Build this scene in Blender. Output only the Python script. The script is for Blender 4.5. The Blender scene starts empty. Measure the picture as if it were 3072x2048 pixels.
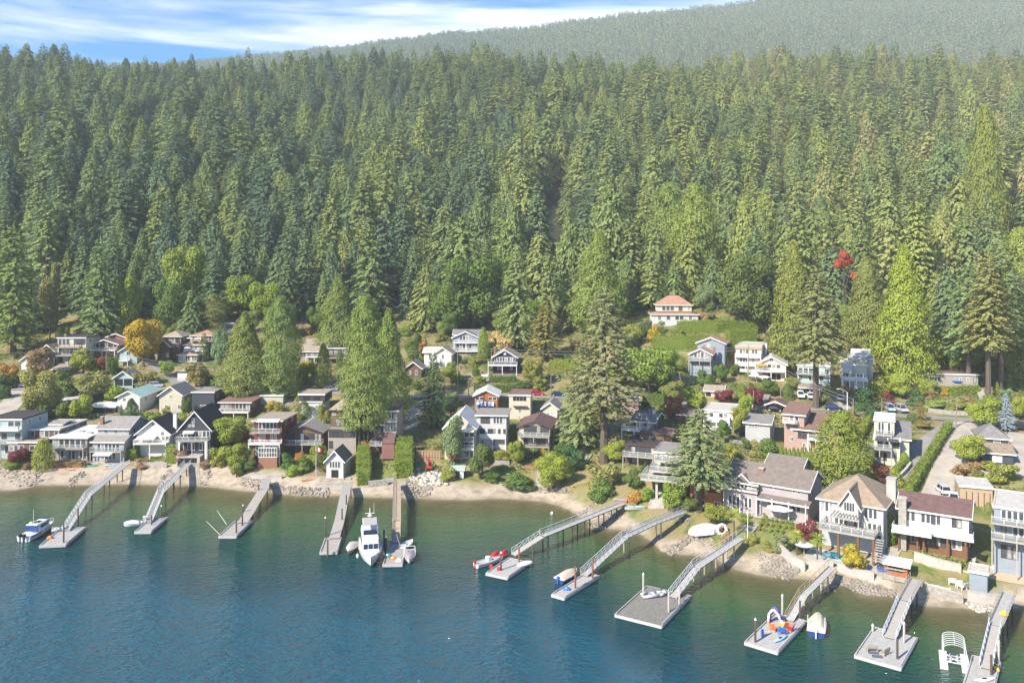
import bpy, math, random
import numpy as np
from mathutils import Vector, Matrix

random.seed(7)
RNG = np.random.default_rng(7)
SC = bpy.context.scene
COL = SC.collection
R = math.radians

# ------------------------------------------------------------------ camera
F, CX, HY, CH = 2400.0, 1536.0, 800.0, 55.0      # focal length (photo px), centre, horizon row, camera height
cam_d = bpy.data.cameras.new('camera')
cam = bpy.data.objects.new('camera', cam_d)
COL.objects.link(cam)
cam.location = (0, 0, CH)
cam.rotation_euler = (R(90), 0, 0)
cam_d.sensor_width = 36.0
cam_d.lens = 36.0 * F / 3072.0
cam_d.shift_y = -(1024 - HY) / 3072.0
cam_d.clip_start = 0.5
cam_d.clip_end = 20000
SC.camera = cam

# ------------------------------------------------------------------ sky and sun
SUN_EL = R(38)
SUN_XY = Vector((-0.74, -0.67)).normalized()
W = bpy.data.worlds.new('World')
SC.world = W
W.use_nodes = True
nt = W.node_tree
for n in list(nt.nodes):
    nt.nodes.remove(n)
out = nt.nodes.new('ShaderNodeOutputWorld')
bg = nt.nodes.new('ShaderNodeBackground')
sky = nt.nodes.new('ShaderNodeTexSky')
sky.sky_type = 'NISHITA'
sky.sun_disc = False
sky.sun_elevation = SUN_EL
sky.sun_rotation = math.atan2(SUN_XY.x, SUN_XY.y)
sky.air_density = 1.0
sky.dust_density = 1.0
sky.ozone_density = 3.0
bg.inputs['Strength'].default_value = 0.115
tc = nt.nodes.new('ShaderNodeTexCoord')
sep = nt.nodes.new('ShaderNodeSeparateXYZ')
nt.links.new(tc.outputs['Generated'], sep.inputs[0])
mp = nt.nodes.new('ShaderNodeMapping')
mp.inputs['Rotation'].default_value = (0.0, R(12), 0.0)
mp.inputs['Scale'].default_value = (2.6, 2.6, 22.0)
mp.inputs['Location'].default_value = (0.35, 0.0, 0.2)
nt.links.new(tc.outputs['Generated'], mp.inputs[0])
nz = nt.nodes.new('ShaderNodeTexNoise')
nz.inputs['Scale'].default_value = 1.0
nz.inputs['Detail'].default_value = 7
nz.inputs['Roughness'].default_value = 0.55
nz.inputs['Distortion'].default_value = 0.4
nt.links.new(mp.outputs[0], nz.inputs['Vector'])
low = nt.nodes.new('ShaderNodeMapRange')                # thin cloud gets thicker towards the horizon
low.inputs['From Min'].default_value = 0.385
low.inputs['From Max'].default_value = 0.305
low.inputs['To Min'].default_value = -0.22
low.inputs['To Max'].default_value = 0.09
nt.links.new(sep.outputs['Z'], low.inputs['Value'])
add = nt.nodes.new('ShaderNodeMath')
add.operation = 'ADD'
nt.links.new(nz.outputs[0], add.inputs[0])
nt.links.new(low.outputs[0], add.inputs[1])
ramp = nt.nodes.new('ShaderNodeMapRange')
ramp.interpolation_type = 'SMOOTHSTEP'
ramp.inputs['From Min'].default_value = 0.47
ramp.inputs['From Max'].default_value = 0.80
nt.links.new(add.outputs[0], ramp.inputs['Value'])
mix = nt.nodes.new('ShaderNodeMix')
mix.data_type = 'RGBA'
hs = nt.nodes.new('ShaderNodeHueSaturation')
hs.inputs['Saturation'].default_value = 1.75
nt.links.new(sky.outputs[0], hs.inputs['Color'])
nt.links.new(ramp.outputs[0], mix.inputs[0])
nt.links.new(hs.outputs[0], mix.inputs[6])
mix.inputs[7].default_value = (6.2, 6.5, 7.0, 1)
nt.links.new(mix.outputs[2], bg.inputs[0])
nt.links.new(bg.outputs[0], out.inputs[0])

sun_d = bpy.data.lights.new('sun', 'SUN')
sun_d.energy = 5.0
sun_d.angle = R(0.53)
sun_d.color = (1.0, 0.915, 0.77)
sun = bpy.data.objects.new('sun', sun_d)
COL.objects.link(sun)
to_sun = Vector((SUN_XY.x * math.cos(SUN_EL), SUN_XY.y * math.cos(SUN_EL), math.sin(SUN_EL)))
sun.rotation_euler = to_sun.to_track_quat('Z', 'Y').to_euler()
sun.location = (-200, -100, 300)

SC.view_settings.view_transform = 'Standard'
SC.view_settings.look = 'None'
SC.view_settings.exposure = 1.0
SC.view_settings.gamma = 1.0
SC.view_settings.use_curve_mapping = False
SC.cycles.max_bounces = 6
SC.cycles.diffuse_bounces = 2
SC.cycles.glossy_bounces = 3
SC.cycles.transmission_bounces = 3
SC.cycles.transparent_max_bounces = 6
SC.cycles.volume_bounces = 0
SC.cycles.use_denoising = True

# ------------------------------------------------------------------ materials
MATS = {}
def N(t, kind, **kw):
    n = t.nodes.new(kind)
    for k, v in kw.items():
        if k in n.inputs:
            n.inputs[k].default_value = v
        else:
            setattr(n, k, v)
    return n

def mat(name, col, rough=0.7, metal=0.0, var=0.12, scale=2.0, bump=0.0, bscale=8.0, spec=0.3, stretch=None, col2=None, courses=0.0, cdir=2, alpha=1.0):
    """plain surface with colour grain, optional second colour in patches, optional courses (siding, shingles) in relief"""
    if name in MATS:
        return MATS[name]
    m = bpy.data.materials.new(name)
    m.use_nodes = True
    t = m.node_tree
    b = t.nodes['Principled BSDF']
    b.inputs['Roughness'].default_value = rough
    b.inputs['Metallic'].default_value = metal
    b.inputs['Specular IOR Level'].default_value = spec
    c1 = (*col, 1)
    k2 = col2 if col2 else tuple(max(0, c * (1 - var * 2)) for c in col)
    tcn = N(t, 'ShaderNodeTexCoord')
    mpn = N(t, 'ShaderNodeMapping')
    if stretch:
        mpn.inputs['Scale'].default_value = stretch
    t.links.new(tcn.outputs['Object'], mpn.inputs[0])
    nz = N(t, 'ShaderNodeTexNoise', Scale=scale, Detail=5.0, Roughness=0.62)
    t.links.new(mpn.outputs[0], nz.inputs['Vector'])
    mr = N(t, 'ShaderNodeMapRange')
    mr.inputs['From Min'].default_value = 0.32
    mr.inputs['From Max'].default_value = 0.68
    t.links.new(nz.outputs[0], mr.inputs['Value'])
    mx = N(t, 'ShaderNodeMix', data_type='RGBA')
    mx.inputs[6].default_value = c1
    mx.inputs[7].default_value = (*k2, 1)
    t.links.new(mr.outputs[0], mx.inputs[0])
    t.links.new(mx.outputs[2], b.inputs['Base Color'])
    last = None
    if bump:
        nb = N(t, 'ShaderNodeTexNoise', Scale=bscale, Detail=4.0)
        t.links.new(mpn.outputs[0], nb.inputs['Vector'])
        bn = N(t, 'ShaderNodeBump', Strength=bump, Distance=0.05)
        t.links.new(nb.outputs[0], bn.inputs['Height'])
        last = bn
    if courses:
        wv = N(t, 'ShaderNodeTexWave', wave_type='BANDS', wave_profile='SAW', bands_direction='XYZ'[cdir])
        wv.inputs['Scale'].default_value = 0.314 / courses
        t.links.new(tcn.outputs['Object'], wv.inputs['Vector'])
        bn = N(t, 'ShaderNodeBump', Strength=0.6, Distance=0.05)
        t.links.new(wv.outputs[0], bn.inputs['Height'])
        if last:
            t.links.new(last.outputs[0], bn.inputs['Normal'])
        last = bn
    if last:
        t.links.new(last.outputs[0], b.inputs['Normal'])
    MATS[name] = m
    return m

# ------------------------------------------------------------------ mesh builder
class MB:
    def __init__(self):
        self.v, self.f = [], []
    def add(self, vs, fs):
        o = len(self.v)
        self.v.extend([tuple(p) for p in vs])
        self.f.extend([tuple(i + o for i in q) for q in fs])
        return self
    def box(self, x0, x1, y0, y1, z0, z1):
        return self.add([(x0, y0, z0), (x1, y0, z0), (x1, y1, z0), (x0, y1, z0), (x0, y0, z1), (x1, y0, z1), (x1, y1, z1), (x0, y1, z1)],
                        [(0, 3, 2, 1), (4, 5, 6, 7), (0, 1, 5, 4), (1, 2, 6, 5), (2, 3, 7, 6), (3, 0, 4, 7)])
    def prism(self, pts, d, cap=True):
        """closed polygon pts swept by vector d"""
        n = len(pts)
        a = [Vector(p) for p in pts]
        b = [p + Vector(d) for p in a]
        fs = [(i, (i + 1) % n, n + (i + 1) % n, n + i) for i in range(n)]
        if cap:
            fs += [tuple(range(n))[::-1], tuple(range(n, 2 * n))]
        return self.add(a + b, fs)
    def slab(self, q, t):
        """quad (or polygon) q thickened downwards along its normal by t"""
        a = [Vector(p) for p in q]
        nrm = (a[1] - a[0]).cross(a[2] - a[0]).normalized()
        if nrm.z < 0:
            nrm = -nrm
        return self.prism(a, -nrm * t)
    def tube(self, p, q, r, r2=None, n=6):
        p, q = Vector(p), Vector(q)
        r2 = r if r2 is None else r2
        d = (q - p).normalized()
        u = d.orthogonal().normalized()
        w = d.cross(u)
        vs = []
        for c, rr in ((p, r), (q, r2)):
            for i in range(n):
                a = 2 * math.pi * i / n
                vs.append(c + (u * math.cos(a) + w * math.sin(a)) * rr)
        fs = [(i, (i + 1) % n, n + (i + 1) % n, n + i) for i in range(n)] + [tuple(range(n))[::-1], tuple(range(n, 2 * n))]
        return self.add(vs, fs)
    def path(self, pts, r, n=6):
        for a, b in zip(pts, pts[1:]):
            self.tube(a, b, r, n=n)
        return self
    def loft(self, rings, closed=True, cap=True):
        n = len(rings[0])
        vs = [p for rg in rings for p in rg]
        fs = []
        for k in range(len(rings) - 1):
            for i in range(n if closed else n - 1):
                j = (i + 1) % n
                fs.append((k * n + i, k * n + j, (k + 1) * n + j, (k + 1) * n + i))
        if cap:
            fs.append(tuple(range(n))[::-1])
            fs.append(tuple(range((len(rings) - 1) * n, len(rings) * n)))
        return self.add(vs, fs)
    def dome(self, c, rx, ry, rz, nu=10, nv=5, z0=0.0):
        rings = []
        for k in range(nv + 1):
            a = (z0 + (1 - z0) * k / nv) * math.pi / 2
            rr = max(math.cos(a), 0.02)
            rings.append([(c[0] + rx * rr * math.cos(2 * math.pi * i / nu), c[1] + ry * rr * math.sin(2 * math.pi * i / nu), c[2] + rz * math.sin(a)) for i in range(nu)])
        return self.loft(rings)
    def mesh(self, name, m, smooth=False):
        me = bpy.data.meshes.new(name)
        me.from_pydata(self.v, [], self.f)
        me.materials.append(m)
        if smooth:
            me.polygons.foreach_set('use_smooth', [True] * len(me.polygons))
        me.update()
        return me
    def build(self, name, m, parent=None, smooth=False, kind=None):
        return link(name, self.mesh(name, m, smooth), parent, kind)

def link(name, me, parent=None, kind=None):
    o = bpy.data.objects.new(name, me)
    COL.objects.link(o)
    if parent is not None:
        o.parent = parent
    if kind:
        o['kind'] = kind
    return o

def thing(name, label, cat, loc=(0, 0, 0), rz=0.0, group=None):
    o = bpy.data.objects.new(name, None)
    o.empty_display_size = 0.5
    COL.objects.link(o)
    o.location = loc
    o.rotation_euler = (0, 0, rz)
    return tag(o, label, cat, group)

def tag(o, label, cat, group=None):
    o['label'] = label
    o['category'] = cat
    if group:
        o['group'] = group
    return o

def np_mesh(name, V, Fq, m, smooth=False):
    me = bpy.data.meshes.new(name)
    V = np.asarray(V, dtype=np.float32)
    Fq = np.asarray(Fq, dtype=np.int32)
    n, k = Fq.shape
    me.vertices.add(len(V))
    me.vertices.foreach_set('co', V.ravel())
    me.loops.add(n * k)
    me.loops.foreach_set('vertex_index', Fq.ravel())
    me.polygons.add(n)
    me.polygons.foreach_set('loop_start', np.arange(0, n * k, k, dtype=np.int32))
    me.polygons.foreach_set('loop_total', np.full(n, k, dtype=np.int32))
    if smooth:
        me.polygons.foreach_set('use_smooth', np.ones(n, dtype=bool))
    me.materials.append(m)
    me.update(calc_edges=True)
    return me

def pick(px, py, z):
    """point of the level z that the photograph shows at px, py"""
    Y = F * (CH - z) / (py - HY)
    return Vector(((px - CX) / F * Y, Y, z))
def at(px, py, Y):
    return Vector(((px - CX) / F * Y, Y, CH - (py - HY) * Y / F))
def zrow(py, Y):
    return CH - (py - HY) * Y / F

# ------------------------------------------------------------------ terrain
SHORE_PX = [(-900, 1462), (0, 1470), (54, 1470), (114, 1455), (220, 1455), (408, 1452), (626, 1459), (726, 1471), (820, 1478), (899, 1487), (1009, 1486),
            (1072, 1490), (1198, 1492), (1300, 1496), (1400, 1500), (1494, 1494), (1620, 1502), (1683, 1516), (1734, 1546), (1800, 1582),
            (1897, 1592), (1950, 1618), (1985, 1655), (2076, 1666), (2140, 1669), (2200, 1707), (2282, 1725), (2422, 1735), (2534, 1752),
            (2600, 1788), (2682, 1786), (2756, 1817), (2886, 1822), (2990, 1836), (3072, 1816), (3500, 1812), (4200, 1830)]
_sp = sorted([(p.x, p.y) for p in (pick(x, y, 0) for x, y in SHORE_PX)])
SHX = np.array([p[0] for p in _sp]); SHY = np.array([p[1] for p in _sp])
def shore(X):
    return np.interp(X, SHX, SHY)
CTRL_PX = [(0, 1378, 215), (200, 1380, 215), (420, 1380, 216), (700, 1375, 214), (900, 1365, 213), (0, 1250, 240), (440, 1237, 245), (50, 1160, 266), (440, 1158, 265),
           (0, 1100, 285), (210, 1088, 290), (200, 1045, 308), (620, 1086, 288), (660, 996, 312), (930, 1081, 290), (800, 1190, 255), (950, 1165, 262), (1190, 1250, 232),
           (1250, 1400, 203), (1400, 1458, 195), (1100, 1450, 196), (800, 1440, 200), (600, 1425, 204), (1470, 1345, 213), (1600, 1345, 212), (1560, 1252, 236), (1600, 1182, 254),
           (1510, 1119, 270), (1390, 1056, 293), (1310, 1099, 279), (1390, 1020, 310), (1700, 1450, 192), (1810, 1385, 203), (2800, 1645, 147), (2825, 1470, 172), (2850, 1250, 218),
           (2860, 1155, 245), (2860, 1110, 258), (2026, 977, 285), (1960, 990, 285), (2060, 950, 300), (2110, 1132, 252), (2260, 1112, 256), (2420, 1185, 232), (2500, 1237, 218), (2250, 1318, 205),
           (2300, 1530, 168), (2400, 1351, 196), (2580, 1650, 147), (2560, 1167, 244), (2660, 1394, 184), (2960, 1380, 182), (2920, 1505, 163),
           (2000, 1475, 178), (1935, 1400, 190), (1900, 1313, 208), (1890, 1249, 226), (2150, 1305, 203), (3030, 1700, 140), (2450, 1640, 149), (2350, 1610, 154),
           (2200, 1215, 226), (1985, 1190, 240), (2700, 1240, 222), (640, 1170, 262), (1300, 1190, 252), (1750, 1185, 252), (1720, 1080, 280), (1700, 1010, 305),
           (2180, 1590, 160), (2900, 1720, 139), (2200, 940, 285), (2400, 1050, 275), (2650, 1050, 268)]
CTRL = [(v.x, v.y, v.z) for v in (at(*c) for c in CTRL_PX)]
for x, y in list(zip(SHX, SHY)):
    CTRL.append((x, y, 0.0))
CTRL += [(-300, 215, 2), (-300, 310, 25), (200, 150, 5), (230, 245, 26), (260, 200, 18)]
for X in range(-900, 901, 150):
    e = 310 if X < 0 else max(230, 310 - X * 0.38)
    for Yh, zz in ((420, 68), (560, 122), (750, 198), (940, 262), (1080, 255), (1250, 190)):
        if Yh - e > 100:
            CTRL.append((X, Yh, zz + 9 * math.sin(X * 0.013 + Yh * 0.01)))
C = np.array(CTRL)
S0 = 100.0
def _U(r2):
    return 0.5 * r2 * np.log(r2 + 1e-12)
def _tps(Cp, lam):
    P = Cp[:, :2] / S0
    n = len(P)
    d2 = ((P[:, None] - P[None]) ** 2).sum(-1)
    A = np.zeros((n + 3, n + 3))
    A[:n, :n] = _U(d2) + lam * np.eye(n)
    A[:n, n] = 1; A[:n, n + 1:] = P
    A[n, :n] = 1; A[n + 1:, :n] = P.T
    b = np.zeros(n + 3); b[:n] = Cp[:, 2]
    return P, np.linalg.solve(A, b)
TP, TW = _tps(C, 0.002)
def tps(X, Y):
    X = np.atleast_1d(np.asarray(X, float)); Y = np.atleast_1d(np.asarray(Y, float))
    o = np.empty(X.size)
    Q = np.stack([X.ravel(), Y.ravel()], 1) / S0
    n = len(TP)
    for i in range(0, len(Q), 20000):
        q = Q[i:i + 20000]
        d2 = ((q[:, None] - TP[None]) ** 2).sum(-1)
        o[i:i + 20000] = _U(d2) @ TW[:n] + TW[n] + q @ TW[n + 1:]
    return o.reshape(X.shape)
def terr(X, Y):
    X = np.atleast_1d(np.asarray(X, float)); Y = np.atleast_1d(np.asarray(Y, float))
    s = Y - shore(X)
    z = tps(X, Y)
    land = np.maximum(z, np.minimum(s * 0.075, 1.3))
    land = np.where(s < 16, np.minimum(land, 0.02 + s * 0.26), land)
    sea = np.maximum(0.085 * s, -2.6 + (s + 30) * 0.02) - 0.0
    sea = np.maximum(sea, -9)
    return np.where(s > 0, land, sea)
# fine grid
GX0, GX1, GY0, GY1, GS = -250.0, 250.0, 70.0, 346.0, 1.5
gx = np.arange(GX0, GX1 + .1, GS); gy = np.arange(GY0, GY1 + .1, GS)
MX, MY = np.meshgrid(gx, gy)
GZ = terr(MX, MY)
def ground_near(x, y):
    fx = min(max((x - GX0) / GS, 0), len(gx) - 1.001); fy = min(max((y - GY0) / GS, 0), len(gy) - 1.001)
    i, j = int(fx), int(fy); a, b = fx - i, fy - j
    return float((GZ[j, i] * (1 - a) + GZ[j, i + 1] * a) * (1 - b) + (GZ[j + 1, i] * (1 - a) + GZ[j + 1, i + 1] * a) * b)
def hit(px, py):
    """where the line of sight through px, py of the photograph meets the ground"""
    k, t = (px - CX) / F, (py - HY) / F
    Y = 95.0
    prev = Y
    def ground(x, y, g=ground_near):
        return g(x, y) if y < 344 else float(tps(x, y)[0])
    while Y < 700:
        if CH - t * Y <= ground(k * Y, Y):
            lo, hi = prev, Y
            for _ in range(12):
                m = (lo + hi) / 2
                if CH - t * m <= ground(k * m, m): hi = m
                else: lo = m
            Y = hi
            break
        prev = Y
        Y += 0.8
    return Vector((k * Y, Y, ground(k * Y, Y)))
ground = ground_near
PADMASK = np.zeros_like(GZ)
def pad_rect(o, rz, w, d, z, fall=2.5, m=0.7):
    """level the ground under a footprint"""
    c, s = math.cos(rz), math.sin(rz)
    lx = (MX - o[0]) * c + (MY - o[1]) * s
    ly = -(MX - o[0]) * s + (MY - o[1]) * c
    dx = np.maximum(np.maximum(-m - lx, lx - w - m), 0); dy = np.maximum(np.maximum(-m - ly, ly - d - m), 0)
    k = np.clip(1 - np.hypot(dx, dy) / fall, 0, 1)
    k = k * k * (3 - 2 * k)
    GZ[:] = GZ * (1 - k) + z * k
    PADMASK[:] = np.maximum(PADMASK, k)
def pad_path(pts, w, fall=2.5):
    best = np.full(GZ.shape, 1e9); zz = np.zeros(GZ.shape)
    for p in pts:
        d = np.hypot(MX - p[0], MY - p[1])
        q = d < best
        best[q] = d[q]; zz[q] = p[2]
    k = np.clip(1 - (best - w / 2 - 0.8) / fall, 0, 1)
    k = k * k * (3 - 2 * k)
    GZ[:] = GZ * (1 - k) + zz * k
    PADMASK[:] = np.maximum(PADMASK, k)
# ------------------------------------------------------------------ houses: where they stand
WALL = dict(teal=(.36, .47, .48), brown=(.15, .095, .07), white=(.68, .665, .63), grey=(.40, .405, .41), cream=(.58, .52, .42), char=(.055, .062, .08), navy=(.025, .03, .085),
            red=(.16, .04, .04), beige=(.52, .44, .34), tan=(.42, .31, .20), pink=(.38, .265, .225), mauve=(.36, .32, .34), orange=(.37, .135, .055), wood=(.17, .085, .045),
            slate=(.25, .29, .34), sage=(.47, .48, .40), pale=(.52, .52, .51), stone=(.36, .32, .28), rose=(.24, .12, .105), taupe=(.33, .29, .26))
ROOF = dict(dark=(.05, .047, .05), grey=(.20, .19, .19), brown=(.16, .095, .075), tan=(.34, .28, .22), orange=(.37, .215, .145), white=(.66, .655, .64), mint=(.40, .56, .50),
            plum=(.145, .085, .08), taupe=(.19, .16, .14), shake=(.29, .225, .165), mid=(.27, .25, .235), pale=(.50, .47, .43), rust=(.21, .125, .10))
def wall_mat(k):
    return mat('siding ' + k, WALL[k], rough=.8, var=.07, scale=.7, courses=.24, bump=.15, bscale=5)
def roof_mat(k):
    flat = k in ('white', 'pale', 'mint')
    return mat('roofing ' + k, ROOF[k], rough=.85, var=.16, scale=1.1, courses=0 if flat else .32, bump=.35, bscale=6)
M_TRIM = mat('white trim', (.70, .69, .665), rough=.5, var=.05)
M_GLASS = mat('window glass', (.035, .045, .055), rough=.06, var=.2, scale=.35, spec=.7, col2=(.075, .085, .10))
M_CURT = mat('curtained glass', (.42, .41, .38), rough=.15, var=.2, scale=.8, spec=.6, col2=(.10, .11, .12))
M_DARKW = mat('dark stained wood', (.07, .05, .04), rough=.7, var=.15)
M_GREYW = mat('weathered grey wood', (.36, .335, .305), rough=.85, var=.14, scale=1.2, bump=.3, stretch=(1, 6, 1))
M_BRICK = mat('brick', (.28, .13, .09), rough=.9, var=.2, scale=3, bump=.4, col2=(.20, .10, .08))
M_STONE = mat('stone', (.36, .335, .30), rough=.9, var=.22, scale=1.6, bump=.6, bscale=3, col2=(.20, .185, .165))
M_CONC = mat('concrete', (.42, .40, .37), rough=.9, var=.12, scale=.6, bump=.25)
M_ASPH = mat('asphalt', (.155, .15, .145), rough=.92, var=.12, scale=.35, bump=.2, bscale=14)
M_ALU = mat('painted aluminium', (.62, .63, .65), rough=.45, metal=.2, var=.05)
M_BLACK = mat('black rubber', (.015, .015, .017), rough=.6, var=.1)
def plain(name, col, rough=.5, **k):
    return mat(name, col, rough=rough, var=k.pop('var', .05), **k)
def glass_panel():
    if 'clear panel' in MATS:
        return MATS['clear panel']
    m = bpy.data.materials.new('clear panel'); m.use_nodes = True
    b = m.node_tree.nodes['Principled BSDF']
    b.inputs['Base Color'].default_value = (.22, .27, .28, 1); b.inputs['Roughness'].default_value = .05; b.inputs['Alpha'].default_value = .25
    MATS['clear panel'] = m
    return m

HOUSES = []
def house(name, label, px, rot, vols, dk=(), ch=(), trim=M_TRIM, ex=None, group=None, cat='house', sw=True, lift=0.0):
    x0, yb, x1 = px
    P = hit(x0, yb)
    r = R(rot)
    k = (x1 - CX) / F
    w = (k * P.y - P.x) / (math.cos(r) - k * math.sin(r))
    HOUSES.append(dict(name=name, label=label, P=P, r=r, w=w, yb=yb, vols=vols, dk=dk, ch=ch, trim=trim, ex=ex, group=group, cat=cat, sw=sw))
    dmax = max(v[3] for v in vols)
    return P, r, w, dmax

def wall_roof(root, x0, x1, y0, y1, z0, ze, zr, roof, wm, rm, trim, ov=.5):
    """one block of a house: wall body, roof and fascia, as parts of root"""
    b = MB(); q = MB(); t = MB()
    th = .22
    xm, ym = (x0 + x1) / 2, (y0 + y1) / 2
    if roof == 'gf':
        b.prism([(x0, y0, z0), (x1, y0, z0), (x1, y0, ze), (xm, y0, zr - .05), (x0, y0, ze)], (0, y1 - y0, 0))
        sl = (zr - ze) / (xm - x0)
        for s, xe in ((-1, x0), (1, x1)):
            xo = xe + s * ov
            zo = ze - sl * ov
            q.slab([(xo, y0 - ov, zo + th), (xm, y0 - ov, zr + th), (xm, y1 + ov, zr + th), (xo, y1 + ov, zo + th)], th)
            t.prism([(xo, y0 - ov - .09, zo - .1), (xm, y0 - ov - .09, zr - .12), (xm, y0 - ov - .09, zr + th + .04), (xo, y0 - ov - .09, zo + th + .04)], (0, .085, 0))
            t.box(min(xo, xo + s * .09), max(xo, xo + s * .09), y0 - ov, y1 + ov, zo - .06, zo + th - .02)
    elif roof == 'gs':
        b.prism([(x0, y0, z0), (x0, y0, ze), (x0, ym, zr - .05), (x0, y1, ze), (x0, y1, z0)], (x1 - x0, 0, 0))
        sl = (zr - ze) / (ym - y0)
        for s, ye in ((-1, y0), (1, y1)):
            yo = ye + s * ov; zo = ze - sl * ov
            q.slab([(x0 - ov, yo, zo + th), (x1 + ov, yo, zo + th), (x1 + ov, ym, zr + th), (x0 - ov, ym, zr + th)], th)
            t.box(x0 - ov, x1 + ov, min(yo, yo + s * .09), max(yo, yo + s * .09), zo - .08, zo + th - .02)
            for sx, xe in ((-1, x0 - ov), (1, x1 + ov)):
                t.prism([(xe, yo, zo - .1), (xe, ym, zr - .12), (xe, ym, zr + th + .04), (xe, yo, zo + th + .04)], (sx * .085, 0, 0))
    elif roof == 'hip':
        b.box(x0, x1, y0, y1, z0, ze)
        hx = min((x1 - x0) / 2 - .05, (y1 - y0) / 2)
        hy = min((y1 - y0) / 2, (x1 - x0) / 2 - .05)
        a = [(x0 - ov, y0 - ov, ze), (x1 + ov, y0 - ov, ze), (x1 + ov, y1 + ov, ze), (x0 - ov, y1 + ov, ze)]
        if x1 - x0 >= y1 - y0:
            c = [(x0 + hx, ym, zr), (x1 - hx, ym, zr)]
            fs = [(0, 1, 5, 4), (2, 3, 4, 5), (1, 2, 5), (3, 0, 4), (3, 2, 1, 0)]
        else:
            c = [(xm, y0 + hy, zr), (xm, y1 - hy, zr)]
            fs = [(0, 1, 4), (1, 2, 5, 4), (2, 3, 5), (3, 0, 4, 5), (3, 2, 1, 0)]
        q.add(a + c, fs)
        t.box(x0 - ov, x1 + ov, y0 - ov - .09, y0 - ov - .01, ze - .18, ze + .05)
        t.box(x1 + ov + .01, x1 + ov + .09, y0 - ov, y1 + ov, ze - .18, ze + .05)
        t.box(x0 - ov - .09, x0 - ov - .01, y0 - ov, y1 + ov, ze - .18, ze + .05)
    elif roof in ('shed', 'shedr'):
        # zr is the back height (shed) or the right-hand height (shedr)
        if roof == 'shed':
            b.prism([(x0, y0, z0), (x0, y0, ze), (x0, y1, zr), (x0, y1, z0)], (x1 - x0, 0, 0))
            q.slab([(x0 - ov, y0 - ov, ze + th), (x1 + ov, y0 - ov, ze + th), (x1 + ov, y1 + ov, zr + th), (x0 - ov, y1 + ov, zr + th)], th)
        else:
            b.prism([(x0, y0, z0), (x1, y0, z0), (x1, y0, zr), (x0, y0, ze)], (0, y1 - y0, 0))
            q.slab([(x0 - ov, y0 - ov, ze + th), (x1 + ov, y0 - ov, zr + th), (x1 + ov, y1 + ov, zr + th), (x0 - ov, y1 + ov, ze + th)], th)
        t.box(x0 - ov, x1 + ov, y0 - ov - .09, y0 - ov - .01, min(ze, zr if roof == 'shedr' else ze) - .1, ze + th - .03)
    else:
        b.box(x0, x1, y0, y1, z0, ze - .02)
        q.box(x0 - ov, x1 + ov, y0 - ov, y1 + ov, ze, ze + .24)
        q.box(x0 - ov + .05, x1 + ov - .05, y1 + ov - .3, y1 + ov - .05, ze + .24, ze + .42)
        q.box(x1 + ov - .3, x1 + ov - .05, y0 - ov + .05, y1 + ov - .3, ze + .24, ze + .36)
        q.box(x0 - ov + .05, x0 - ov + .3, y0 - ov + .05, y1 + ov - .3, ze + .24, ze + .36)
        t.box(x0 - ov, x1 + ov, y0 - ov - .09, y0 - ov - .005, ze - .08, ze + .3)
    if wm:
        b.build('wall', wm, root)
    q.build('roof', rm, root)
    if t.v:
        t.build('fascia', trim, root)

def window(root, xa, xb, za, zb, y, trim, mull=1, cur=False, name='window', side=0, bars=True):
    """framed window on the facade plane y (side=0) or on the side wall x=y (side=1)"""
    f = MB(); g = MB()
    fw = min(.09, (xb - xa) * .12)
    def bx(mb, a, b2, d0, d1, c, d):
        if side == 0: mb.box(a, b2, y + d0, y + d1, c, d)
        else: mb.box(y - d1 * side, y - d0 * side, a, b2, c, d) if side > 0 else mb.box(y + d0, y + d1, a, b2, c, d)
    bx(f, xa, xb, -.07, .03, zb - fw, zb); bx(f, xa, xb, -.09, .03, za, za + fw)
    bx(f, xa, xa + fw, -.07, .03, za + fw, zb - fw); bx(f, xb - fw, xb, -.07, .03, za + fw, zb - fw)
    for i in range(1, mull):
        xm = xa + (xb - xa) * i / mull
        bx(f, xm - fw * .35, xm + fw * .35, -.06, .03, za + fw, zb - fw)
    bx(g, xa + fw, xb - fw, -.025, .015, za + fw, zb - fw)
    o = f.build(name, trim, root)
    g.build('pane', M_CURT if cur else M_GLASS, o)
    return o

def railing(root, pts, h, kind, name='railing'):
    """balustrade along pts (local), kind g glass, w white, d dark, s solid"""
    m = {'g': M_ALU, 'w': M_TRIM, 'd': M_DARKW, 's': M_TRIM}[kind]
    b = MB(); g = MB()
    for p, q in zip(pts, pts[1:]):
        p, q = Vector(p), Vector(q)
        L = (q - p).length
        n = max(1, round(L / 1.8))
        for i in range(n + 1):
            c = p.lerp(q, i / n)
            b.box(c.x - .04, c.x + .04, c.y - .04, c.y + .04, c.z, c.z + h)
        b.tube(p + Vector((0, 0, h)), q + Vector((0, 0, h)), .05, n=4)
        d = (q - p).normalized(); s = Vector((-d.y, d.x, 0)) * .02
        if kind in 'wd':
            b.tube(p + Vector((0, 0, .15)), q + Vector((0, 0, .15)), .03, n=4)
            k = max(2, int(L / .28))
            for i in range(k):
                c = p.lerp(q, (i + .5) / k)
                b.box(c.x - .02, c.x + .02, c.y - .02, c.y + .02, c.z + .15, c.z + h)
        else:
            g.prism([p + s + Vector((0, 0, .08)), q + s + Vector((0, 0, .08)), q + s + Vector((0, 0, h - .08)), p + s + Vector((0, 0, h - .08))], -s * 2)
    o = b.build(name, m, root)
    if g.v:
        g.build('panel', M_TRIM if kind == 's' else glass_panel(), o)
    return o

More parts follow.
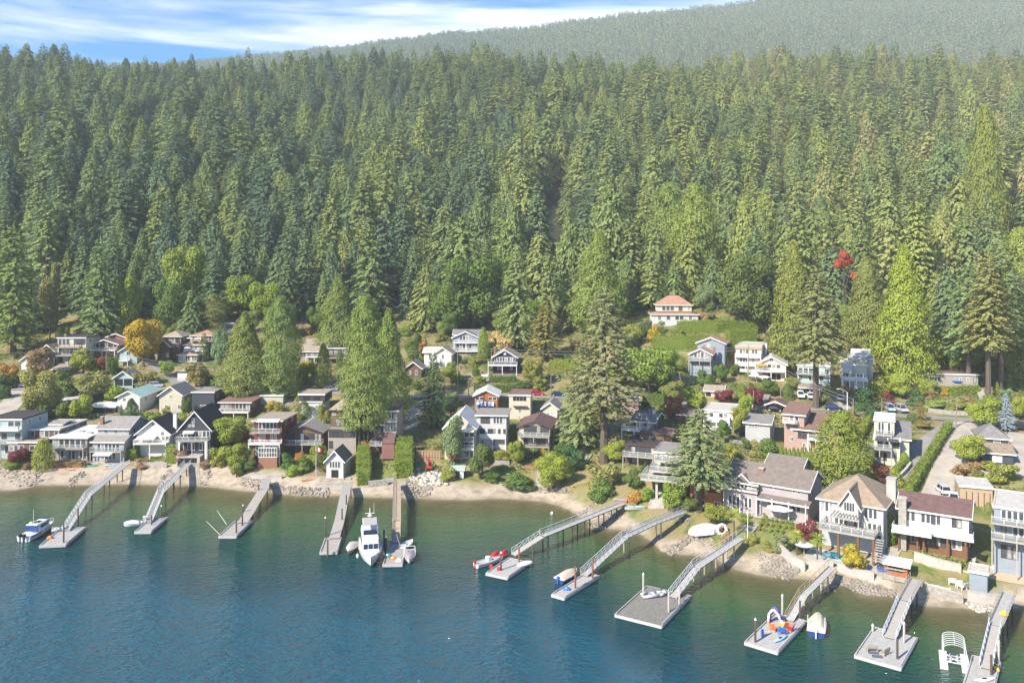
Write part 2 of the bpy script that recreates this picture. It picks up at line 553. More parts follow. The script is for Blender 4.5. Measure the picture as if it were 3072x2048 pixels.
def build_house(h):
    P, r, w, yb, trim = h['P'], h['r'], h['w'], h['yb'], h['trim']
    root = thing(h['name'], h['label'], h['cat'], P, r, h['group'])
    ey = Vector((-math.sin(r), math.cos(r), 0)); exv = Vector((math.cos(r), math.sin(r), 0))
    def zl(py, u, v):
        return zrow(py, (P + exv * (u * w) + ey * v).y) - P.z
    def yv(v):
        return v
    rs = random.Random(int(P.x * 10) & 0xffff)
    for v in h['vols']:
        u0, u1, v0, v1, yt, yr, roof, wk, rk = v[:9]
        fl = v[9] if len(v) > 9 else []
        zbot = zl(v[10], (u0 + u1) / 2, v0) if len(v) > 10 and v[10] else -1.2
        x0, x1 = u0 * w, u1 * w
        um = (u0 + u1) / 2
        ze = zl(yt, um, v0)
        if roof in ('gf',): zr = zl(yr, um, v0)
        elif roof in ('gs', 'hip'): zr = max(zl(yr, um, (v0 + v1) / 2 if x1 - x0 >= v1 - v0 or roof == 'gs' else v0 + (x1 - x0) / 2), ze + .4)
        elif roof == 'shed': zr = zl(yr, um, v1)
        elif roof == 'shedr': zr = zl(yr, u1, v0)
        else: zr = ze
        wall_roof(root, x0, x1, v0, v1, zbot, ze, zr, roof, wall_mat(wk) if wk else None, roof_mat(rk), trim, ov=.25 if roof == 'flat' else .55)
        for row in fl:
            ya, yb2, pat = row[:3]
            ua, ub = (row[3], row[4]) if len(row) > 3 else (0.02, .98)
            zt, zb = zl(ya, um, v0), zl(yb2, um, v0)
            cw = (x1 - x0) * (ub - ua) / len(pat)
            for i, c in enumerate(pat):
                if c == '.': continue
                a = x0 + (x1 - x0) * ua + i * cw
                if c == 'w': window(root, a + cw * .15, a + cw * .85, zb, zt, v0, trim, 2, rs.random() < .2)
                elif c == 'v': window(root, a + cw * .15, a + cw * .85, zb, zt, v0, trim, 3, rs.random() < .2)
                elif c == 'g': window(root, a + cw * .03, a + cw * .97, zb, zt, v0, trim, 1, rs.random() < .2)
                elif c == 'k': window(root, a + cw * .03, a + cw * .97, zb, zt, v0, M_DARKW, 1, rs.random() < .3)
                elif c == 'd':
                    o = window(root, a + cw * .1, a + cw * .9, zb, zt, v0, trim, 2, False, 'door')
                elif c == 's':                                  # garage door
                    MB().box(a + cw * .05, a + cw * .95, v0 - .05, v0 + .02, zb, zt).build('garage_door', M_TRIM, root)
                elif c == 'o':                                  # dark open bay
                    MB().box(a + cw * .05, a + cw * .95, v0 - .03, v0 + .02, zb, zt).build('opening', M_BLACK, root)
        if h['sw'] and wk and ze - max(zbot, 0) > 2.2 and v1 - v0 > 5:
            top = ze - .5
            for sgn, xs in ((1, x1), (-1, x0)):
                for j in range(rs.choice((1, 2))):
                    yc = v0 + (v1 - v0) * (.28 + .4 * j)
                    if sgn > 0: window(root, yc - .6, yc + .6, top - 1.3, top, xs, trim, 1, side=1)
                    else: window(root, yc - .6, yc + .6, top - 1.3, top, xs, trim, 1, side=-1)
    for d in h['dk']:
        py, ua, ub, o, kind = d[:5]
        v0 = d[5] if len(d) > 5 else 0
        z = zl(py, (ua + ub) / 2, v0 - o)
        xa, xb = ua * w, ub * w
        dkm = M_TRIM if kind in 'ws' else M_GREYW
        MB().box(xa, xb, v0 - o, v0 - .02, z - .3, z).build('deck', dkm, root)
        railing(root, [(xa + .06, v0 - .1, z), (xa + .06, v0 - o + .06, z), (xb - .06, v0 - o + .06, z), (xb - .06, v0 - .1, z)], 1.0, kind)
        if 1.6 < z < 6.2:
            for xx in (xa + .15, (xa + xb) / 2, xb - .15):
                MB().box(xx - .1, xx + .1, v0 - o + .1, v0 - o + .3, -1.5, z - .3).build('post', dkm if kind != 'd' else M_DARKW, root)
    for c in h['ch']:
        u, v, pt, cw, mk = c
        zt = zl(pt, u, v)
        b = MB().box(u * w - cw / 2, u * w + cw / 2, v - cw / 2, v + cw / 2, zt - 4.5, zt)
        o = b.build('chimney', mk, root)
        MB().box(u * w - cw / 2 - .08, u * w + cw / 2 + .08, v - cw / 2 - .08, v + cw / 2 + .08, zt + .003, zt + .15).build('chimney_cap', M_CONC, o)
    if h['ex']:
        h['ex'](root, w, zl, P)
    h['root'] = root

# ---- left waterfront row
house('waterfront_house', 'pale teal two-storey house with balconies, cut off by the left edge of the photo', (-40, 1372, 66), 0,
      [(0, 1, 0, 12, 1259, 0, 'flat', 'teal', 'dark', [(1263, 1281, 'gg.gg'), (1297, 1320, 'ggg.g'), (1336, 1360, 'w.gg')])],
      dk=[(1290, 0, 1, 1.6, 'w'), (1329, 0, 1, 1.8, 'g')])
house('waterfront_house', 'brown terraced flat-roofed house behind a small maroon maple on the left shore', (24, 1382, 122), -1,
      [(0, 1, 0, 9, 1327, 0, 'flat', 'brown', 'tan', [(1335, 1352, 'ggg.gg'), (1360, 1372, '.w...w')]),
       (.34, 1.28, 4.5, 18, 1289, 0, 'flat', 'brown', 'pale', [(1292, 1311, 'g.gg.g')]),
       (.72, 1.05, 9, 14, 1272, 1262, 'gs', 'brown', 'mid', [])])
def ex_f3(root, w, zl, P):
    for u, v in ((.45, 6), (.82, 4)):
        z = zl(1313, .5, 0) + .24
        MB().box(u * w - .7, u * w + .7, v, v + 1.2, z, z + .35).build('roof_vent', M_GREYW, root)
house('waterfront_house', 'white flat-roofed two-storey house with a glazed upper balcony', (157, 1380, 262), -1,
      [(0, 1, 0, 15, 1313, 1277, 'shed', 'taupe', 'white', [(1317, 1343, 'gggggg', .03, .97), (1351, 1377, 'd.gggg.gg')])],
      dk=[(1345, 0, 1, 2.0, 'g')], ex=ex_f3)
def ex_awn(u0, u1, py, out, col, v=0, name='awning', drop=.5):
    def f(root, w, zl, P):
        z = zl(py, (u0 + u1) / 2, v)
        m = plain(name + ' ' + str(col), col, .8)
        MB().slab([(u0 * w, v - .02, z + drop), (u1 * w, v - .02, z + drop), (u1 * w, v - out, z), (u0 * w, v - out, z)], .06).build(name, m, root)
    return f
def exs(*fs):
    def f(*a):
        for g in fs: g(*a)
    return f
house('waterfront_house', 'grey house with two tiers of shingled roof and a brick chimney at the pier head', (278, 1383, 372), -2,
      [(0, 1, 2.5, 13, 1284, 1249, 'gs', 'grey', 'mid', [(1286, 1300, '.w.w.v')]),
       (0, 1, 0, 2.5, 1326, 1305, 'shed', 'grey', 'mid', [(1330, 1352, '.gggggg.'), (1358, 1378, '..gggg..')])],
      dk=[(1354, 0, 1, 1.6, 'g')], ch=[(.05, 4, 1250, .8, M_BRICK)], ex=ex_awn(.2, .75, 1362, 1.8, (.6, .57, .5), -1.6))
house('waterfront_house', 'white gabled cottage with a dark roof and a deck under an awning', (410, 1368, 510), 2,
      [(0, 1, 0, 11, 1300, 1260, 'gf', 'white', 'dark', [(1294, 1306, '.....w.'), (1268, 1276, '...w...'), (1308, 1322, 'd.....gg')])],
      dk=[(1330, 0, .98, 2.4, 'w')], ch=[(.95, 5, 1240, .9, M_TRIM)], ex=ex_awn(.05, .62, 1312, 2.4, (.62, .60, .52)))
def ex_f6(root, w, zl, P):
    for u in (.08, .93):
        MB().box(u * w - .25, u * w + .25, -2.2, -1.8, -.5, zl(1322, .5, -2)).build('pillar', M_TRIM, root)
    MB().box(.05 * w, .8 * w, -3.4, -.05, -1, zl(1368, .5, -3)).build('terrace', M_CONC, root)
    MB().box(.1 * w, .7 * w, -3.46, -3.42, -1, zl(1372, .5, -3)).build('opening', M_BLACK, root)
house('waterfront_house', 'charcoal house with a steep asymmetric gable and white balcony on pillars', (538, 1384, 632), 2,
      [(0, 1, 0, 13, 1287, 1234, 'gf', 'char', 'dark', [(1253, 1268, '...w....'), (1272, 1280, '..ww....'), (1292, 1312, 'ggg.gggg'), (1328, 1350, 'g.gg.ggg')])],
      dk=[(1322, -.02, 1.0, 2.2, 'g')], ex=exs(ex_f6, ex_awn(.15, .5, 1297, 1.5, (.66, .63, .55))))
def ex_f7(root, w, zl, P):
    # conservatory on a brick base
    xa, xb = .30 * w, .96 * w
    z0, z1, z2 = zl(1371, .6, -3), zl(1343, .6, -3), zl(1333, .6, -1)
    MB().box(xa, xb, -3, -.02, -1, z0).build('brick_base', M_BRICK, root)
    g = MB(); f = MB()
    g.box(xa + .05, xb - .05, -2.95, -.03, z0, z1); g.slab([(xa, -3, z1 + .05), (xb, -3, z1 + .05), (xb, -.03, z2), (xa, -.03, z2)], .05)
    for i in range(8):
        x = xa + (xb - xa) * i / 7
        f.box(x - .05, x + .05, -3.06, -2.95, z0, z1); f.tube((x, -3, z1 + .08), (x, -.03, z2 + .04), .05, n=4)
    f.box(xa, xb, -3.1, -2.98, z0 - .05, z0 + .1); f.box(xa, xb, -3.1, -2.98, z1 - .05, z1 + .1); f.box(xa, xb, -3.08, -2.96, (z0 + z1) / 2 - .05, (z0 + z1) / 2 + .05)
    c = f.build('conservatory', M_TRIM, root); g.build('pane', glass_panel(), c)
house('waterfront_house', 'tall narrow red house with white balconies and a glazed conservatory', (762, 1390, 845), -1,
      [(0, 1, 0, 14, 1262, 1238, 'shed', 'red', 'tan', [(1266, 1287, '.ggggg.'), (1302, 1322, '.vv.vv.'), (1340, 1366, 'w.gg.ww')])],
      dk=[(1297, 0, 1, 1.8, 'g'), (1331, -.12, 1.02, 2.2, 'w')], ex=exs(ex_f7, ex_awn(.15, .95, 1262, 1.8, (.66, .65, .6))))
house('waterfront_house', 'dark brown low-gabled house with a wide covered deck', (858, 1360, 966), -1,
      [(0, 1, 0, 13, 1297, 1277, 'gf', 'brown', 'mid', [(1300, 1322, '.kk.s.kkkk'), (1338, 1356, 'kk.kkkkk')])],
      dk=[(1332, -.02, 1.04, 2.4, 'g')], trim=M_DARKW, ex=lambda root, w, zl, P: MB().box(.25 * w, .4 * w, -.06, .02, zl(1328, .3, 0), zl(1298, .3, 0)).build('cladding_panel', wall_mat('wood'), root))
house('boathouse', 'small grey gabled boathouse with an open bay at the beach', (979, 1433, 1030), -3,
      [(0, 1, 0, 7, 1380, 1352, 'gf', 'pale', 'taupe', [(1383, 1403, '.gggg.'), (1409, 1432, '.o.', -.2, 1.2)])], cat='boathouse', sw=False)
house('hillside_house', 'brown hip-roofed house half hidden behind the trunks of the broad cedar', (992, 1350, 1074), -2,
      [(0, 1, 0, 12, 1229, 1184, 'hip', 'brown', 'tan', [(1233, 1248, 'k.kk.'), (1256, 1278, '.kkk.k')]), (0, 1, -2.5, 0, 1290, 0, 'flat', 'stone', 'mid', [(1294, 1312, 'kkkkkk'), (1322, 1345, 'k.....')])],
      trim=M_DARKW)
def ex_f10(root, w, zl, P):
    z0, z1 = zl(1297, .75, -1.5), zl(1266, .75, -1.5)
    o = MB().box(.5 * w, w, -1.6, -.02, z0, z0 + .1).build('solarium', M_TRIM, root)
    MB().box(.52 * w, .98 * w, -1.5, -.04, z0 + .1, z1).build('pane', glass_panel(), o)
    f = MB()
    for u in (.5, .62, .75, .87, .985): f.box(u * w, u * w + .1, -1.6, -1.52, z0, z1)
    f.box(.5 * w, w, -1.6, -.04, z1, z1 + .1)
    f.build('solarium_frame', M_TRIM, root)
    MB().slab([(.5 * w, -4.6, zl(1330, .75, -4.6)), (w, -4.6, zl(1330, .75, -4.6)), (w, -1.7, zl(1297, .75, -1.7)), (.5 * w, -1.7, zl(1297, .75, -1.7))], .2).build('porch_roof', roof_mat('plum'), root)
    MB().box(.5 * w, w, -4.5, -.1, -1, zl(1332, .75, -4.5)).build('porch', wall_mat('rose'), root)
    MB().box(0, .48 * w, -4, -.05, zl(1335, .2, -4) - .3, zl(1335, .2, -4)).build('deck', M_GREYW, root)
    z = zl(1335, .2, -4)
    railing(root, [(.02, -.1, z), (.02, -3.95, z), (.47 * w, -3.95, z)], 1, 'g')
house('hillside_house', 'narrow brown stepped modern house with a glass solarium beside the cedars', (1119, 1352, 1192), -2,
      [(.5, 1, 0, 9, 1232, 1206, 'shed', 'taupe', 'plum', [(1235, 1258, '.gg.')]), (0, .5, 0, 8, 1275, 0, 'flat', 'brown', 'plum', [(1280, 1300, 'kkk'), (1310, 1332, 'kkk')])],
      ex=ex_f10)
house('waterfront_house', 'cream four-storey gabled house with patchy white roof and stacked balconies', (1334, 1376, 1424), -4,
      [(0, 1, 0, 14, 1282, 1244, 'gf', 'cream', 'white', [(1262, 1274, '..ww..'), (1296, 1318, '..g.gg'), (1326, 1342, '..gggg'), (1352, 1370, '.gg.gg')])],
      dk=[(1322, .15, 1, 1.8, 'g'), (1346, .15, 1, 1.8, 'w')], ex=ex_awn(.12, 1.0, 1290, 2.0, (.68, .66, .6)))
house('waterfront_house', 'tall grey three-storey box house with a standing-seam roof front', (1430, 1346, 1519), -4,
      [(0, 1, 0, 12, 1246, 1226, 'shed', 'pale', 'mid', [(1248, 1270, '.kkk.ggg.'), (1286, 1302, 'kkk.kkk.k.k'), (1320, 1334, '.w..k.w.')])],
      dk=[(1313, .1, 1, 1.6, 's')])
house('waterfront_house', 'tan house with a broad low brown gable over two glazed decks', (1556, 1348, 1650), -9,
      [(0, 1, 0, 13, 1281, 1264, 'gf', 'beige', 'plum', [(1276, 1302, '.kkkkkk'), (1312, 1334, '.gkgkgk')])],
      dk=[(1309, 0, 1.0, 2.0, 'g'), (1339, 0, 1.0, 2.0, 'd')], ch=[(.5, 7, 1252, .5, M_GREYW)], trim=M_DARKW)
# ---- left middle row
house('carport', 'white flat-roofed carport between shrubs above the white balcony house', (258, 1238, 346), -2,
      [(0, 1, 0, 8, 1221, 0, 'flat', 'char', 'white', [(1225, 1236, 'ooo')])], cat='carport', sw=False)
house('garage', 'low shed with a pale flat roof between the olive trees on the left slope', (180, 1216, 250), -1,
      [(0, 1, 0, 7, 1199, 0, 'flat', 'brown', 'pale', [(1202, 1213, 'k.k')])], cat='shed', sw=False)
house('hillside_house', 'low white house with a pale mint metal gable roof', (352, 1236, 420), 2,
      [(0, 1, 0, 15, 1190, 1173, 'gf', 'white', 'mint', [(1193, 1203, '.w...'), (1192, 1212, '...s', .0, 1)])])
house('hillside_house', 'plain cream two-storey house with a front gable and few windows', (478, 1240, 546), 2,
      [(0, 1, 0, 11, 1184, 1160, 'gf', 'cream', 'mid', [(1184, 1194, '..w..'), (1214, 1226, '.w..w')])])
house('hillside_house', 'dark navy windowless box house above the charcoal gable', (576, 1236, 643), -1,
      [(0, 1, 0, 9, 1177, 0, 'flat', 'char', 'mid', [(1214, 1232, '..wv..')])])
house('hillside_house', 'brown flat-roofed bungalow with a row of white-framed windows', (660, 1252, 752), -1,
      [(0, 1, 0, 9, 1207, 1190, 'shed', 'brown', 'rust', [(1210, 1226, 'www.gggg')])], dk=[(1236, .02, .98, 1.6, 'w')])
house('garage', 'small flat shed with pale siding below the street cedars', (781, 1213, 849), -1,
      [(0, 1, 0, 5, 1187, 0, 'flat', 'sage', 'pale', [])], cat='shed', sw=False)
house('hillside_house', 'black and white flat-roofed house with an open upper storey', (902, 1252, 966), -2,
      [(0, 1, 0, 9, 1206, 0, 'flat', 'white', 'dark', [(1215, 1224, '....w.')]), (-.1, 1.1, .5, 9, 1184, 0, 'flat', 'char', 'tan', [(1190, 1200, '.oo.oo.')], 1206)])
house('hillside_house', 'cream house with a white vaulted roof and blue striped awning', (1424, 1238, 1492), -3,
      [(0, 1, 0, 10, 1186, 1170, 'gf', 'orange', 'white', [(1190, 1200, 'gg.gg'), (1219, 1232, 'w.w.w')])],
      ex=lambda root, w, zl, P: [MB().slab([((.02 + i * .083) * w, -.02, zl(1204, .4, 0)), ((.02 + (i + 1) * .083) * w, -.02, zl(1204, .4, 0)), ((.02 + (i + 1) * .083) * w, -1.3, zl(1217, .4, -1.3)), ((.02 + i * .083) * w, -1.3, zl(1217, .4, -1.3))], .05).build('awning_stripe', plain('blue canvas', (.05, .22, .5), .8) if i % 2 == 0 else plain('white canvas', (.75, .75, .72), .8), root) for i in range(10)])
house('hillside_house', 'square beige tower house with a brown parapet roof', (1527, 1256, 1591), -5,
      [(0, 1, 0, 10, 1186, 0, 'flat', 'cream', 'rust', [(1190, 1202, '.oooo.'), (1224, 1237, '..v..')])],
      ex=lambda root, w, zl, P: MB().box(.2 * w, .85 * w, -.9, -.02, zl(1219, .5, 0), zl(1217, .5, 0)).build('canopy', M_DARKW, root))
house('hillside_house', 'small cream gabled house tucked left of the big fir', (1628, 1272, 1672), -10,
      [(0, 1, 0, 9, 1224, 1208, 'gf', 'cream', 'mid', [(1236, 1247, '.vv.'), (1256, 1270, '.oo.')])], dk=[(1254, .1, 1, 1.2, 'w')])
# ---- left upper row
house('hillside_house', 'white cottage with a brown gable at the far left below the wood', (64, 1108, 112), 0,
      [(0, 1, 0, 8, 1080, 1062, 'gf', 'white', 'brown', [(1086, 1100, '.ww')]), (.8, 1.6, 1, 8, 1072, 1048, 'gf', 'white', 'grey', [])])
house('hillside_house', 'unfinished beige gabled house with a tan side wall next to the flat-roofed block', (122, 1092, 162), 2,
      [(0, 1, 0, 10, 1051, 1034, 'gf', 'tan', 'tan', [(1054, 1082, '..g.')])])
house('hillside_house', 'beige flat-roofed block of three storeys backed by dark forest', (173, 1092, 258), 2,
      [(0, 1, 0, 11, 1014, 0, 'flat', 'cream', 'dark', [(1017, 1033, 'ggg.kkk'), (1043, 1064, 'ggggg.g'), (1070, 1086, 'k.g.kk')])],
      dk=[(1041, 0, .85, 1.8, 'd'), (1066, 0, .9, 1.8, 'd')], ch=[(.08, 4, 1004, .8, M_BRICK)])
house('hillside_house', 'rose-brown house with two stacked low gables and a long balcony', (272, 1072, 354), 3,
      [(0, 1, 0, 6, 1033, 1019, 'gf', 'rose', 'rust', [(1029, 1044, 'ggkkkg')]), (.15, 1.15, 6, 13, 1016, 1001, 'gf', 'rose', 'rust', [])], dk=[(1050, 0, .95, 1.6, 'w')])
house('hillside_house', 'teal gabled house partly hidden by the golden tree', (359, 1094, 411), 3,
      [(0, 1, 0, 7, 1053, 1037, 'gf', 'teal', 'mid', [(1053, 1066, '.ww'), (1074, 1086, '..w.')]), (0, 1, 7, 12, 1034, 1026, 'gf', 'teal', 'mid', [])], dk=[(1082, -.05, .6, 2, 'w')])
house('garage', 'open teal garage with a wide gable beside the sloping lawn', (342, 1158, 398), 2,
      [(0, 1, 0, 7, 1133, 1114, 'gf', 'teal', 'mid', [(1136, 1157, 'oo')])], cat='garage', sw=False)
house('hillside_house', 'brown hip-roofed house to the right of the golden tree', (478, 1082, 534), 2,
      [(0, 1, 3, 13, 1009, 992, 'hip', 'brown', 'tan', [(1012, 1030, '.gg')]), (-.1, .55, 0, 3, 1037, 1020, 'gf', 'brown', 'rust', [(1056, 1074, 'k.k')])])
def ex_u10(root, w, zl, P):
    m = plain('white parasol', (.78, .77, .74), .8)
    for u, py, v in ((.42, 1011, 4.5), (.9, 1011, 4.5), (.5, 1040, 1)):
        z = zl(py, u, v - 1)
        MB().loft([[(u * w + 1.3 * math.cos(a * .785), v - 1 + 1.3 * math.sin(a * .785), z - .35) for a in range(8)], [(u * w + .05 * math.cos(a * .785), v - 1 + .05 * math.sin(a * .785), z) for a in range(8)]]).build('parasol', m, root)
house('hillside_house', 'three-tiered house with orange hipped roofs like a pagoda', (536, 1087, 590), 2,
      [(0, 1, 0, 4, 1064, 1052, 'hip', 'cream', 'orange', [(1067, 1082, 'gg.gg.gg')]), (.1, 1.25, 4, 8, 1034, 1021, 'hip', 'white', 'orange', [(1037, 1048, 'ggg.gggg')]),
       (.25, 1.6, 8, 17, 1006, 989, 'hip', 'rose', 'orange', [(1008, 1024, 'gg.gg.gg')])], dk=[(1052, .1, 1.2, 1.2, 'w', 4), (1024, .25, 1.5, 1.4, 'w', 8)], ex=ex_u10)
house('hillside_house', 'pale grey modern house at the forest edge behind the street cedars', (640, 1000, 702), 1,
      [(0, 1, 0, 11, 970, 0, 'flat', 'pale', 'grey', [(973, 993, 'ggg.kk')])], dk=[(996, -.1, 1, 1.5, 'w')])
house('hillside_house', 'long low house with a wide tan shed roof at the forest edge', (902, 1086, 972), 0,
      [(0, 1, 0, 11, 1055, 1017, 'shed', 'taupe', 'tan', [(1057, 1067, 'kkk.kkk')])], dk=[(1070, .25, 1, 1.6, 'w')])
house('hillside_house', 'dark house with a shaded deck right of the long tan roof', (985, 1088, 1045), 0,
      [(0, 1, 0, 9, 1045, 0, 'flat', 'brown', 'dark', [(1050, 1066, 'kkkk')])], dk=[(1073, 0, 1, 1.8, 'd')])
house('hillside_house', 'small white house with a side-facing wing and front gable', (1271, 1101, 1354), -2,
      [(0, .55, 1, 9, 1056, 1041, 'gs', 'white', 'pale', [(1060, 1076, '.w..')]), (.38, 1.0, 0, 9, 1060, 1043, 'gf', 'white', 'tan', [(1063, 1076, '..w..')])], dk=[(1084, .1, .6, 1.6, 'w')])
house('hillside_house', 'tall grey-blue house with a white-trimmed gable and two glazed decks', (1358, 1060, 1436), -3,
      [(0, 1, 0, 5, 1012, 995, 'gf', 'slate', 'grey', [(1006, 1022, '..gggg..'), (1031, 1046, '.gggggg.')]), (-.02, 1.02, 5, 12, 1003, 989, 'gs', 'white', 'grey', [])],
      dk=[(1027, .05, 1, 1.0, 'w'), (1053, 0, 1.02, 2.0, 'w')])
def ex_u3(root, w, zl, P):
    z = zl(1064, .5, 0)
    MB().prism([(.45 * w, -.10, z), (.55 * w, -.10, z), (.55 * w, -.10, z + .7), (.5 * w, -.10, z + 1.0), (.45 * w, -.10, z + .7)], (0, .08, 0)).build('gable_window', M_TRIM, root)
house('hillside_house', 'navy cottage with a white wraparound deck and arched gable window', (1479, 1120, 1550), -4,
      [(0, 1, 0, 12, 1071, 1050, 'gf', 'navy', 'tan', [(1071, 1084, 'gggggggg', .05, .95), (1098, 1110, '.ww..w.')])],
      dk=[(1095, -.2, 1.03, 2.2, 'w')], ch=[(.05, 2, 1042, .6, M_BRICK)], ex=ex_u3)
# ---- right half
def ex_r24(root, w, zl, P):
    pass
house('hillside_house', 'large house with two tiers of orange hipped roof standing on the knoll', (1956, 980, 2094), -6,
      [(0, 1, 0, 12, 943, 929, 'hip', 'pale', 'orange', [(946, 960, '.w.g.gg.w.'), (964, 976, '.g.....')]), (.12, .88, 2.5, 11, 915, 886, 'hip', 'cream', 'orange', [(917, 932, '.ggg.k.w')], 934)],
      ch=[(.45, 7, 880, .9, M_BRICK)])
house('hillside_house', 'blue-grey house with a low front gable and a taller orange-roofed block behind', (2070, 1132, 2134), -20,
      [(0, 1, 0, 8, 1062, 1047, 'gf', 'slate', 'orange', [(1054, 1074, '.gggg.'), (1092, 1104, '.vv.vv'), (1114, 1124, '.ww...')]), (.2, 1.5, 8, 18, 1029, 1013, 'gf', 'slate', 'orange', [(1031, 1041, '.ww...')])],
      dk=[(1081, -.05, 1, 1.8, 'g')], ch=[(1.05, 5, 1040, .8, M_BRICK)])
house('hillside_house', 'white flat-roofed house with a brown parapet and long upper balcony', (2208, 1114, 2284), -22,
      [(0, 1, 0, 14, 1040, 0, 'flat', 'white', 'pale', [(1048, 1064, '.ggg.gg.'), (1074, 1088, '.ggg.g.g'), (1098, 1108, '.w..d')])],
      dk=[(1070, -.03, 1, 1.4, 's'), (1095, -.03, .8, 1.2, 'w')], ch=[(1.1, 8, 1030, .7, M_TRIM)],
      ex=lambda root, w, zl, P: MB().box(-.2, w + .2, -.36, -.32, zl(1047, .5, 0), zl(1038, .5, 0)).build('parapet', wall_mat('tan'), root))
house('hillside_house', 'cream gabled house with arched basement openings and an orange parasol on its deck', (2272, 1140, 2358), -18,
      [(0, 1, 0, 12, 1092, 1071, 'gf', 'cream', 'pale', [(1076, 1084, '..w..'), (1092, 1104, 'ggggg.'), (1120, 1138, '.oooo.')])], dk=[(1113, -.04, 1, 2.4, 'w')],
      ex=lambda root, w, zl, P: MB().loft([[(.15 * w + 1.7 * math.cos(a * .785), -1.2 + 1.7 * math.sin(a * .785), zl(1096, .15, -1)) for a in range(8)], [(.15 * w + .06 * math.cos(a * .785), -1.2 + .06 * math.sin(a * .785), zl(1088, .15, -1)) for a in range(8)]]).build('parasol', plain('orange canvas', (.75, .25, .03), .8), root))
house('hillside_house', 'white house with glass balconies standing behind the tall bare-trunked fir', (2392, 1150, 2490), -22,
      [(0, 1, 0, 9, 1098, 0, 'flat', 'teal', 'pale', [(1104, 1120, 'gggg.g'), (1126, 1142, 'w.ggg.')])], dk=[(1122, 0, .9, 1.5, 'g')])
house('garage', 'white double garage with a tan roof where two white cars are parked', (2399, 1182, 2460), -22,
      [(0, 1, 0, 6, 1164, 1152, 'shed', 'white', 'tan', [(1167, 1180, 'oo')])], cat='garage', sw=False)
def ex_r14(root, w, zl, P):
    z = zl(1116, .3, 0)
    MB().slab([(-.4, -2.0, z), (.42 * w, -2.0, z), (.5 * w, -.06, z + 3.6), (.12 * w, -.06, z + 3.6)], .2).build('slope_roof', roof_mat('pale'), root)
    for i in range(4):
        MB().box(w * (.05 + i * .27), w * (.05 + i * .27) + .3, -2.6, -2.3, -1, z).build('pillar', M_TRIM, root)
house('hillside_house', 'white angular house with steep stepped roof slopes at the cedar', (2524, 1170, 2600), -24,
      [(0, 1, 0, 10, 1094, 1068, 'shedr', 'sage', 'white', [(1120, 1134, 'gg.gggg'), (1145, 1165, '.d.ss.')]), (.25, 1.25, 3, 11, 1076, 0, 'flat', 'sage', 'white', []), (.45, 1.05, 4, 10, 1064, 1048, 'gs', 'sage', 'pale', [], 1080)],
      dk=[(1140, 0, 1.05, 2.2, 's')], ex=ex_r14)
house('hillside_house', 'long grey-brown bungalow with a flat roof below the tall firs', (2766, 1158, 2934), -14,
      [(0, 1, 0, 9, 1123, 0, 'flat', 'taupe', 'rust', [(1130, 1146, '.v.gg.....v.v.k')])])
house('hillside_house', 'narrow pink and grey house with a mono-pitch roof beside the big fir', (1862, 1252, 1915), -10,
      [(0, 1, 0, 9, 1189, 1174, 'shed', 'pink', 'dark', [(1193, 1201, '..w..'), (1231, 1240, '..w..')])])
house('hillside_house', 'brown shingled cottage with a slate-grey side gable and white deck', (1898, 1312, 1962), -27,
      [(0, 1, 0, 9, 1263, 1236, 'gs', 'brown', 'grey', [(1267, 1284, '.gg.ww')])], dk=[(1290, -.35, .85, 3.4, 'w')], ch=[(.8, 4, 1228, .7, M_TRIM), (.55, 8, 1221, .6, M_BRICK)])
house('waterfront_house', 'dark brown flat-roofed house with a glass-walled corner deck', (1876, 1392, 1968), -20,
      [(0, 1, 0, 9, 1336, 0, 'flat', 'brown', 'dark', [(1340, 1362, 'kkkkkk'), (1376, 1390, 'kk.kk')]), (.3, 1.35, 7, 15, 1303, 0, 'flat', 'brown', 'rust', [(1306, 1314, '.w..')])],
      dk=[(1369, -.03, .98, 2.6, 'g')], trim=M_DARKW)
def ex_r5(root, w, zl, P):
    for py, u0, u1, o in ((1382, .1, 1, 4), (1413, 0, 1, 6), (1440, -.2, 1, 8.5)):
        z = zl(py, .5, -o)
        b = MB().box(u0 * w, u1 * w, -o, -.05, z - .5, z).build('terrace', plain('pale stucco', (.36, .345, .31), .8), root)
        railing(root, [(u0 * w + .1, -.2, z), (u0 * w + .1, -o + .1, z), (u1 * w - .1, -o + .1, z)], .9, 'g')
    for u in (.25, .6, .9):
        MB().box(u * w - .25, u * w + .25, -7.5, -7, -2, zl(1440, .5, -8) - .5).build('pillar', M_CONC, root)
house('waterfront_house', 'pale modern terraced house with stacked balconies behind the front fir', (1962, 1440, 2062), -20,
      [(0, 1, 0, 10, 1360, 0, 'flat', 'beige', 'mid', [(1366, 1382, '.gg.gg'), (1392, 1410, 'gggggg'), (1420, 1436, '.gg.gg')])], ex=ex_r5)
def ex_r6(root, w, zl, P):
    z = zl(1475, .75, -1.5)
    MB().box(.62 * w, .98 * w, -1.6, -.03, z - .2, z).build('balcony', M_DARKW, root)
    railing(root, [(.63 * w, -.1, z), (.63 * w, -1.55, z), (.97 * w, -1.55, z)], 1, 'd')
    MB().box(-.03, w * .62, -.04, .0, zl(1445, .3, 0), zl(1432, .3, 0)).build('band', M_TRIM, root)
house('waterfront_house', 'orange timber house with a white-framed top storey and dark roof', (2070, 1522, 2166), -24,
      [(0, 1, 0, 10, 1436, 1402, 'gs', 'orange', 'grey', [(1438, 1458, 'gg.gg.gggg'), (1462, 1482, '.v..v....'), (1500, 1518, '.w.d')])], ex=ex_r6)
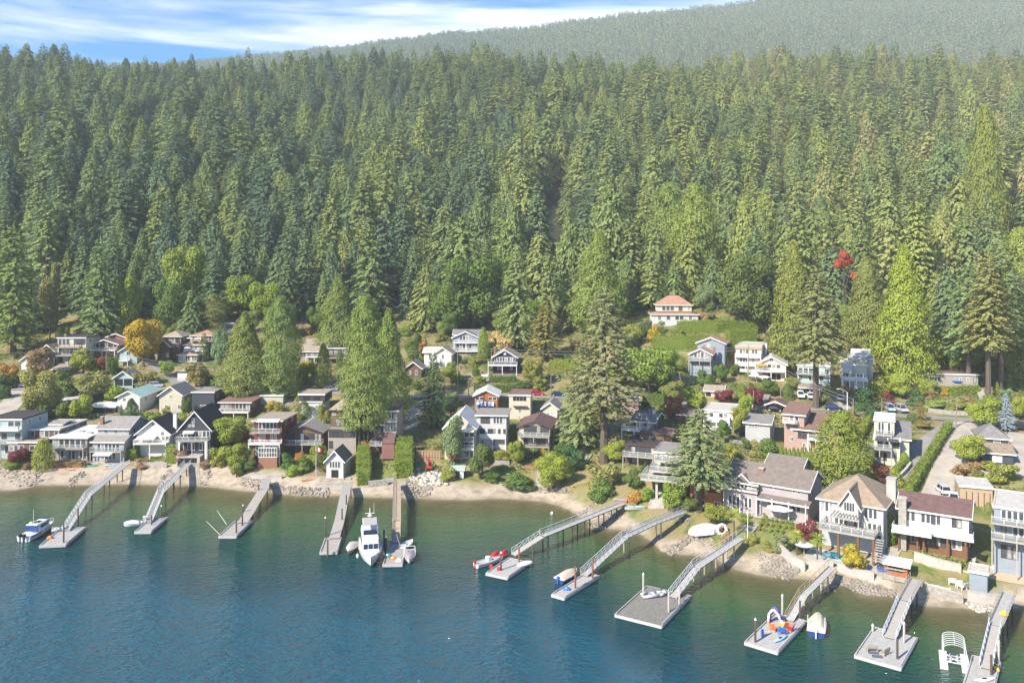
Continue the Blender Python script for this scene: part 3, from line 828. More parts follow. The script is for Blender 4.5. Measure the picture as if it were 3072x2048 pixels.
house('hillside_house', 'white flat-roofed house below the road with a wide pale terrace roof', (2112, 1290, 2200), -22,
      [(0, 1, 0, 11, 1233, 0, 'flat', 'white', 'pale', [(1238, 1258, '.g.gg.'), (1268, 1284, 'w..g..')])], dk=[(1263, 0, .9, 1.5, 's')])
house('hillside_house', 'small grey clapboard house with a slate roof and brown end gable', (2236, 1322, 2310), -26,
      [(0, 1, 0, 8, 1268, 1243, 'gs', 'grey', 'grey', [(1269, 1283, '.www..w.'), (1297, 1309, '....w.w.')])])
house('carport', 'open carport with a low brown gable sheltering a dark car', (2300, 1236, 2352), -25,
      [(0, 1, 0, 6, 1214, 1204, 'gf', None, 'brown', [])], cat='carport', sw=False,
      ex=lambda root, w, zl, P: [MB().box(x, x + .2, y, y + .2, -1, zl(1214, .5, 0)).build('post', M_DARKW, root) for x in (0, w - .2) for y in (.1, 5.7)])
def ex_r22(root, w, zl, P):
    # stair down the right
    z = zl(1318, 1.1, 0)
    MB().slab([(.95 * w, -1.6, 0), (.95 * w, -.2, 0), (1.5 * w, -.2, z), (1.5 * w, -1.6, z)], .3).build('stair', wall_mat('beige'), root)
house('hillside_house', 'pinkish stucco house with stepped rust-brown roofs', (2350, 1356, 2434), -30,
      [(.35, 1.3, 0, 10, 1290, 1240, 'shed', 'pink', 'rust', [(1294, 1316, '.kkkk.'), (1328, 1352, '..dd..')]), (0, .72, 1, 10, 1244, 1208, 'shed', 'pink', 'rust', [(1246, 1262, '.gg.'), (1276, 1290, '.w..'), (1310, 1324, '.w..')]),
       (1.3, 1.9, 2, 9, 1290, 1250, 'shed', 'pink', 'rust', [(1294, 1304, '.g.')])], dk=[(1318, .9, 1.5, 2.0, 'w'), (1266, .0, .45, 1.2, 'w')], ex=ex_r22)
house('hillside_house', 'white modern house with a flat roof, dark awnings and a sloped glass corner', (2622, 1384, 2700), -26,
      [(0, 1, 0, 9, 1320, 0, 'flat', 'cream', 'white', [(1322, 1342, '.kk.k.kkk'), (1358, 1382, 'kkkk..d.')]), (0, .78, 2.5, 12, 1262, 0, 'flat', 'cream', 'white', [(1266, 1300, '.gg.g.')], 1325),
       (.78, 1.35, 2.5, 11, 1318, 1266, 'shed', 'cream', 'grey', [])],
      dk=[(1346, -.25, .7, 2.6, 'g'), (1304, .05, .7, 1.2, 'g', 2.5)], ex=exs(ex_awn(.05, .5, 1318, 1.8, (.06, .06, .07)), ex_awn(.55, .95, 1322, 1.4, (.06, .06, .07))))
house('hillside_house', 'grey hip-roofed house with a lower shingled garage roof at the far right', (2944, 1384, 3040), -22,
      [(0, 1, 5, 13, 1314, 1271, 'hip', 'mauve', 'grey', [(1316, 1330, '.kgk')]), (0, 1, 0, 5, 1360, 1328, 'shed', 'char', 'shake', [(1366, 1386, '..ss..')])])
def ex_r11(root, w, zl, P):
    for i in range(5):
        x = w * (.2 + i * .18)
        MB().box(x - .06, x + .06, -.08, -.02, 0, zl(1476, .5, 0)).build('batten', M_DARKW, root)
house('garage', 'wooden double garage with a flat grey roof by the silver car', (2880, 1512, 2978), -21,
      [(0, 1, 0, 7, 1462, 0, 'flat', 'tan', 'pale', [])], cat='garage', sw=False, ex=ex_r11)
def ex_r7(root, w, zl, P):
    zA = zl(1478, .5, 0)
    # lower skirt roofs with white fascia
    for u0, u1, o, py0, py1 in ((-.02, .42, 1.6, 1476, 1470), (.42, 1.05, 2.2, 1492, 1484)):
        a, b = zl(py0, .4, -o), zl(py1, .4, 0)
        MB().slab([(u0 * w, -o, a), (u1 * w, -o, a), (u1 * w, -.03, b + .5), (u0 * w, -.03, b + .5)], .2).build('skirt_roof', roof_mat('taupe'), root)
        MB().box(u0 * w, u1 * w, -o - .12, -o - .02, a - .3, a + .02).build('fascia', M_TRIM, root)
    for u in (-.01, .2, .41, .6, .8, 1.0):
        MB().box(u * w, u * w + .18, -2.0, -1.82, -.5, zl(1492, .5, -2)).build('post', M_TRIM, root)
    # decorative front gable on the left wing
    z = zl(1447, .18, -1)
    MB().prism([(.1 * w, -1.05, z), (.32 * w, -1.05, z), (.21 * w, -1.05, z + 1.7)], (0, 5, 0)).build('gable', roof_mat('taupe'), root)
    b = MB()
    for s in (-1, 1):
        b.prism([(.21 * w + s * .125 * w, -1.2, z - .1), (.21 * w, -1.2, z + 1.75), (.21 * w, -1.2, z + 2.0), (.21 * w + s * .125 * w, -1.2, z + .15)], (0, .12, 0))
    b.build('bargeboard', M_TRIM, root)
house('waterfront_house', 'long mauve-grey house with a big shingled roof above boxwood terraces', (2182, 1527, 2424), -36,
      [(0, 1, 0, 10, 1449, 1396, 'gs', 'mauve', 'taupe', [(1452, 1466, '....gg...ww...ww.'), (1496, 1518, '.gg..gg.ggg.ggg.')]),
       (-.02, .4, -1, 4, 1447, 1430, 'shed', 'mauve', 'taupe', [(1448, 1462, '.gggggg.'), (1488, 1518, '.ggg.gg.')]),
       (.28, .72, 11, 18, 1402, 1368, 'gs', 'mauve', 'taupe', [])], ch=[(.38, 3, 1404, 1.0, M_BRICK)], ex=ex_r7)
def ex_r8(root, w, zl, P):
    # projecting gabled bay
    xa, xb = .38 * w, .66 * w
    zt, zr = zl(1512, .5, -2.5), zl(1470, .5, -2.5)
    wall_roof(root, xa, xb, -2.2, 4, zl(1560, .5, -2), zt, zr, 'gf', wall_mat('grey'), roof_mat('shake'), M_TRIM, ov=.6)
    window(root, xa + .6, xb - .6, zl(1533, .5, -2.2), zl(1505, .5, -2.2), -2.2, M_TRIM, 4)
    z = zl(1592, .5, -4)
    MB().box(.1 * w, .95 * w, -5, -.05, z - .35, z).build('deck', M_GREYW, root)
    railing(root, [(.11 * w, -.1, z), (.11 * w, -4.9, z), (.94 * w, -4.9, z), (.94 * w, -.1, z)], 1, 'g')
    for u in (.12, .4, .7, .93):
        MB().box(u * w - .2, u * w + .2, -4.8, -4.4, -1.5, z - .35).build('pillar', wall_mat('wood'), root)
    # pergola over the deck
    b = MB()
    zz = zl(1550, .5, -4)
    for i in range(9):
        b.box(.28 * w + i * .55, .28 * w + i * .55 + .1, -4.9, -1.2, zz, zz + .18)
    b.box(.26 * w, .72 * w, -4.8, -4.65, zz - .2, zz - .01)
    for u in (.28, .7): b.box(u * w, u * w + .2, -4.8, -4.6, z, zz - .2)
    b.build('pergola', M_GREYW, root)
    st = MB()
    for i in range(9):
        st.box(w * .97, w * .97 + 1.3, -4.6 + i * .35 - 3, -4.6 + i * .35 - 2.7, z - (9 - i) * .36, z - (9 - i) * .36 + .12)
    st.build('stair', M_GREYW, root)
house('waterfront_house', 'grey house with a big tan shake hip roof and a gabled bay above the pool', (2458, 1612, 2650), -35,
      [(0, 1, 0, 13, 1508, 1424, 'hip', 'grey', 'shake', [(1515, 1545, 'ggg.......ggg.'), (1557, 1578, '.w.ggg.gg.ggg'), (1588, 1606, '.gg...gg')])],
      ch=[(1.02, 7, 1434, 1.6, M_CONC)], ex=ex_r8)
def ex_r9(root, w, zl, P):
    z = zl(1598, .4, -2.4)
    b = MB()
    b.box(-.08 * w, .5 * w, -3.4, -.05, z - .5, z); b.box(.5 * w, 1.08 * w, -1.9, -.05, z - .5, z)
    b.build('deck', M_TRIM, root)
    railing(root, [(-.07 * w, -.1, z), (-.07 * w, -3.3, z), (.49 * w, -3.3, z)], .9, 's')
    railing(root, [(.51 * w, -1.8, z), (1.07 * w, -1.8, z), (1.07 * w, -.1, z)], .9, 's')
    for u in (.0, .27, .36, .7, .95):
        MB().box(u * w, u * w + .3, -1.7, -1.4, -.6, z - .5).build('pillar', wall_mat('wood'), root)
    # stone chimney outside the left end
    zt = zl(1493, .02, -1)
    c = MB().box(.0, 1.3, -1.3, -.1, 0, zt).build('chimney', M_STONE, root)
    MB().box(-.1, 1.4, -1.4, 0, zt + .003, zt + .2).build('chimney_cap', M_CONC, c)
house('waterfront_house', 'white and brown house with a plum roof, wraparound white deck and stone chimney', (2698, 1642, 2906), -33,
      [(0, 1, 0, 9, 1535, 1487, 'gs', 'white', 'plum', [(1542, 1572, 'kgg.ggkg..kk.')], 1600), (.0, 1, .0, 8.5, 1602, 0, 'flat', 'wood', 'white', [(1606, 1636, '.kgk.kkkk.gg.')])], ex=ex_r9)
house('waterfront_house', 'blue-grey flat-roofed house with two glazed balconies at the right edge', (2982, 1702, 3130), -33,
      [(0, 1, 0, 12, 1530, 0, 'flat', 'slate', 'pale', [(1534, 1566, '.gggg.gg'), (1580, 1618, '.k.ggg.g'), (1640, 1680, '.kkk.kkk')])],
      dk=[(1577, -.05, 1, 2.2, 'g'), (1625, -.05, 1, 2.6, 'g')])
house('shed', 'small grey plank shed with a flat roof on the seawall at the right', (2908, 1768, 2962), -33,
      [(0, 1, 0, 3.6, 1718, 0, 'flat', 'slate', 'pale', [])], cat='shed', sw=False)
def ex_cab(root, w, zl, P):
    MB().box(.1 * w, .9 * w, -.3, -.03, zl(1708, .5, 0), zl(1705, .5, 0)).build('counter', M_GREYW, root)
house('beach_cabana', 'little wooden beach bar with a white sheet roof', (2652, 1722, 2722), -33,
      [(0, 1, 0, 2.6, 1693, 1676, 'shed', 'orange', 'white', [(1699, 1714, '.oooo.')])], cat='cabana', sw=False, ex=ex_cab)

house('garage', 'low garage with a tan roof below the beige flat-roofed block', (156, 1120, 206), 2, [(0, 1, 0, 6, 1108, 1093, 'shed', 'tan', 'tan', [(1111, 1119, 'o.o')])], cat='garage', sw=False)
house('garage', 'small garage with a brown door set into the bank by the branching lane', (532, 1138, 566), 0, [(0, 1, 0, 5, 1116, 0, 'flat', 'pale', 'pale', [(1119, 1136, 's')])], cat='garage', sw=False, trim=M_DARKW)
house('shed', 'brown shed with a pale roof between the dark green dome and the olive-brown tree', (226, 1186, 256), 0, [(0, 1, 0, 6, 1170, 1160, 'shed', 'brown', 'pale', [])], cat='shed', sw=False)
house('hillside_house', 'brown cottage with a grey gable left of the small white house', (1216, 1132, 1264), -2, [(0, 1, 0, 8, 1104, 1086, 'gf', 'brown', 'mid', [(1110, 1126, '.k.d.')])], cat='cottage')
house('garage', 'low garage with a tan gable roof above the maroon maple', (2116, 1190, 2168), -20, [(0, 1, 0, 7, 1172, 1156, 'gs', 'beige', 'tan', [(1176, 1189, 'o.s')])], cat='garage', sw=False)
house('shed', 'small white-doored beach shed under the red parasol', (1352, 1434, 1392), -4, [(0, 1, 0, 3, 1410, 0, 'flat', 'char', 'mint', [(1414, 1433, '..s')])], cat='shed', sw=False)
house('hillside_house', 'brown house with a shallow rust roof behind the copper-red tree', (2036, 1268, 2092), -22, [(0, 1, 0, 9, 1244, 1226, 'gs', 'brown', 'rust', [(1248, 1262, '.k.kk.')])], cat='house')
house('hillside_house', 'low beige house with a tan roof behind the carport', (2255, 1216, 2300), -22, [(0, 1, 0, 8, 1196, 1184, 'shed', 'beige', 'tan', [(1199, 1212, '.w.ww.')])], cat='house')

for h in HOUSES:
    dm = max(v[3] for v in h['vols'])
    um = max(v[1] for v in h['vols']); u0 = min(v[0] for v in h['vols'])
    o = h['P'] + Vector((math.cos(h['r']), math.sin(h['r']), 0)) * (u0 * h['w'])
    pad_rect(o, h['r'], (um - u0) * h['w'], min(dm, 9), h['P'].z)
# levelled terraces
POOL = hit(2412, 1676)
pad_rect(POOL, R(-33), 12.5, 6.5, POOL.z + .2)
TERR7 = hit(2215, 1548)
pad_rect(TERR7, R(-36), 15, 4.0, TERR7.z + .5)
PAT10 = hit(2965, 1740)
pad_rect(PAT10, R(-33), 11, 5.5, PAT10.z + .4)
# ------------------------------------------------------------------ roads (levelled into the slope)
ROADS = [('road', [(-60, 1172), (60, 1163), (180, 1172), (300, 1180), (420, 1166), (500, 1158), (600, 1166), (780, 1176), (900, 1173), (1000, 1176), (1120, 1190), (1340, 1190), (1450, 1186), (1600, 1186), (1700, 1192),
                   (1850, 1200), (1990, 1206), (2100, 1214), (2200, 1222), (2300, 1228), (2440, 1222), (2560, 1236), (2690, 1246), (2850, 1256), (2960, 1262), (3072, 1275), (3200, 1290)], 6.0),
         ('lane', [(535, 1152), (490, 1118), (462, 1096), (448, 1080)], 3.6),
         ('driveway', [(62, 1172), (48, 1195), (25, 1225), (-10, 1255)], 6.5),
         ('lane', [(2868, 1262), (2800, 1310), (2745, 1362), (2700, 1415), (2655, 1462)], 4.2),
         ('driveway', [(2905, 1268), (2880, 1330), (2845, 1400), (2825, 1470), (2812, 1492)], 6.5),
         ('driveway', [(2440, 1188), (2500, 1205), (2540, 1228)], 7.0),
         ('driveway', [(3072, 1300), (3050, 1370), (3060, 1430)], 6.5),
         ('lane', [(1290, 1200), (1236, 1236), (1222, 1290)], 5.0)]
ROADP = []
for nm, px, wd in ROADS:
    P = [hit(*p) for p in px]
    dense = []
    for a, b in zip(P, P[1:]):
        n = max(2, int((b - a).length / 1.2))
        dense += [a.lerp(b, i / n) for i in range(n)]
    dense.append(P[-1])
    for _ in range(40):
        dense = [dense[0]] + [(dense[i - 1] + dense[i] * 2 + dense[i + 1]) / 4 for i in range(1, len(dense) - 1)] + [dense[-1]]
    for p in dense: p.z = ground(p.x, p.y)
    for _ in range(40):
        zs = [p.z for p in dense]
        for i in range(1, len(dense) - 1): dense[i].z = (zs[i - 1] + zs[i] * 2 + zs[i + 1]) / 4
    pad_path(dense, wd)
    ROADP.append((nm, dense, wd))

# ------------------------------------------------------------------ ground, hillside, mountain
def attr(me, name, vals):
    a = me.attributes.new(name, 'FLOAT', 'POINT')
    a.data.foreach_set('value', np.asarray(vals, dtype=np.float32).ravel())
def grid_mesh(name, X, Y, Z, m):
    ny, nx = X.shape
    V = np.stack([X, Y, Z], -1).reshape(-1, 3)
    idx = np.arange(nx * ny).reshape(ny, nx)
    Fq = np.stack([idx[:-1, :-1], idx[:-1, 1:], idx[1:, 1:], idx[1:, :-1]], -1).reshape(-1, 4)
    return np_mesh(name, V, Fq, m, True)

def ground_material():
    m = bpy.data.materials.new('ground'); m.use_nodes = True
    t = m.node_tree; b = t.nodes['Principled BSDF']
    b.inputs['Roughness'].default_value = .95; b.inputs['Specular IOR Level'].default_value = .15
    tcn = N(t, 'ShaderNodeTexCoord')
    def noise(s, d=5.0, dist=0.0):
        n = N(t, 'ShaderNodeTexNoise', Scale=s, Detail=d, Roughness=.65, Distortion=dist)
        t.links.new(tcn.outputs['Object'], n.inputs['Vector'])
        return n.outputs[0]
    def ramp(v, stops):
        r = N(t, 'ShaderNodeValToRGB')
        e = r.color_ramp.elements
        e[0].position, e[0].color = stops[0][0], (*stops[0][1], 1)
        e[1].position, e[1].color = stops[-1][0], (*stops[-1][1], 1)
        for p, c in stops[1:-1]:
            k = e.new(p); k.color = (*c, 1)
        t.links.new(v, r.inputs[0])
        return r.outputs[0]
    soil = ramp(noise(.11, 7, .6), [(.30, (.055, .075, .022)), (.42, (.105, .135, .035)), (.50, (.21, .19, .075)), (.58, (.23, .18, .11)), (.70, (.10, .12, .032))])
    sand = ramp(noise(.35, 8, .3), [(.30, (.21, .175, .13)), (.48, (.33, .275, .21)), (.56, (.40, .34, .265)), (.72, (.235, .195, .145))])
    wet = N(t, 'ShaderNodeAttribute', attribute_name='wet')
    sd = N(t, 'ShaderNodeAttribute', attribute_name='sand')
    wetcol = ramp(noise(.22, 6), [(.3, (.085, .072, .032)), (.7, (.17, .14, .075))])
    m1 = N(t, 'ShaderNodeMix', data_type='RGBA'); m2 = N(t, 'ShaderNodeMix', data_type='RGBA')
    t.links.new(wet.outputs['Fac'], m1.inputs[0]); t.links.new(sand, m1.inputs[6]); t.links.new(wetcol, m1.inputs[7])
    t.links.new(sd.outputs['Fac'], m2.inputs[0]); t.links.new(soil, m2.inputs[6]); t.links.new(m1.outputs[2], m2.inputs[7])
    t.links.new(m2.outputs[2], b.inputs['Base Color'])
    bn = N(t, 'ShaderNodeBump', Strength=.5, Distance=.25)
    t.links.new(noise(1.4, 8), bn.inputs['Height']); t.links.new(bn.outputs[0], b.inputs['Normal'])
    return m
M_GROUND = ground_material()
M_FLOOR = mat('forest floor', (.035, .04, .022), rough=.95, var=.25, scale=.05)

rough = RNG.normal(0, .05, GZ.shape)
S_GRID = MY - shore(MX)
Zg = GZ + rough * (1 - PADMASK) * (S_GRID > 2)
gm = grid_mesh('ground', MX, MY, Zg, M_GROUND)
edge = np.interp(MX, [-140, -60, -35, 0, 20, 40, 90], [15, 12, 9, 9, 8, 9, 7]) + 1.2 * np.sin(MX * .13) + .8 * np.sin(MX * .41 + 1)
attr(gm, 'sand', np.clip((edge - S_GRID) / 3, 0, 1) )
attr(gm, 'wet', np.clip((1.6 - S_GRID) / 3.2, 0, 1))
link('ground', gm, None, 'structure')

hx = np.arange(-900, 901, 12.0); hy = np.concatenate([np.arange(328, 1000, 12.0), np.arange(1000, 1300, 20.0)])
HX, HYm = np.meshgrid(hx, hy)
HZ = tps(HX, HYm) + RNG.normal(0, .8, HX.shape)
HZ[0] -= 3
link('hillside', grid_mesh('hillside', HX, HYm, HZ, M_FLOOR), None, 'structure')

def far_top(X):
    px = CX + X / 2600 * F
    py = np.interp(px, [-1200, 0, 500, 840, 1100, 1300, 1540, 1800, 2200, 2600, 3072, 4200], [215, 205, 186, 158, 123, 100, 79, 49, 4, -40, -85, -140]) + 30
    return CH - (py - HY) * 2600 / F
def far_z(X, Y):
    tp = far_top(X)
    k = np.clip((Y - 1150) / 1450, 0, 1.4)
    z = 170 + (tp - 170) * np.where(k < 1, k ** .92, 1 - (k - 1) * .8)
    return z + 5 * np.sin(X * .011 + Y * .004) * np.clip(1 - abs(k - .6), 0, 1) + 1.5 * np.sin(X * .031 + 2) * (k > .2)
fx = np.arange(-2300, 2301, 40.0); fy = np.arange(1150, 2721, 40.0)
FX, FY = np.meshgrid(fx, fy)
link('mountain', grid_mesh('mountain', FX, FY, far_z(FX, FY), M_FLOOR), None, 'structure')

for nm, P, wd in ROADP:
    rows = []
    for i, p in enumerate(P):
        d = (P[min(i + 1, len(P) - 1)] - P[max(i - 1, 0)]); d.z = 0; d.normalize()
        s = Vector((d.y, -d.x, 0))
        rows.append([p + s * (wd / 2 * k) + Vector((0, 0, .10)) for k in (-1, -.5, 0, .5, 1)])
    V = [q for r_ in rows for q in r_]
    Fq = [(i * 5 + j, i * 5 + j + 1, (i + 1) * 5 + j + 1, (i + 1) * 5 + j) for i in range(len(rows) - 1) for j in range(4)]
    link(nm, np_mesh(nm, V, Fq, mat('drive concrete', (.40, .36, .31), rough=.92, var=.14, scale=.25, bump=.2) if nm == 'driveway' else mat('lane asphalt', (.27, .255, .235), rough=.92, var=.14, scale=.3, bump=.2), True), None, 'structure')

def patch(name, q, m, n=14, up=.06):
    V = []
    for i in range(n + 1):
        for j in range(n + 1):
            a, b = i / n, j / n
            px = (q[0][0] * (1 - a) + q[1][0] * a) * (1 - b) + (q[3][0] * (1 - a) + q[2][0] * a) * b
            py = (q[0][1] * (1 - a) + q[1][1] * a) * (1 - b) + (q[3][1] * (1 - a) + q[2][1] * a) * b
            p = hit(px, py); V.append((p.x, p.y, p.z + up))
    k = n + 1
    link(name, np_mesh(name, V, [(i * k + j, (i + 1) * k + j, (i + 1) * k + j + 1, i * k + j + 1) for i in range(n) for j in range(n)], m, True), None, 'structure')
M_LAWN = mat('mown lawn', (.115, .165, .035), rough=.95, var=.2, scale=.6, bump=.4, bscale=20, col2=(.19, .18, .06))
M_DRY = mat('dry grass', (.30, .225, .11), rough=.95, var=.2, scale=.5, bump=.4, bscale=12, col2=(.17, .155, .06))
patch('lawn', [(2196, 1622), (2330, 1640), (2322, 1606), (2206, 1586)], M_LAWN)
patch('lawn', [(1126, 1446), (1186, 1440), (1188, 1376), (1128, 1380)], M_LAWN)
patch('lawn', [(322, 1190), (400, 1186), (392, 1162), (330, 1158)], M_LAWN)
patch('dry_bank', [(1690, 1466), (1800, 1440), (1830, 1370), (1760, 1380)], M_DRY)
patch('dirt_bank', [(1420, 1165), (1460, 1168), (1440, 1110), (1380, 1120)], mat('bare earth', (.33, .26, .19), rough=.95, var=.2, scale=.4, bump=.5))
patch('garden_path', [(150, 1393), (376, 1391), (374, 1383), (150, 1385)], mat('patio paving', (.40, .36, .32), rough=.9, var=.15, scale=.9))

# ------------------------------------------------------------------ water
def water_material():
    m = bpy.data.materials.new('sea water'); m.use_nodes = True
    t = m.node_tree; b = t.nodes['Principled BSDF']
    b.inputs['Roughness'].default_value = .06; b.inputs['IOR'].default_value = 1.333; b.inputs['Specular IOR Level'].default_value = .36
    a = N(t, 'ShaderNodeAttribute', attribute_name='depth')
    tcn = N(t, 'ShaderNodeTexCoord')
    n0 = N(t, 'ShaderNodeTexNoise', Scale=.028, Detail=5.0, Roughness=.6, Distortion=.5)
    t.links.new(tcn.outputs['Object'], n0.inputs['Vector'])
    ad = N(t, 'ShaderNodeMath', operation='MULTIPLY_ADD')
    sb = N(t, 'ShaderNodeMath', operation='SUBTRACT'); sb.inputs[1].default_value = .5
    t.links.new(n0.outputs[0], sb.inputs[0])
    t.links.new(sb.outputs[0], ad.inputs[0]); ad.inputs[1].default_value = 34.0
    t.links.new(a.outputs['Fac'], ad.inputs[2])
    mr = N(t, 'ShaderNodeMapRange'); mr.inputs['From Min'].default_value = 0; mr.inputs['From Max'].default_value = 66
    t.links.new(ad.outputs[0], mr.inputs['Value'])
    r = N(t, 'ShaderNodeValToRGB'); e = r.color_ramp.elements
    e[0].position = 0; e[0].color = (.085, .078, .022, 1)
    e[1].position = 1; e[1].color = (.007, .068, .106, 1)
    for p, c in ((.12, (.050, .084, .018)), (.36, (.014, .068, .026)), (.58, (.005, .046, .040)), (.82, (.004, .044, .064))):
        k = e.new(p); k.color = (*c, 1)
    t.links.new(mr.outputs[0], r.inputs[0]); t.links.new(r.outputs[0], b.inputs['Base Color'])
    al = N(t, 'ShaderNodeMapRange'); al.inputs['From Min'].default_value = 0; al.inputs['From Max'].default_value = 15; al.inputs['To Min'].default_value = .2; al.inputs['To Max'].default_value = 1
    t.links.new(a.outputs['Fac'], al.inputs['Value']); t.links.new(al.outputs[0], b.inputs['Alpha'])
    prev = None
    for sc, st, dist, rot in ((.55, (1, 2.4, 1), .8, 18), (1.5, (1, 2.2, 1), .34, -14), (.11, (1, 1.8, 1), .8, 10)):
        mpn = N(t, 'ShaderNodeMapping'); mpn.inputs['Scale'].default_value = st; mpn.inputs['Rotation'].default_value = (0, 0, R(rot))
        t.links.new(tcn.outputs['Object'], mpn.inputs[0])
        nz = N(t, 'ShaderNodeTexNoise', Scale=sc, Detail=3.0, Roughness=.5, Distortion=.3)
        t.links.new(mpn.outputs[0], nz.inputs['Vector'])
        bn = N(t, 'ShaderNodeBump', Strength=1.0, Distance=dist)
        t.links.new(nz.outputs[0], bn.inputs['Height'])
        if prev: t.links.new(prev.outputs[0], bn.inputs['Normal'])
        prev = bn
    t.links.new(prev.outputs[0], b.inputs['Normal'])
    return m
wx = np.arange(-600, 601, 4.0); wy = np.concatenate([np.arange(-45, 105, 15.0), np.arange(105, 204, 2.0)])
WX, WY = np.meshgrid(wx, wy)
wm = grid_mesh('water', WX, WY, np.zeros_like(WX), water_material())
attr(wm, 'depth', np.clip(shore(WX) - WY, 0, 80))
link('water', wm, None, 'structure')

# ------------------------------------------------------------------ foliage
def leaf_mat(name, forest=False, pal=None):
    m = bpy.data.materials.new(name); m.use_nodes = True
    t = m.node_tree; b = t.nodes['Principled BSDF']
    b.inputs['Roughness'].default_value = .75; b.inputs['Specular IOR Level'].default_value = .12
    oi = N(t, 'ShaderNodeObjectInfo')
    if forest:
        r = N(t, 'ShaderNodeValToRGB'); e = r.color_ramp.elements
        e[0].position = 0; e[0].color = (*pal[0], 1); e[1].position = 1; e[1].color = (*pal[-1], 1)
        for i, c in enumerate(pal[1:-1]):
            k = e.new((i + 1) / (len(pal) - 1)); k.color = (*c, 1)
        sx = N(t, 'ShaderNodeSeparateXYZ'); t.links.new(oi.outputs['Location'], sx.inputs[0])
        bx = N(t, 'ShaderNodeMapRange'); bx.inputs['From Min'].default_value = -160; bx.inputs['From Max'].default_value = 220; bx.inputs['To Min'].default_value = 0; bx.inputs['To Max'].default_value = .36  # darker towards the left: species mix, plus shade there put into the colour
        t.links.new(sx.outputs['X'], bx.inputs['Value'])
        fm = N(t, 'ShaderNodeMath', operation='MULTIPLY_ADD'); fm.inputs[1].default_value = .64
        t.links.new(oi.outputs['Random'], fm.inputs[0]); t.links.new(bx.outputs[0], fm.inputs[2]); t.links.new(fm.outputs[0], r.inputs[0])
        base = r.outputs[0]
    else:
        base = oi.outputs['Color']
    tcn = N(t, 'ShaderNodeTexCoord')
    ge = N(t, 'ShaderNodeNewGeometry')
    mr = N(t, 'ShaderNodeMapRange'); mr.inputs['To Min'].default_value = .84; mr.inputs['To Max'].default_value = 1.17
    t.links.new(ge.outputs['Random Per Island'], mr.inputs['Value'])
    hsv = N(t, 'ShaderNodeHueSaturation')
    hm = N(t, 'ShaderNodeMapRange'); hm.inputs['To Min'].default_value = .485; hm.inputs['To Max'].default_value = .515
    t.links.new(ge.outputs['Random Per Island'], hm.inputs['Value'])
    t.links.new(hm.outputs[0], hsv.inputs['Hue']); t.links.new(mr.outputs[0], hsv.inputs['Value']); t.links.new(base, hsv.inputs['Color'])
    t.links.new(hsv.outputs[0], b.inputs['Base Color'])
    tr = N(t, 'ShaderNodeBsdfTranslucent'); ms = N(t, 'ShaderNodeMixShader'); ms.inputs[0].default_value = .22
    t.links.new(hsv.outputs[0], tr.inputs['Color'])
    o = t.nodes['Material Output']
    t.links.new(b.outputs[0], ms.inputs[1]); t.links.new(tr.outputs[0], ms.inputs[2]); t.links.new(ms.outputs[0], o.inputs['Surface'])
    return m
M_LEAF = leaf_mat('leaves')
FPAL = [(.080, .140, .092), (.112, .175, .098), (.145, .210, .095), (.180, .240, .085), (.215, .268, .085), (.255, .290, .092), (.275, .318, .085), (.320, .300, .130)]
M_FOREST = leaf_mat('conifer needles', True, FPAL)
M_FARF = leaf_mat('far needles haze-paled', True, [(.13, .22, .16), (.18, .27, .17), (.24, .31, .17), (.29, .34, .18)])  # same needles as the near forest; haze paleness is put into this palette
M_BARK = mat('bark', (.13, .105, .085), rough=.95, var=.25, scale=3, bump=.6, stretch=(4, 4, .7))

def cards(P, D, Nn, L, Wd):
    P, D, Nn = np.array(P), np.array(D), np.array(Nn)
    L = np.array(L)[:, None]; Wd = np.array(Wd)[:, None]
    D = D / np.linalg.norm(D, axis=1, keepdims=True)
    S = np.cross(D, Nn); S /= np.linalg.norm(S, axis=1, keepdims=True) + 1e-9
    Nn = np.cross(S, D)
    M = P + D * L * .45 + Nn * L * .06
    V = np.stack([P, M + S * Wd * .5, P + D * L - Nn * L * .10, M - S * Wd * .5], 1).reshape(-1, 3)
    n = len(P)
    return V, np.arange(n * 4).reshape(n, 4)

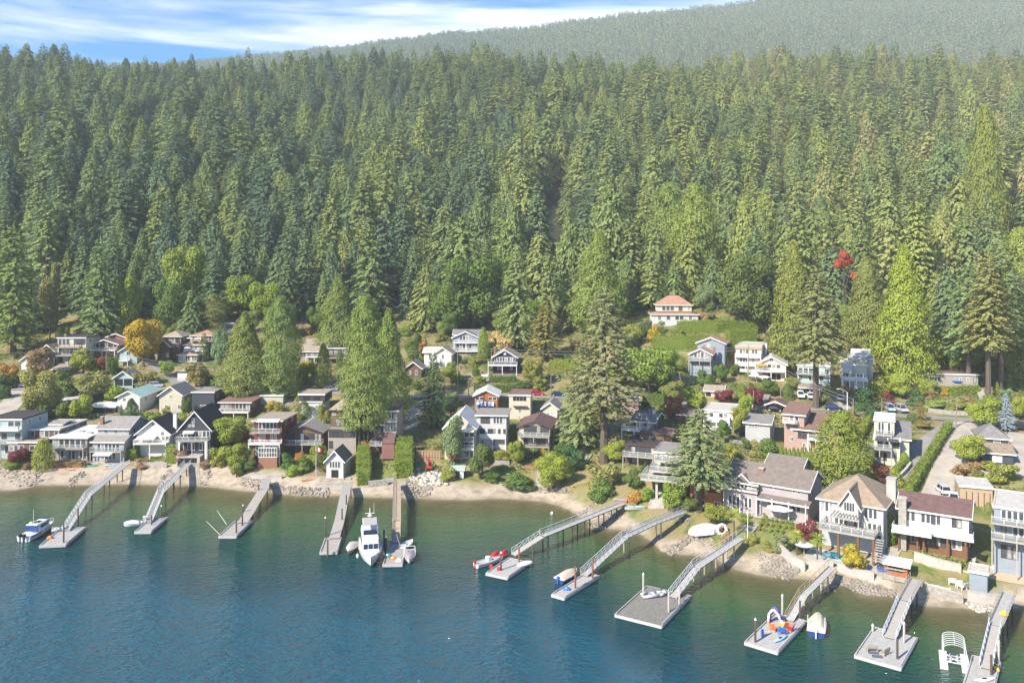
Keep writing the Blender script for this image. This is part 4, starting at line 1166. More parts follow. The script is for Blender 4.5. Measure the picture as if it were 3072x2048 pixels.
def conifer_crown(name, h, rad, z0, droop, dens, rng, m, up=.25, prof=.7, card=1.0, lods=1.0, gaps=.0, narrow=.6):
    """whorls of drooping boughs; fronds sit on the outer half of each bough and face outwards"""
    P, D, Nn, L, Wd = [], [], [], [], []
    z = z0
    ph = rng.uniform(0, 6.28, 4)
    while z < h * .985:
        t = (z - z0) / (h - z0)
        base = (1 - t) ** prof * min(1, .6 + t * 4)
        wob = 1 + .12 * math.sin(z * .9 + ph[0]) + .08 * math.sin(z * 2.3 + ph[1])
        Lm = rad * base * wob + .12
        nb = max(4, int((4 + 1.15 * Lm) * dens))
        a0 = rng.uniform(0, 6.28)
        for k in range(nb):
            if rng.random() < gaps: continue
            a = a0 + k * 6.283 / nb + rng.normal(0, .22)
            Lb = Lm * rng.uniform(.72, 1.14) * (1 + .12 * math.sin(a * 2 + ph[2]))
            zz = z + rng.normal(0, .3)
            ca, sa = math.cos(a), math.sin(a)
            ns = max(1, int(round(Lb * .62 / (.62 * card) * lods)))
            for j in range(ns):
                s = .38 + .62 * (j + .5) / ns
                r = s * Lb
                hz = zz + up * r - droop * r * r / max(Lb, 1)
                for side in ((-1, 1) if j < ns - 1 else (-.4, .4)):
                    aa = a + side * rng.uniform(.4, .9)
                    D.append([math.cos(aa) * .8, math.sin(aa) * .8, -.35 + up - droop * s + rng.normal(0, .18)])
                    P.append([ca * r, sa * r, hz + rng.normal(0, .12)])
                    Nn.append([ca + rng.normal(0, .30), sa + rng.normal(0, .30), .62 + rng.normal(0, .2)])
                    l = card * rng.uniform(.75, 1.4)
                    L.append(l); Wd.append(l * narrow)
        z += .78 * card * rng.uniform(.8, 1.2) / math.sqrt(dens) * (1 - .3 * t) / math.sqrt(lods)
    for k in range(3):
        P.append([0, 0, h - 1.6 + k * .4]); D.append([rng.normal(0, .12), rng.normal(0, .12), 1]); Nn.append([math.cos(k * 2), math.sin(k * 2), .1]); L.append(1.9); Wd.append(.3)
    V, Fq = cards(P, D, Nn, L, Wd)
    return np_mesh(name, V, Fq, m)

def cedar_crown(name, h, rad, n, leaf, m, rng, pw=.6, lump=.16, low=.02, top=1.9):
    """dense egg-shaped to conical crown of hanging sprays with lumps and gaps"""
    P, D, Nn, L = [], [], [], []
    ph = rng.uniform(0, 6.28, 6)
    while len(P) < n:
        t = rng.random() ** 1.15
        a = rng.uniform(0, 6.283)
        r = rad * min(1, (1 - t) * top) ** pw * min(1, .7 + t * 2.4)
        lm = math.sin(3 * a + ph[0] + t * 9) * math.sin(t * 21 + ph[1] + 2 * a) + .7 * math.sin(5 * a + ph[2] - t * 15) * math.sin(t * 37 + ph[3])
        if lm < -.75 and rng.random() < .75: continue
        rr = r * (1 + lump * lm) * rng.uniform(.74, 1.12) + .05
        P.append([rr * math.cos(a), rr * math.sin(a), h * (low + (1 - low) * t) + rng.normal(0, .1)])
        D.append([math.cos(a) * .5 + rng.normal(0, .3), math.sin(a) * .5 + rng.normal(0, .3), -.75 if rng.random() < .75 else .7])
        Nn.append([math.cos(a) + rng.normal(0, .33), math.sin(a) + rng.normal(0, .33), .55 + .5 * lm]); L.append(leaf * rng.uniform(.7, 1.4))
    V, Fq = cards(P, D, Nn, L, np.array(L) * .55)
    return np_mesh(name, V, Fq, m)

def trunk_mesh(name, h, r, lean=0.0, limbs=0, rng=None, spread=1.0):
    b = MB()
    pts = [Vector((0, 0, -1.0)), Vector((lean * .2, 0, h * .35)), Vector((lean * .6, lean * .2, h * .7)), Vector((lean, lean * .3, h))]
    rr = [r * 1.25, r, r * .6, r * .12]
    for i in range(3): b.tube(pts[i], pts[i + 1], rr[i], rr[i + 1], 7)
    for k in range(limbs):
        a = k * 2.4 + .5
        z = h * (.35 + .12 * k % .4)
        b.tube((0, 0, z), (math.cos(a) * spread * .7, math.sin(a) * spread * .7, z + h * .35), r * .45, r * .1, 5)
    return b.mesh(name, M_BARK)

rr_ = np.random.default_rng(3)
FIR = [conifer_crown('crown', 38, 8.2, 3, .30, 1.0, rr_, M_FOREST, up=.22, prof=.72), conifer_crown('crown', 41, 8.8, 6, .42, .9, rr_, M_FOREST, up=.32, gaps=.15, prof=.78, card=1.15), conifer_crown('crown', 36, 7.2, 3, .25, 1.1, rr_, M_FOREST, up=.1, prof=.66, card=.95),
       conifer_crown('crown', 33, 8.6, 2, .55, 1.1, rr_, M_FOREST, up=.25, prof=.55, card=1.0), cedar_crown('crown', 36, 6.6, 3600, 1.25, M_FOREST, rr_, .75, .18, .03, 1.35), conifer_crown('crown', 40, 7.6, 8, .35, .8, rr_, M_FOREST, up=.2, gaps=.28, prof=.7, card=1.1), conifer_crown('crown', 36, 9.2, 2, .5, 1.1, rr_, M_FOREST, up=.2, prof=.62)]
FIR_TRUNK = trunk_mesh('trunk', 38, .55)
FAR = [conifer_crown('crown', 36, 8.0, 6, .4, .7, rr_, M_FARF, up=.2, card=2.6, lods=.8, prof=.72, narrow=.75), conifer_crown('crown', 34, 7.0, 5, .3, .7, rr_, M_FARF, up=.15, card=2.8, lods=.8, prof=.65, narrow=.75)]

# -- where the forest trees stand
def forest_edge(X):
    return np.interp(X, [-240, -171, -120, -60, -19, 20, 48, 62, 95, 142, 200, 260], [322, 313, 309, 316, 314, 318, 314, 305, 287, 262, 252, 245])
cell = 13.4
ptsF = []
for Y in np.arange(246, 1060, cell * .93):
    half = Y * .70 + 40
    for X in np.arange(-half, half, cell * (1 if Y < 700 else 1.12)):
        ptsF.append((X + rr_.normal(0, 2.2), Y + rr_.normal(0, 2.2)))
ptsF = np.array(ptsF)
keep = ptsF[:, 1] > forest_edge(ptsF[:, 0]) + rr_.normal(0, 2, len(ptsF))
ptsF = ptsF[keep]
# clearings where a tree of another kind shows in front of the conifers
for px_, py_ in ((2533, 1006), (2582, 1036), (1420, 990), (1510, 930), (555, 960), (2955, 800), (715, 960), (800, 975), (2235, 980), (1110, 690)):
    c_ = hit(px_, py_)
    rx = (ptsF[:, 0] - c_.x) * c_.y / np.maximum(ptsF[:, 1], 1)
    ptsF = ptsF[~((np.abs(rx) < 7) & (ptsF[:, 1] > c_.y - 34) & (ptsF[:, 1] < c_.y + 6))]
zF = tps(ptsF[:, 0], ptsF[:, 1])
sF = np.clip(rr_.normal(.86, .23, len(ptsF)), .36, 1.35)
front = ptsF[:, 1] - forest_edge(ptsF[:, 0])
sF = np.where(front < 14, sF * .86, sF)
clump = np.sin(ptsF[:, 0] * .021 + 1) + np.sin(ptsF[:, 1] * .017 + ptsF[:, 0] * .009) + .6 * np.sin(ptsF[:, 0] * .06)
sF *= 1 + .07 * clump
open_ = (clump + rr_.normal(0, .5, len(clump)) < 1.85) & (rr_.random(len(clump)) > .04)
ptsF, zF, sF, front, clump = (q[open_] for q in (ptsF, zF, sF, front, clump))
order = np.argsort(ptsF[:, 1] + .35 * np.maximum(0, np.abs(ptsF[:, 0]) - ptsF[:, 1] * .62) * 10)
NEAR = order[:260]
REST = order[260:]
prev = None
for i in NEAR:
    x, y = ptsF[i]
    o = thing('conifer', 'tall conifer in the dense forest wall rising behind the houses', 'tree', (x, y, zF[i] - .3), rr_.uniform(0, 6.28), 'conifers of the forest edge')
    s = float(sF[i]); wv = s * rr_.uniform(.9, 1.25)
    o.scale = (wv, wv, s)
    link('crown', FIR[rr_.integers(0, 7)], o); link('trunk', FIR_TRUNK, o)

def scatter(name, P, Z, sc, idx, protos):
    """one object: the trees too many to set singly, instanced on points"""
    me = bpy.data.meshes.new(name)
    me.from_pydata([(float(a), float(b), float(c)) for (a, b), c in zip(P, Z)], [], [])
    attr(me, 'sz', sc)
    a = me.attributes.new('idx', 'INT', 'POINT'); a.data.foreach_set('value', np.asarray(idx, dtype=np.int32))
    attr(me, 'rz', rr_.uniform(0, 6.28, len(P)))
    attr(me, 'wd', np.asarray(sc) * rr_.uniform(.95, 1.35, len(P)))
    o = link(name, me, None, 'stuff')
    g = bpy.data.node_groups.new(name, 'GeometryNodeTree')
    g.interface.new_socket('Geometry', in_out='INPUT', socket_type='NodeSocketGeometry')
    g.interface.new_socket('Geometry', in_out='OUTPUT', socket_type='NodeSocketGeometry')
    gi = g.nodes.new('NodeGroupInput'); go = g.nodes.new('NodeGroupOutput')
    jn = g.nodes.new('GeometryNodeJoinGeometry')
    for p in protos:
        n = g.nodes.new('GeometryNodeObjectInfo'); n.inputs['Object'].default_value = p; n.inputs['As Instance'].default_value = True
        n.transform_space = 'ORIGINAL'
        g.links.new(n.outputs['Geometry'], jn.inputs[0])
    ip = g.nodes.new('GeometryNodeInstanceOnPoints'); ip.inputs['Pick Instance'].default_value = True
    g.links.new(gi.outputs[0], ip.inputs['Points']); g.links.new(jn.outputs[0], ip.inputs['Instance'])
    def na(nm, ty):
        n = g.nodes.new('GeometryNodeInputNamedAttribute'); n.data_type = ty; n.inputs['Name'].default_value = nm
        return n.outputs['Attribute']
    g.links.new(na('idx', 'INT'), ip.inputs['Instance Index'])
    cr = g.nodes.new('ShaderNodeCombineXYZ'); g.links.new(na('rz', 'FLOAT'), cr.inputs[2]); g.links.new(cr.outputs[0], ip.inputs['Rotation'])
    cs = g.nodes.new('ShaderNodeCombineXYZ'); w_ = na('wd', 'FLOAT'); g.links.new(w_, cs.inputs[0]); g.links.new(w_, cs.inputs[1]); g.links.new(na('sz', 'FLOAT'), cs.inputs[2]); g.links.new(cs.outputs[0], ip.inputs['Scale'])
    g.links.new(ip.outputs[0], go.inputs[0])
    md = o.modifiers.new('scatter', 'NODES'); md.node_group = g
    return o
# each crown shape is borrowed from a tree that stands in the forest edge
_cr = {}
for o in COL.objects:
    if o.name.startswith('crown') and o.data in FIR and o.data not in _cr: _cr[o.data] = o
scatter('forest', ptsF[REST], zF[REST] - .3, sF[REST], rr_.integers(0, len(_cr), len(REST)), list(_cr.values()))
# two trees of the mountain lend their coarser crowns to the rest of it
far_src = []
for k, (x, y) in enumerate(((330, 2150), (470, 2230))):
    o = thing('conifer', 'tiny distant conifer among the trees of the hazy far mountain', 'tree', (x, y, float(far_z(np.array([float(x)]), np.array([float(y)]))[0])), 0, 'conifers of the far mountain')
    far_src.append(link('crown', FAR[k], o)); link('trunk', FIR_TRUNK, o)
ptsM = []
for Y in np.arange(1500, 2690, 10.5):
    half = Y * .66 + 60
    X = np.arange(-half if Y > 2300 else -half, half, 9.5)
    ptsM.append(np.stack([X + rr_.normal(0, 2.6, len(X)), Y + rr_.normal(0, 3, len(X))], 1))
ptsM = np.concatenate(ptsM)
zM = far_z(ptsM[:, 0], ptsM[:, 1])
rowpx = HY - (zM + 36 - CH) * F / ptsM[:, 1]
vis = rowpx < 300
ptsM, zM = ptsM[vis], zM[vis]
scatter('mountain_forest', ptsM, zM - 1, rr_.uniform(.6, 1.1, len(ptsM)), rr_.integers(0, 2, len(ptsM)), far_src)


# ------------------------------------------------------------------ haze
hb = MB().box(-2400, 2400, -70, 2740, -11, 1120)
hm = bpy.data.materials.new('haze'); hm.use_nodes = True
t_ = hm.node_tree
t_.nodes.remove(t_.nodes['Principled BSDF'])
pv = t_.nodes.new('ShaderNodeVolumePrincipled')
pv.inputs['Color'].default_value = (.88, .95, 1.0, 1)
pv.inputs['Density'].default_value = 0.00015
pv.inputs['Anisotropy'].default_value = -0.12
t_.links.new(pv.outputs[0], t_.nodes['Material Output'].inputs['Volume'])
hz = hb.build('haze', hm, None, kind='stuff')
for h in HOUSES:
    build_house(h)

# ------------------------------------------------------------------ piers, gangways, floats, pilings
M_FLOATW = mat('pale float boards', (.37, .36, .345), rough=.85, var=.12, scale=1.5, bump=.2)
M_BULL = mat('float edge timber', (.44, .43, .425), rough=.8, var=.12)
M_PILE = mat('tarred pile', (.085, .065, .06), rough=.85, var=.2, scale=2)
M_RUST = mat('rusty steel pile', (.24, .085, .05), rough=.8, var=.25, scale=2)
M_FOAM = mat('float tank', (.10, .11, .13), rough=.6)
M_PLANKB = mat('brown deck boards', (.40, .31, .225), rough=.85, var=.12, scale=1.5, bump=.2)
def zbed(x, y): return float(terr(x, y)[0]) if not (GX0 < x < GX1 and GY0 < y < GY1) else ground(x, y)

FLOATS = []
def floatdock(label, A, B, Cc, m=M_FLOATW, z=.55, rail=True, name='float'):
    a, b, c = (pick(*p, z) for p in (A, B, Cc))
    ex = (b - a).normalized(); w = (b - a).length
    ey = Vector((-ex.y, ex.x, 0)); L = (c - b).dot(ey)
    o = thing(name, label, 'float', (a.x, a.y, 0), math.atan2(ex.y, ex.x), 'floats at the ends of the piers')
    p = MB(); n = int(L / .24); s = L / n
    rs = random.Random(int(w * 100))
    for i in range(n):
        p.box(.12, w - .12, i * s + .012, (i + 1) * s - .012, z - .08, z + rs.uniform(-.008, .012))
    p.build('planks', m, o, kind='stuff')
    f = MB()
    f.box(0, w, -.06, .08, z - .42, z + .02); f.box(0, w, L - .08, L + .06, z - .42, z + .02)
    f.box(-.06, .1, .08, L - .08, z - .42, z + .02); f.box(w - .1, w + .06, .08, L - .08, z - .42, z + .02)
    f.build('frame', M_BULL, o)
    if rail:
        k = MB()
        for x in (.05, w - .17): k.box(x, x + .12, .4, L - .4, z + .10, z + .2)
        for x in (.05, w - .17):
            for i in range(int(L / 1.6)): k.box(x, x + .12, .5 + i * 1.6, .7 + i * 1.6, z + .022, z + .10)
        k.build('bull_rail', M_BULL, o)
    MB().box(.15, w - .15, .1, L - .1, -.25, z - .09).build('tank', M_FOAM, o)
    FLOATS.append((o, w, L))
    return o, w, L

def piling(px, pb, pt, m=M_PILE, cap=True, z=.6, label='', r=.17):
    b = pick(px, pb, z); h = (pb - pt) * b.y / F
    o = thing('mooring_piling', label, 'piling', (b.x, b.y, 0), 0, 'mooring pilings through the floats')
    MB().tube((0, 0, zbed(b.x, b.y) - .5), (0, 0, z + h), r, r * .92, 9).build('post', m, o, True)
    if cap: MB().loft([[(r * 1.15 * math.cos(i * .785), r * 1.15 * math.sin(i * .785), z + h) for i in range(8)], [(.02 * math.cos(i * .785), .02 * math.sin(i * .785), z + h + .32) for i in range(8)]]).build('cap', M_TRIM, o)
    return o

def pier(label, pts, w, style, piles=(), m=M_GREYW, rm=M_ALU, name='pier', pm=M_PILE, rails=(1, 1), rh=1.05, sp=1.5, brace=True):
    P = [pick(*p) for p in pts]
    o0 = P[0]
    root = thing(name, label, 'pier' if name == 'pier' else 'gangway', (o0.x, o0.y, 0), 0, 'piers and gangways down to the floats')
    Q = [p - Vector((o0.x, o0.y, 0)) for p in P]
    pl = MB(); st = MB(); rl = [MB(), MB()]
    for a, b in zip(Q, Q[1:]):
        d = b - a; L = d.length; d.normalize()
        s = Vector((d.y, -d.x, 0)).normalized() * (w / 2)
        n = max(2, int(L / .3))
        for i in range(n):
            c0, c1 = a + d * (L * (i + .04) / n), a + d * (L * (i + .96) / n)
            pl.prism([c0 - s, c0 + s, c1 + s, c1 - s], (0, 0, -.06))
        for k in (-1, 1):
            e = s * k * .92; dn = Vector((0, 0, -.2))
            st.prism([a + e + dn, b + e + dn, b + e - Vector((0, 0, .065)), a + e - Vector((0, 0, .065))], s.normalized() * .1 * -k)
            if not rails[(k + 1) // 2]: continue
            mb = rl[(k + 1) // 2]
            e = s * k * 1.0; up = Vector((0, 0, rh))
            m_ = max(1, round(L / sp))
            tr = .05 if style == 'truss' else .045
            mb.tube(a + e + up, b + e + up, tr, n=4)
            if style in ('truss', 'posts'): mb.tube(a + e + up * .5, b + e + up * .5, .025, n=4)
            for i in range(m_ + 1):
                c = a + d * (L * i / m_) + e
                mb.tube(c, c + up, tr * .9, n=4)
                if style == 'truss' and i < m_:
                    c2 = a + d * (L * (i + 1) / m_) + e
                    mb.tube(c, c2 + up, tr * .8, n=4)
                if style == 'pickets' and i < m_:
                    for q in range(1, 5):
                        cq = a + d * (L * (i + q / 5) / m_) + e
                        mb.tube(cq, cq + up, .02, n=3)
            mb.tube(a + e + Vector((0, 0, .05)), b + e + Vector((0, 0, .05)), .05, n=4)
    pl.build('planks', m, root, kind='stuff'); st.build('stringers', rm if style == 'truss' else M_PILE, root)
    for mb in rl:
        if mb.v: mb.build('railing', rm, root)
    cum = [0]
    for a, b in zip(Q, Q[1:]): cum.append(cum[-1] + (b - a).length)
    for t in piles:
        g = t * cum[-1]
        i = max(j for j in range(len(cum) - 1) if cum[j] <= g + 1e-6)
        a, b = Q[i], Q[i + 1]; d = (b - a).normalized(); c = a + d * (g - cum[i])
        s = Vector((d.y, -d.x, 0)).normalized() * (w / 2 * .9)
        for k in (-1, 1):
            e = c + s * k
            zb = zbed(e.x + o0.x, e.y + o0.y)
            MB().tube((e.x, e.y, zb - .4), (e.x, e.y, c.z - .07), .14, .13, 7).build('pile', pm, root)
        if brace:
            MB().tube(c - s * 1.15 - Vector((0, 0, .3)), c + s * 1.15 - Vector((0, 0, .3)), .11, n=5).build('crossbeam', pm, root)
    return root

# far left
f1, w1, L1 = floatdock('white-edged float beside the twin-engine cabin cruiser, leftmost of the floats', (117, 1637), (197, 1633), (243, 1580))
pier('white aluminium gangway with railings, leftmost of the piers', [(198, 1590, .75), (263, 1489, 3.4)], 1.3, 'truss', name='gangway')
pier('long straight light-grey pier with pickets running up to the grey house', [(264, 1487, 3.4), (380, 1390, 3.4)], 1.4, 'pickets', (.02, .45, .8), m=M_FLOATW)
piling(191, 1625, 1568, label='purple-black piling with a red foot on the leftmost float', cap=False)
piling(234, 1576, 1524, label='dark piling at the inner corner of the leftmost float', cap=False)
floatdock('narrow float with a small white motorboat moored at its left side', (403, 1595), (453, 1594), (484, 1551))
pier('white-railed gangway of the second pier from the left', [(446, 1566, .75), (482, 1478, 3.2)], 1.3, 'truss', name='gangway')
pier('grey timber pier with post railings, second from the left', [(483, 1476, 3.2), (566, 1388, 3.3)], 1.6, 'posts', (.03, .3, .55, .8))
piling(455, 1573, 1545, label='short dark piling on the float of the small white motorboat', cap=False)
piling(484, 1552, 1518, label='capped piling at the far corner of the second float from the left')
floatdock('weathered float with two slanting mooring whips on its left edge', (655, 1608), (709, 1608), (743, 1561), m=M_GREYW)
pier('bare grey plank pier without railings, third from the left', [(728, 1566, .8), (790, 1466, 2.6), (800, 1432, 2.8)], 2.2, 'none', (.15, .4, .65, .9), rails=(0, 0))
piling(709, 1597, 1556, label='front dark piling on the float with the mooring whips', cap=False)
piling(727, 1575, 1530, label='dark piling beside the plank pier above the whip float', cap=False)
piling(729, 1545, 1516, label='pale-capped piling at the left side of the third pier')
piling(776, 1494, 1453, label='slim grey piling near the beach end of the third pier', cap=False)
for (a, b), lb in ((((658, 1600), (619, 1562)), 'slanting mooring whip at the front corner of the weathered float'), (((680, 1571), (651, 1530)), 'slanting mooring whip at the back corner of the weathered float')):
    p, q = pick(*a, .6), pick(*b, 3.0)
    o = MB().tube((0, 0, .5), (q.x - p.x, q.y - p.y, 3.0), .05, .03, 5).build('mooring_whip', M_TRIM)
    o.location = (p.x, p.y, 0); tag(o, lb, 'mooring whip', 'mooring whips')
floatdock('square weathered float at the end of the crooked grey pier', (959, 1657), (1012, 1655), (1017, 1611), m=M_GREYW)
pier('crooked grey plank pier below the boathouse', [(1003, 1613, .8), (1018, 1562, 1.6), (1034, 1484, 2.6), (1044, 1446, 2.8)], 2.1, 'none', (.1, .35, .6, .9), rails=(0, 0))
piling(976, 1612, 1553, label='tall piling with a green cap behind the square float')
piling(983, 1660, 1618, label='piling at the front edge of the square float', cap=False)
piling(1026, 1572, 1525, label='dark piling against the middle of the crooked pier', cap=False)
piling(1039, 1534, 1484, label='dark piling at the upper part of the crooked pier', cap=False)
floatdock('cluttered float between the motor yacht and the grey covered boat', (1148, 1693), (1207, 1692), (1207, 1625), m=M_GREYW)
pier('tan gangway with low side beams leading to the motor yacht', [(1188, 1626, .8), (1190, 1562, 3.0)], 1.6, 'truss', name='gangway', m=M_PLANKB, rm=mat('beam timber', (.42, .36, .28), rough=.8), rh=.6)
pier('narrow brown plank pier pointing straight at the camera', [(1190, 1560, 3.0), (1191, 1440, 3.1)], 1.7, 'posts', (.02, .3, .6, .9), m=M_PLANKB, rm=M_GREYW, rh=.7, sp=3)
piling(1152, 1632, 1586, label='tall grey piling with a pale top behind the motor yacht')
piling(1158, 1650, 1611, label='thick white-capped piling right of the motor yacht', r=.26)
# centre right
floatdock('pale float with red canisters beside the red-covered watercraft', (1457, 1718), (1523, 1732), (1609, 1688))
pier('white railed gangway above the red-covered watercraft', [(1540, 1663, .8), (1626, 1608, 3.0)], 1.3, 'truss', name='gangway', rails=(1, 0))
pier('long white railed pier ending by the orange shrub', [(1628, 1606, 3.0), (1870, 1509, 3.2)], 1.5, 'posts', (.03, .2, .37, .52, .7, .87), m=M_FLOATW, sp=2.4)
piling(1503, 1708, 1658, label='black piling with a white cap beside the red-covered watercraft')
piling(1557, 1684, 1641, m=M_RUST, label='reddish piling in the middle of the float with red canisters', cap=False)
piling(1598, 1676, 1632, label='black piling standing in the water behind the float with red canisters', cap=False)
floatdock('long pale float beside the boat with a tan cover', (1654, 1782), (1693, 1793), (1804, 1727))
pier('white lattice gangway between two rusty pilings', [(1752, 1724, .8), (1872, 1613, 3.2)], 1.4, 'truss', name='gangway')
pier('white lattice pier curving up to the fir trunk by the steps', [(1874, 1611, 3.2), (1960, 1570, 3.6), (2056, 1534, 3.7)], 1.4, 'truss', (.03, .55), m=M_FLOATW, pm=M_GREYW)
piling(1726, 1763, 1697, m=M_RUST, label='rusty piling in the middle of the long pale float', cap=False)
piling(1778, 1735, 1672, m=M_RUST, label='rusty piling at the inner end of the long pale float', cap=False)
floatdock('very large square float of grey boards with a grey inflatable on it', (1844, 1842), (1985, 1877), (2095, 1790), m=mat('dark weathered boards', (.21, .20, .18), rough=.9, var=.2, scale=1.0, bump=.3, stretch=(5, 1, 1)))
pier('white gangway down to the very large square float', [(2018, 1790, .8), (2088, 1702, 2.8)], 1.5, 'truss', name='gangway')
pier('white railed pier from the lawn with the flagpole', [(2089, 1700, 2.8), (2222, 1612, 3.3)], 1.6, 'posts', (.02, .25, .5, .75), m=M_FLOATW, pm=M_GREYW, sp=1.8)
piling(1930, 1790, 1722, m=M_GREYW, label='tall grey piling with a white cap at the back corner of the very large float')
piling(2006, 1833, 1774, m=M_GREYW, label='grey piling in the middle of the very large float', cap=False)
piling(2038, 1810, 1758, m=M_GREYW, label='grey piling right of the gangway on the very large float', cap=False)
# right
floatdock('float crowded with bright toys and paddleboards', (2233, 1925), (2333, 1955), (2413, 1859))
pier('narrow white pier with a tan handrail above the toy-covered float', [(2368, 1859, .8), (2410, 1785, 2.4), (2498, 1699, 2.9)], 1.3, 'posts', (.42, .6, .8), m=M_FLOATW, rm=mat('tan handrail', (.45, .33, .2), rough=.7), rails=(1, 0), sp=2.2, pm=M_CONC)
piling(2266, 1924, 1858, label='dark white-capped piling on the front left of the toy-covered float')
piling(2347, 1843, 1786, m=M_GREYW, label='tall grey piling behind the slide on the toy-covered float')
piling(2400, 1853, 1801, label='dark piling right of the narrow white pier', cap=False)
floatdock('whitewashed float with two benches on it', (2563, 1964), (2703, 2003), (2741, 1909))
pier('white gangway down to the float with two benches', [(2668, 1912, .8), (2714, 1802, 2.6)], 1.8, 'truss', name='gangway')
pier('short timber pier with railings in front of the stone seawall', [(2715, 1800, 2.6), (2750, 1736, 2.8)], 1.9, 'posts', (.05, .5), rm=M_GREYW)
piling(2692, 1974, 1916, label='dark piling at the front of the float with two benches', cap=False)
piling(2712, 1926, 1869, m=M_GREYW, label='white-capped piling at the back right of the float with two benches')
piling(2618, 1892, 1875, m=M_GREYW, label='short white-capped post at the back left of the float with two benches')
floatdock('float at the lower right corner beside the arched boat lift', (2886, 2060), (2978, 2085), (3012, 1987))
pier('grey gangway at the lower right beside the arched boat lift', [(2957, 2003, .8), (2986, 1876, 2.7)], 1.5, 'truss', name='gangway')
pier('pier with a yellow bag on it near the right edge', [(2987, 1874, 2.7), (3028, 1778, 2.9)], 1.9, 'posts', (.05, .35, .7), m=M_FLOATW, rm=M_GREYW)
piling(2974, 2022, 1964, label='dark piling beside the yellow kayak', cap=False)
piling(2996, 1982, 1917, m=M_GREYW, label='wooden piling standing right of the lower right gangway', cap=False)
# ------------------------------------------------------------------ boats
def paint(n, c, r=.3): return plain(n, c, r, spec=.5)
M_GEL = paint('white gelcoat', (.76, .77, .78)); M_NAVYH = paint('blue hull paint', (.02, .05, .22)); M_RED = paint('red paint', (.55, .03, .03)); M_GREYC = plain('grey canvas', (.36, .345, .335), .85)
M_TANC = plain('tan canvas', (.52, .43, .34), .85); M_WHITEC = plain('white tarpaulin', (.74, .74, .74), .7); M_TINT = mat('tinted glass', (.02, .025, .05), rough=.08, spec=.7); M_ORANGE = paint('orange plastic', (.75, .19, .03)); M_YEL = paint('yellow plastic', (.75, .5, .04))
M_BLUEP = paint('blue plastic', (.03, .16, .62)); M_GREENP = paint('green plastic', (.02, .33, .22)); M_LIME = paint('lime plastic', (.50, .60, .05)); M_LBLUE = paint('pale blue plastic', (.30, .52, .70)); M_TEAL = paint('turquoise canvas', (.05, .48, .58), .8); M_RUBBER = plain('grey inflatable fabric', (.42, .43, .45), .55)

def hull_rings(L, B, H, n=9, tr=.85, flare=.75, sheer=.35, draft=.35):
    rings = []
    for i in range(n):
        t = i / (n - 1)
        x = -L / 2 + L * t
        k = tr + (1 - tr) * min(1, t * 2.5) if t < .4 else max(0.03, (1 - ((t - .4) / .6) ** 2.3))
        hb = B / 2 * k
        top = H * (1 + sheer * max(0, t - .3))
        ch = hb * (flare + (1 - flare) * (1 - t) * .5)
        kz = -draft * (1 if t < .75 else max(0, (1 - t) / .25))
        xx = x + (.0 if t < .9 else 0)
        rings.append([(xx, hb, top), (xx - .04 * L * t, ch, .12 + H * .25 * t), (xx - .07 * L * t * t, 0, kz), (xx - .04 * L * t, -ch, .12 + H * .25 * t), (xx, -hb, top)])
    return rings
def boat_root(label, px, py, hdg, name='motorboat', cat='boat', z=0.0):
    p = pick(px, py, z)
    return thing(name, label, cat, (p.x, p.y, z), hdg)
def hull(root, L, B, H, m, deckm=M_GEL, **k):
    rg = hull_rings(L, B, H, **k)
    MB().loft(rg, closed=False, cap=False).add([rg[0][i] for i in range(5)], [(4, 3, 2, 1, 0)]).build('hull', m, root, True)
    d = MB(); n = len(rg)
    vs = [(r[0][0], r[0][1] * .97, r[0][2] - .06) for r in rg] + [(r[4][0], r[4][1] * .97, r[4][2] - .06) for r in rg]
    d.add(vs, [(i, n + i, n + i + 1, i + 1) for i in range(n - 1)]).build('deck', deckm, root)
    b = MB()
    for s in (0, 4):
        for a, c in zip(rg, rg[1:]): b.tube(a[s], c[s], .06, n=5)
    b.tube(rg[0][0], rg[0][4], .06, n=5)
    b.build('gunwale', M_GEL if m is not M_GEL else plain('grey rubbing strake', (.3, .28, .28), .6), root)
    return rg
def outboard(root, x, y, z, m=M_BLACK, s=1.0):
    b = MB().loft([[(x - .05 * s, y + dx * s, z + dz * s) for dx, dz in ((-.18, .15), (.18, .15), (.2, .6), (-.2, .6))], [(x - .45 * s, y + dx * s, z + dz * s) for dx, dz in ((-.15, .2), (.15, .2), (.18, .65), (-.18, .65))]])
    b.box(x - .35 * s, x - .15 * s, y - .07 * s, y + .07 * s, z - .7 * s, z + .15 * s)
    b.build('outboard', m, root)
def cover(root, L, B, H, h, m, x0=-.48, x1=.42, name='cover'):
    rings = []
    for i in range(9):
        t = i / 8; x = L * (x0 + (x1 - x0) * t)
        tt = (x / L + .5)
        k = 1.0 if tt < .4 else max(.06, 1 - ((tt - .4) / .6) ** 2.3)
        hb = B / 2 * k * 1.03
        hh = h * (math.sin(math.pi * min(max(t * .8 + .15, 0), 1)) ** .7)
        zt = H * (1 + .35 * max(0, tt - .3))
        rings.append([(x, hb, zt - .1), (x, hb * .98, zt + .05), (x, hb * .45, zt + hh * .8), (x, 0, zt + hh), (x, -hb * .45, zt + hh * .8), (x, -hb * .98, zt + .05), (x, -hb, zt - .1)])
    MB().loft(rings).build(name, m, root)
def tubes_rail(root, pts, h, r=.035, name='rail', m=None):
    b = MB()
    for a, c in zip(pts, pts[1:]):
        a, c = Vector(a), Vector(c); up = Vector((0, 0, h))
        b.tube(a + up, c + up, r, n=4); b.tube(a, a + up, r, n=4)
    b.tube(Vector(pts[-1]), Vector(pts[-1]) + Vector((0, 0, h)), r, n=4)
    b.build(name, m or M_ALU, root)

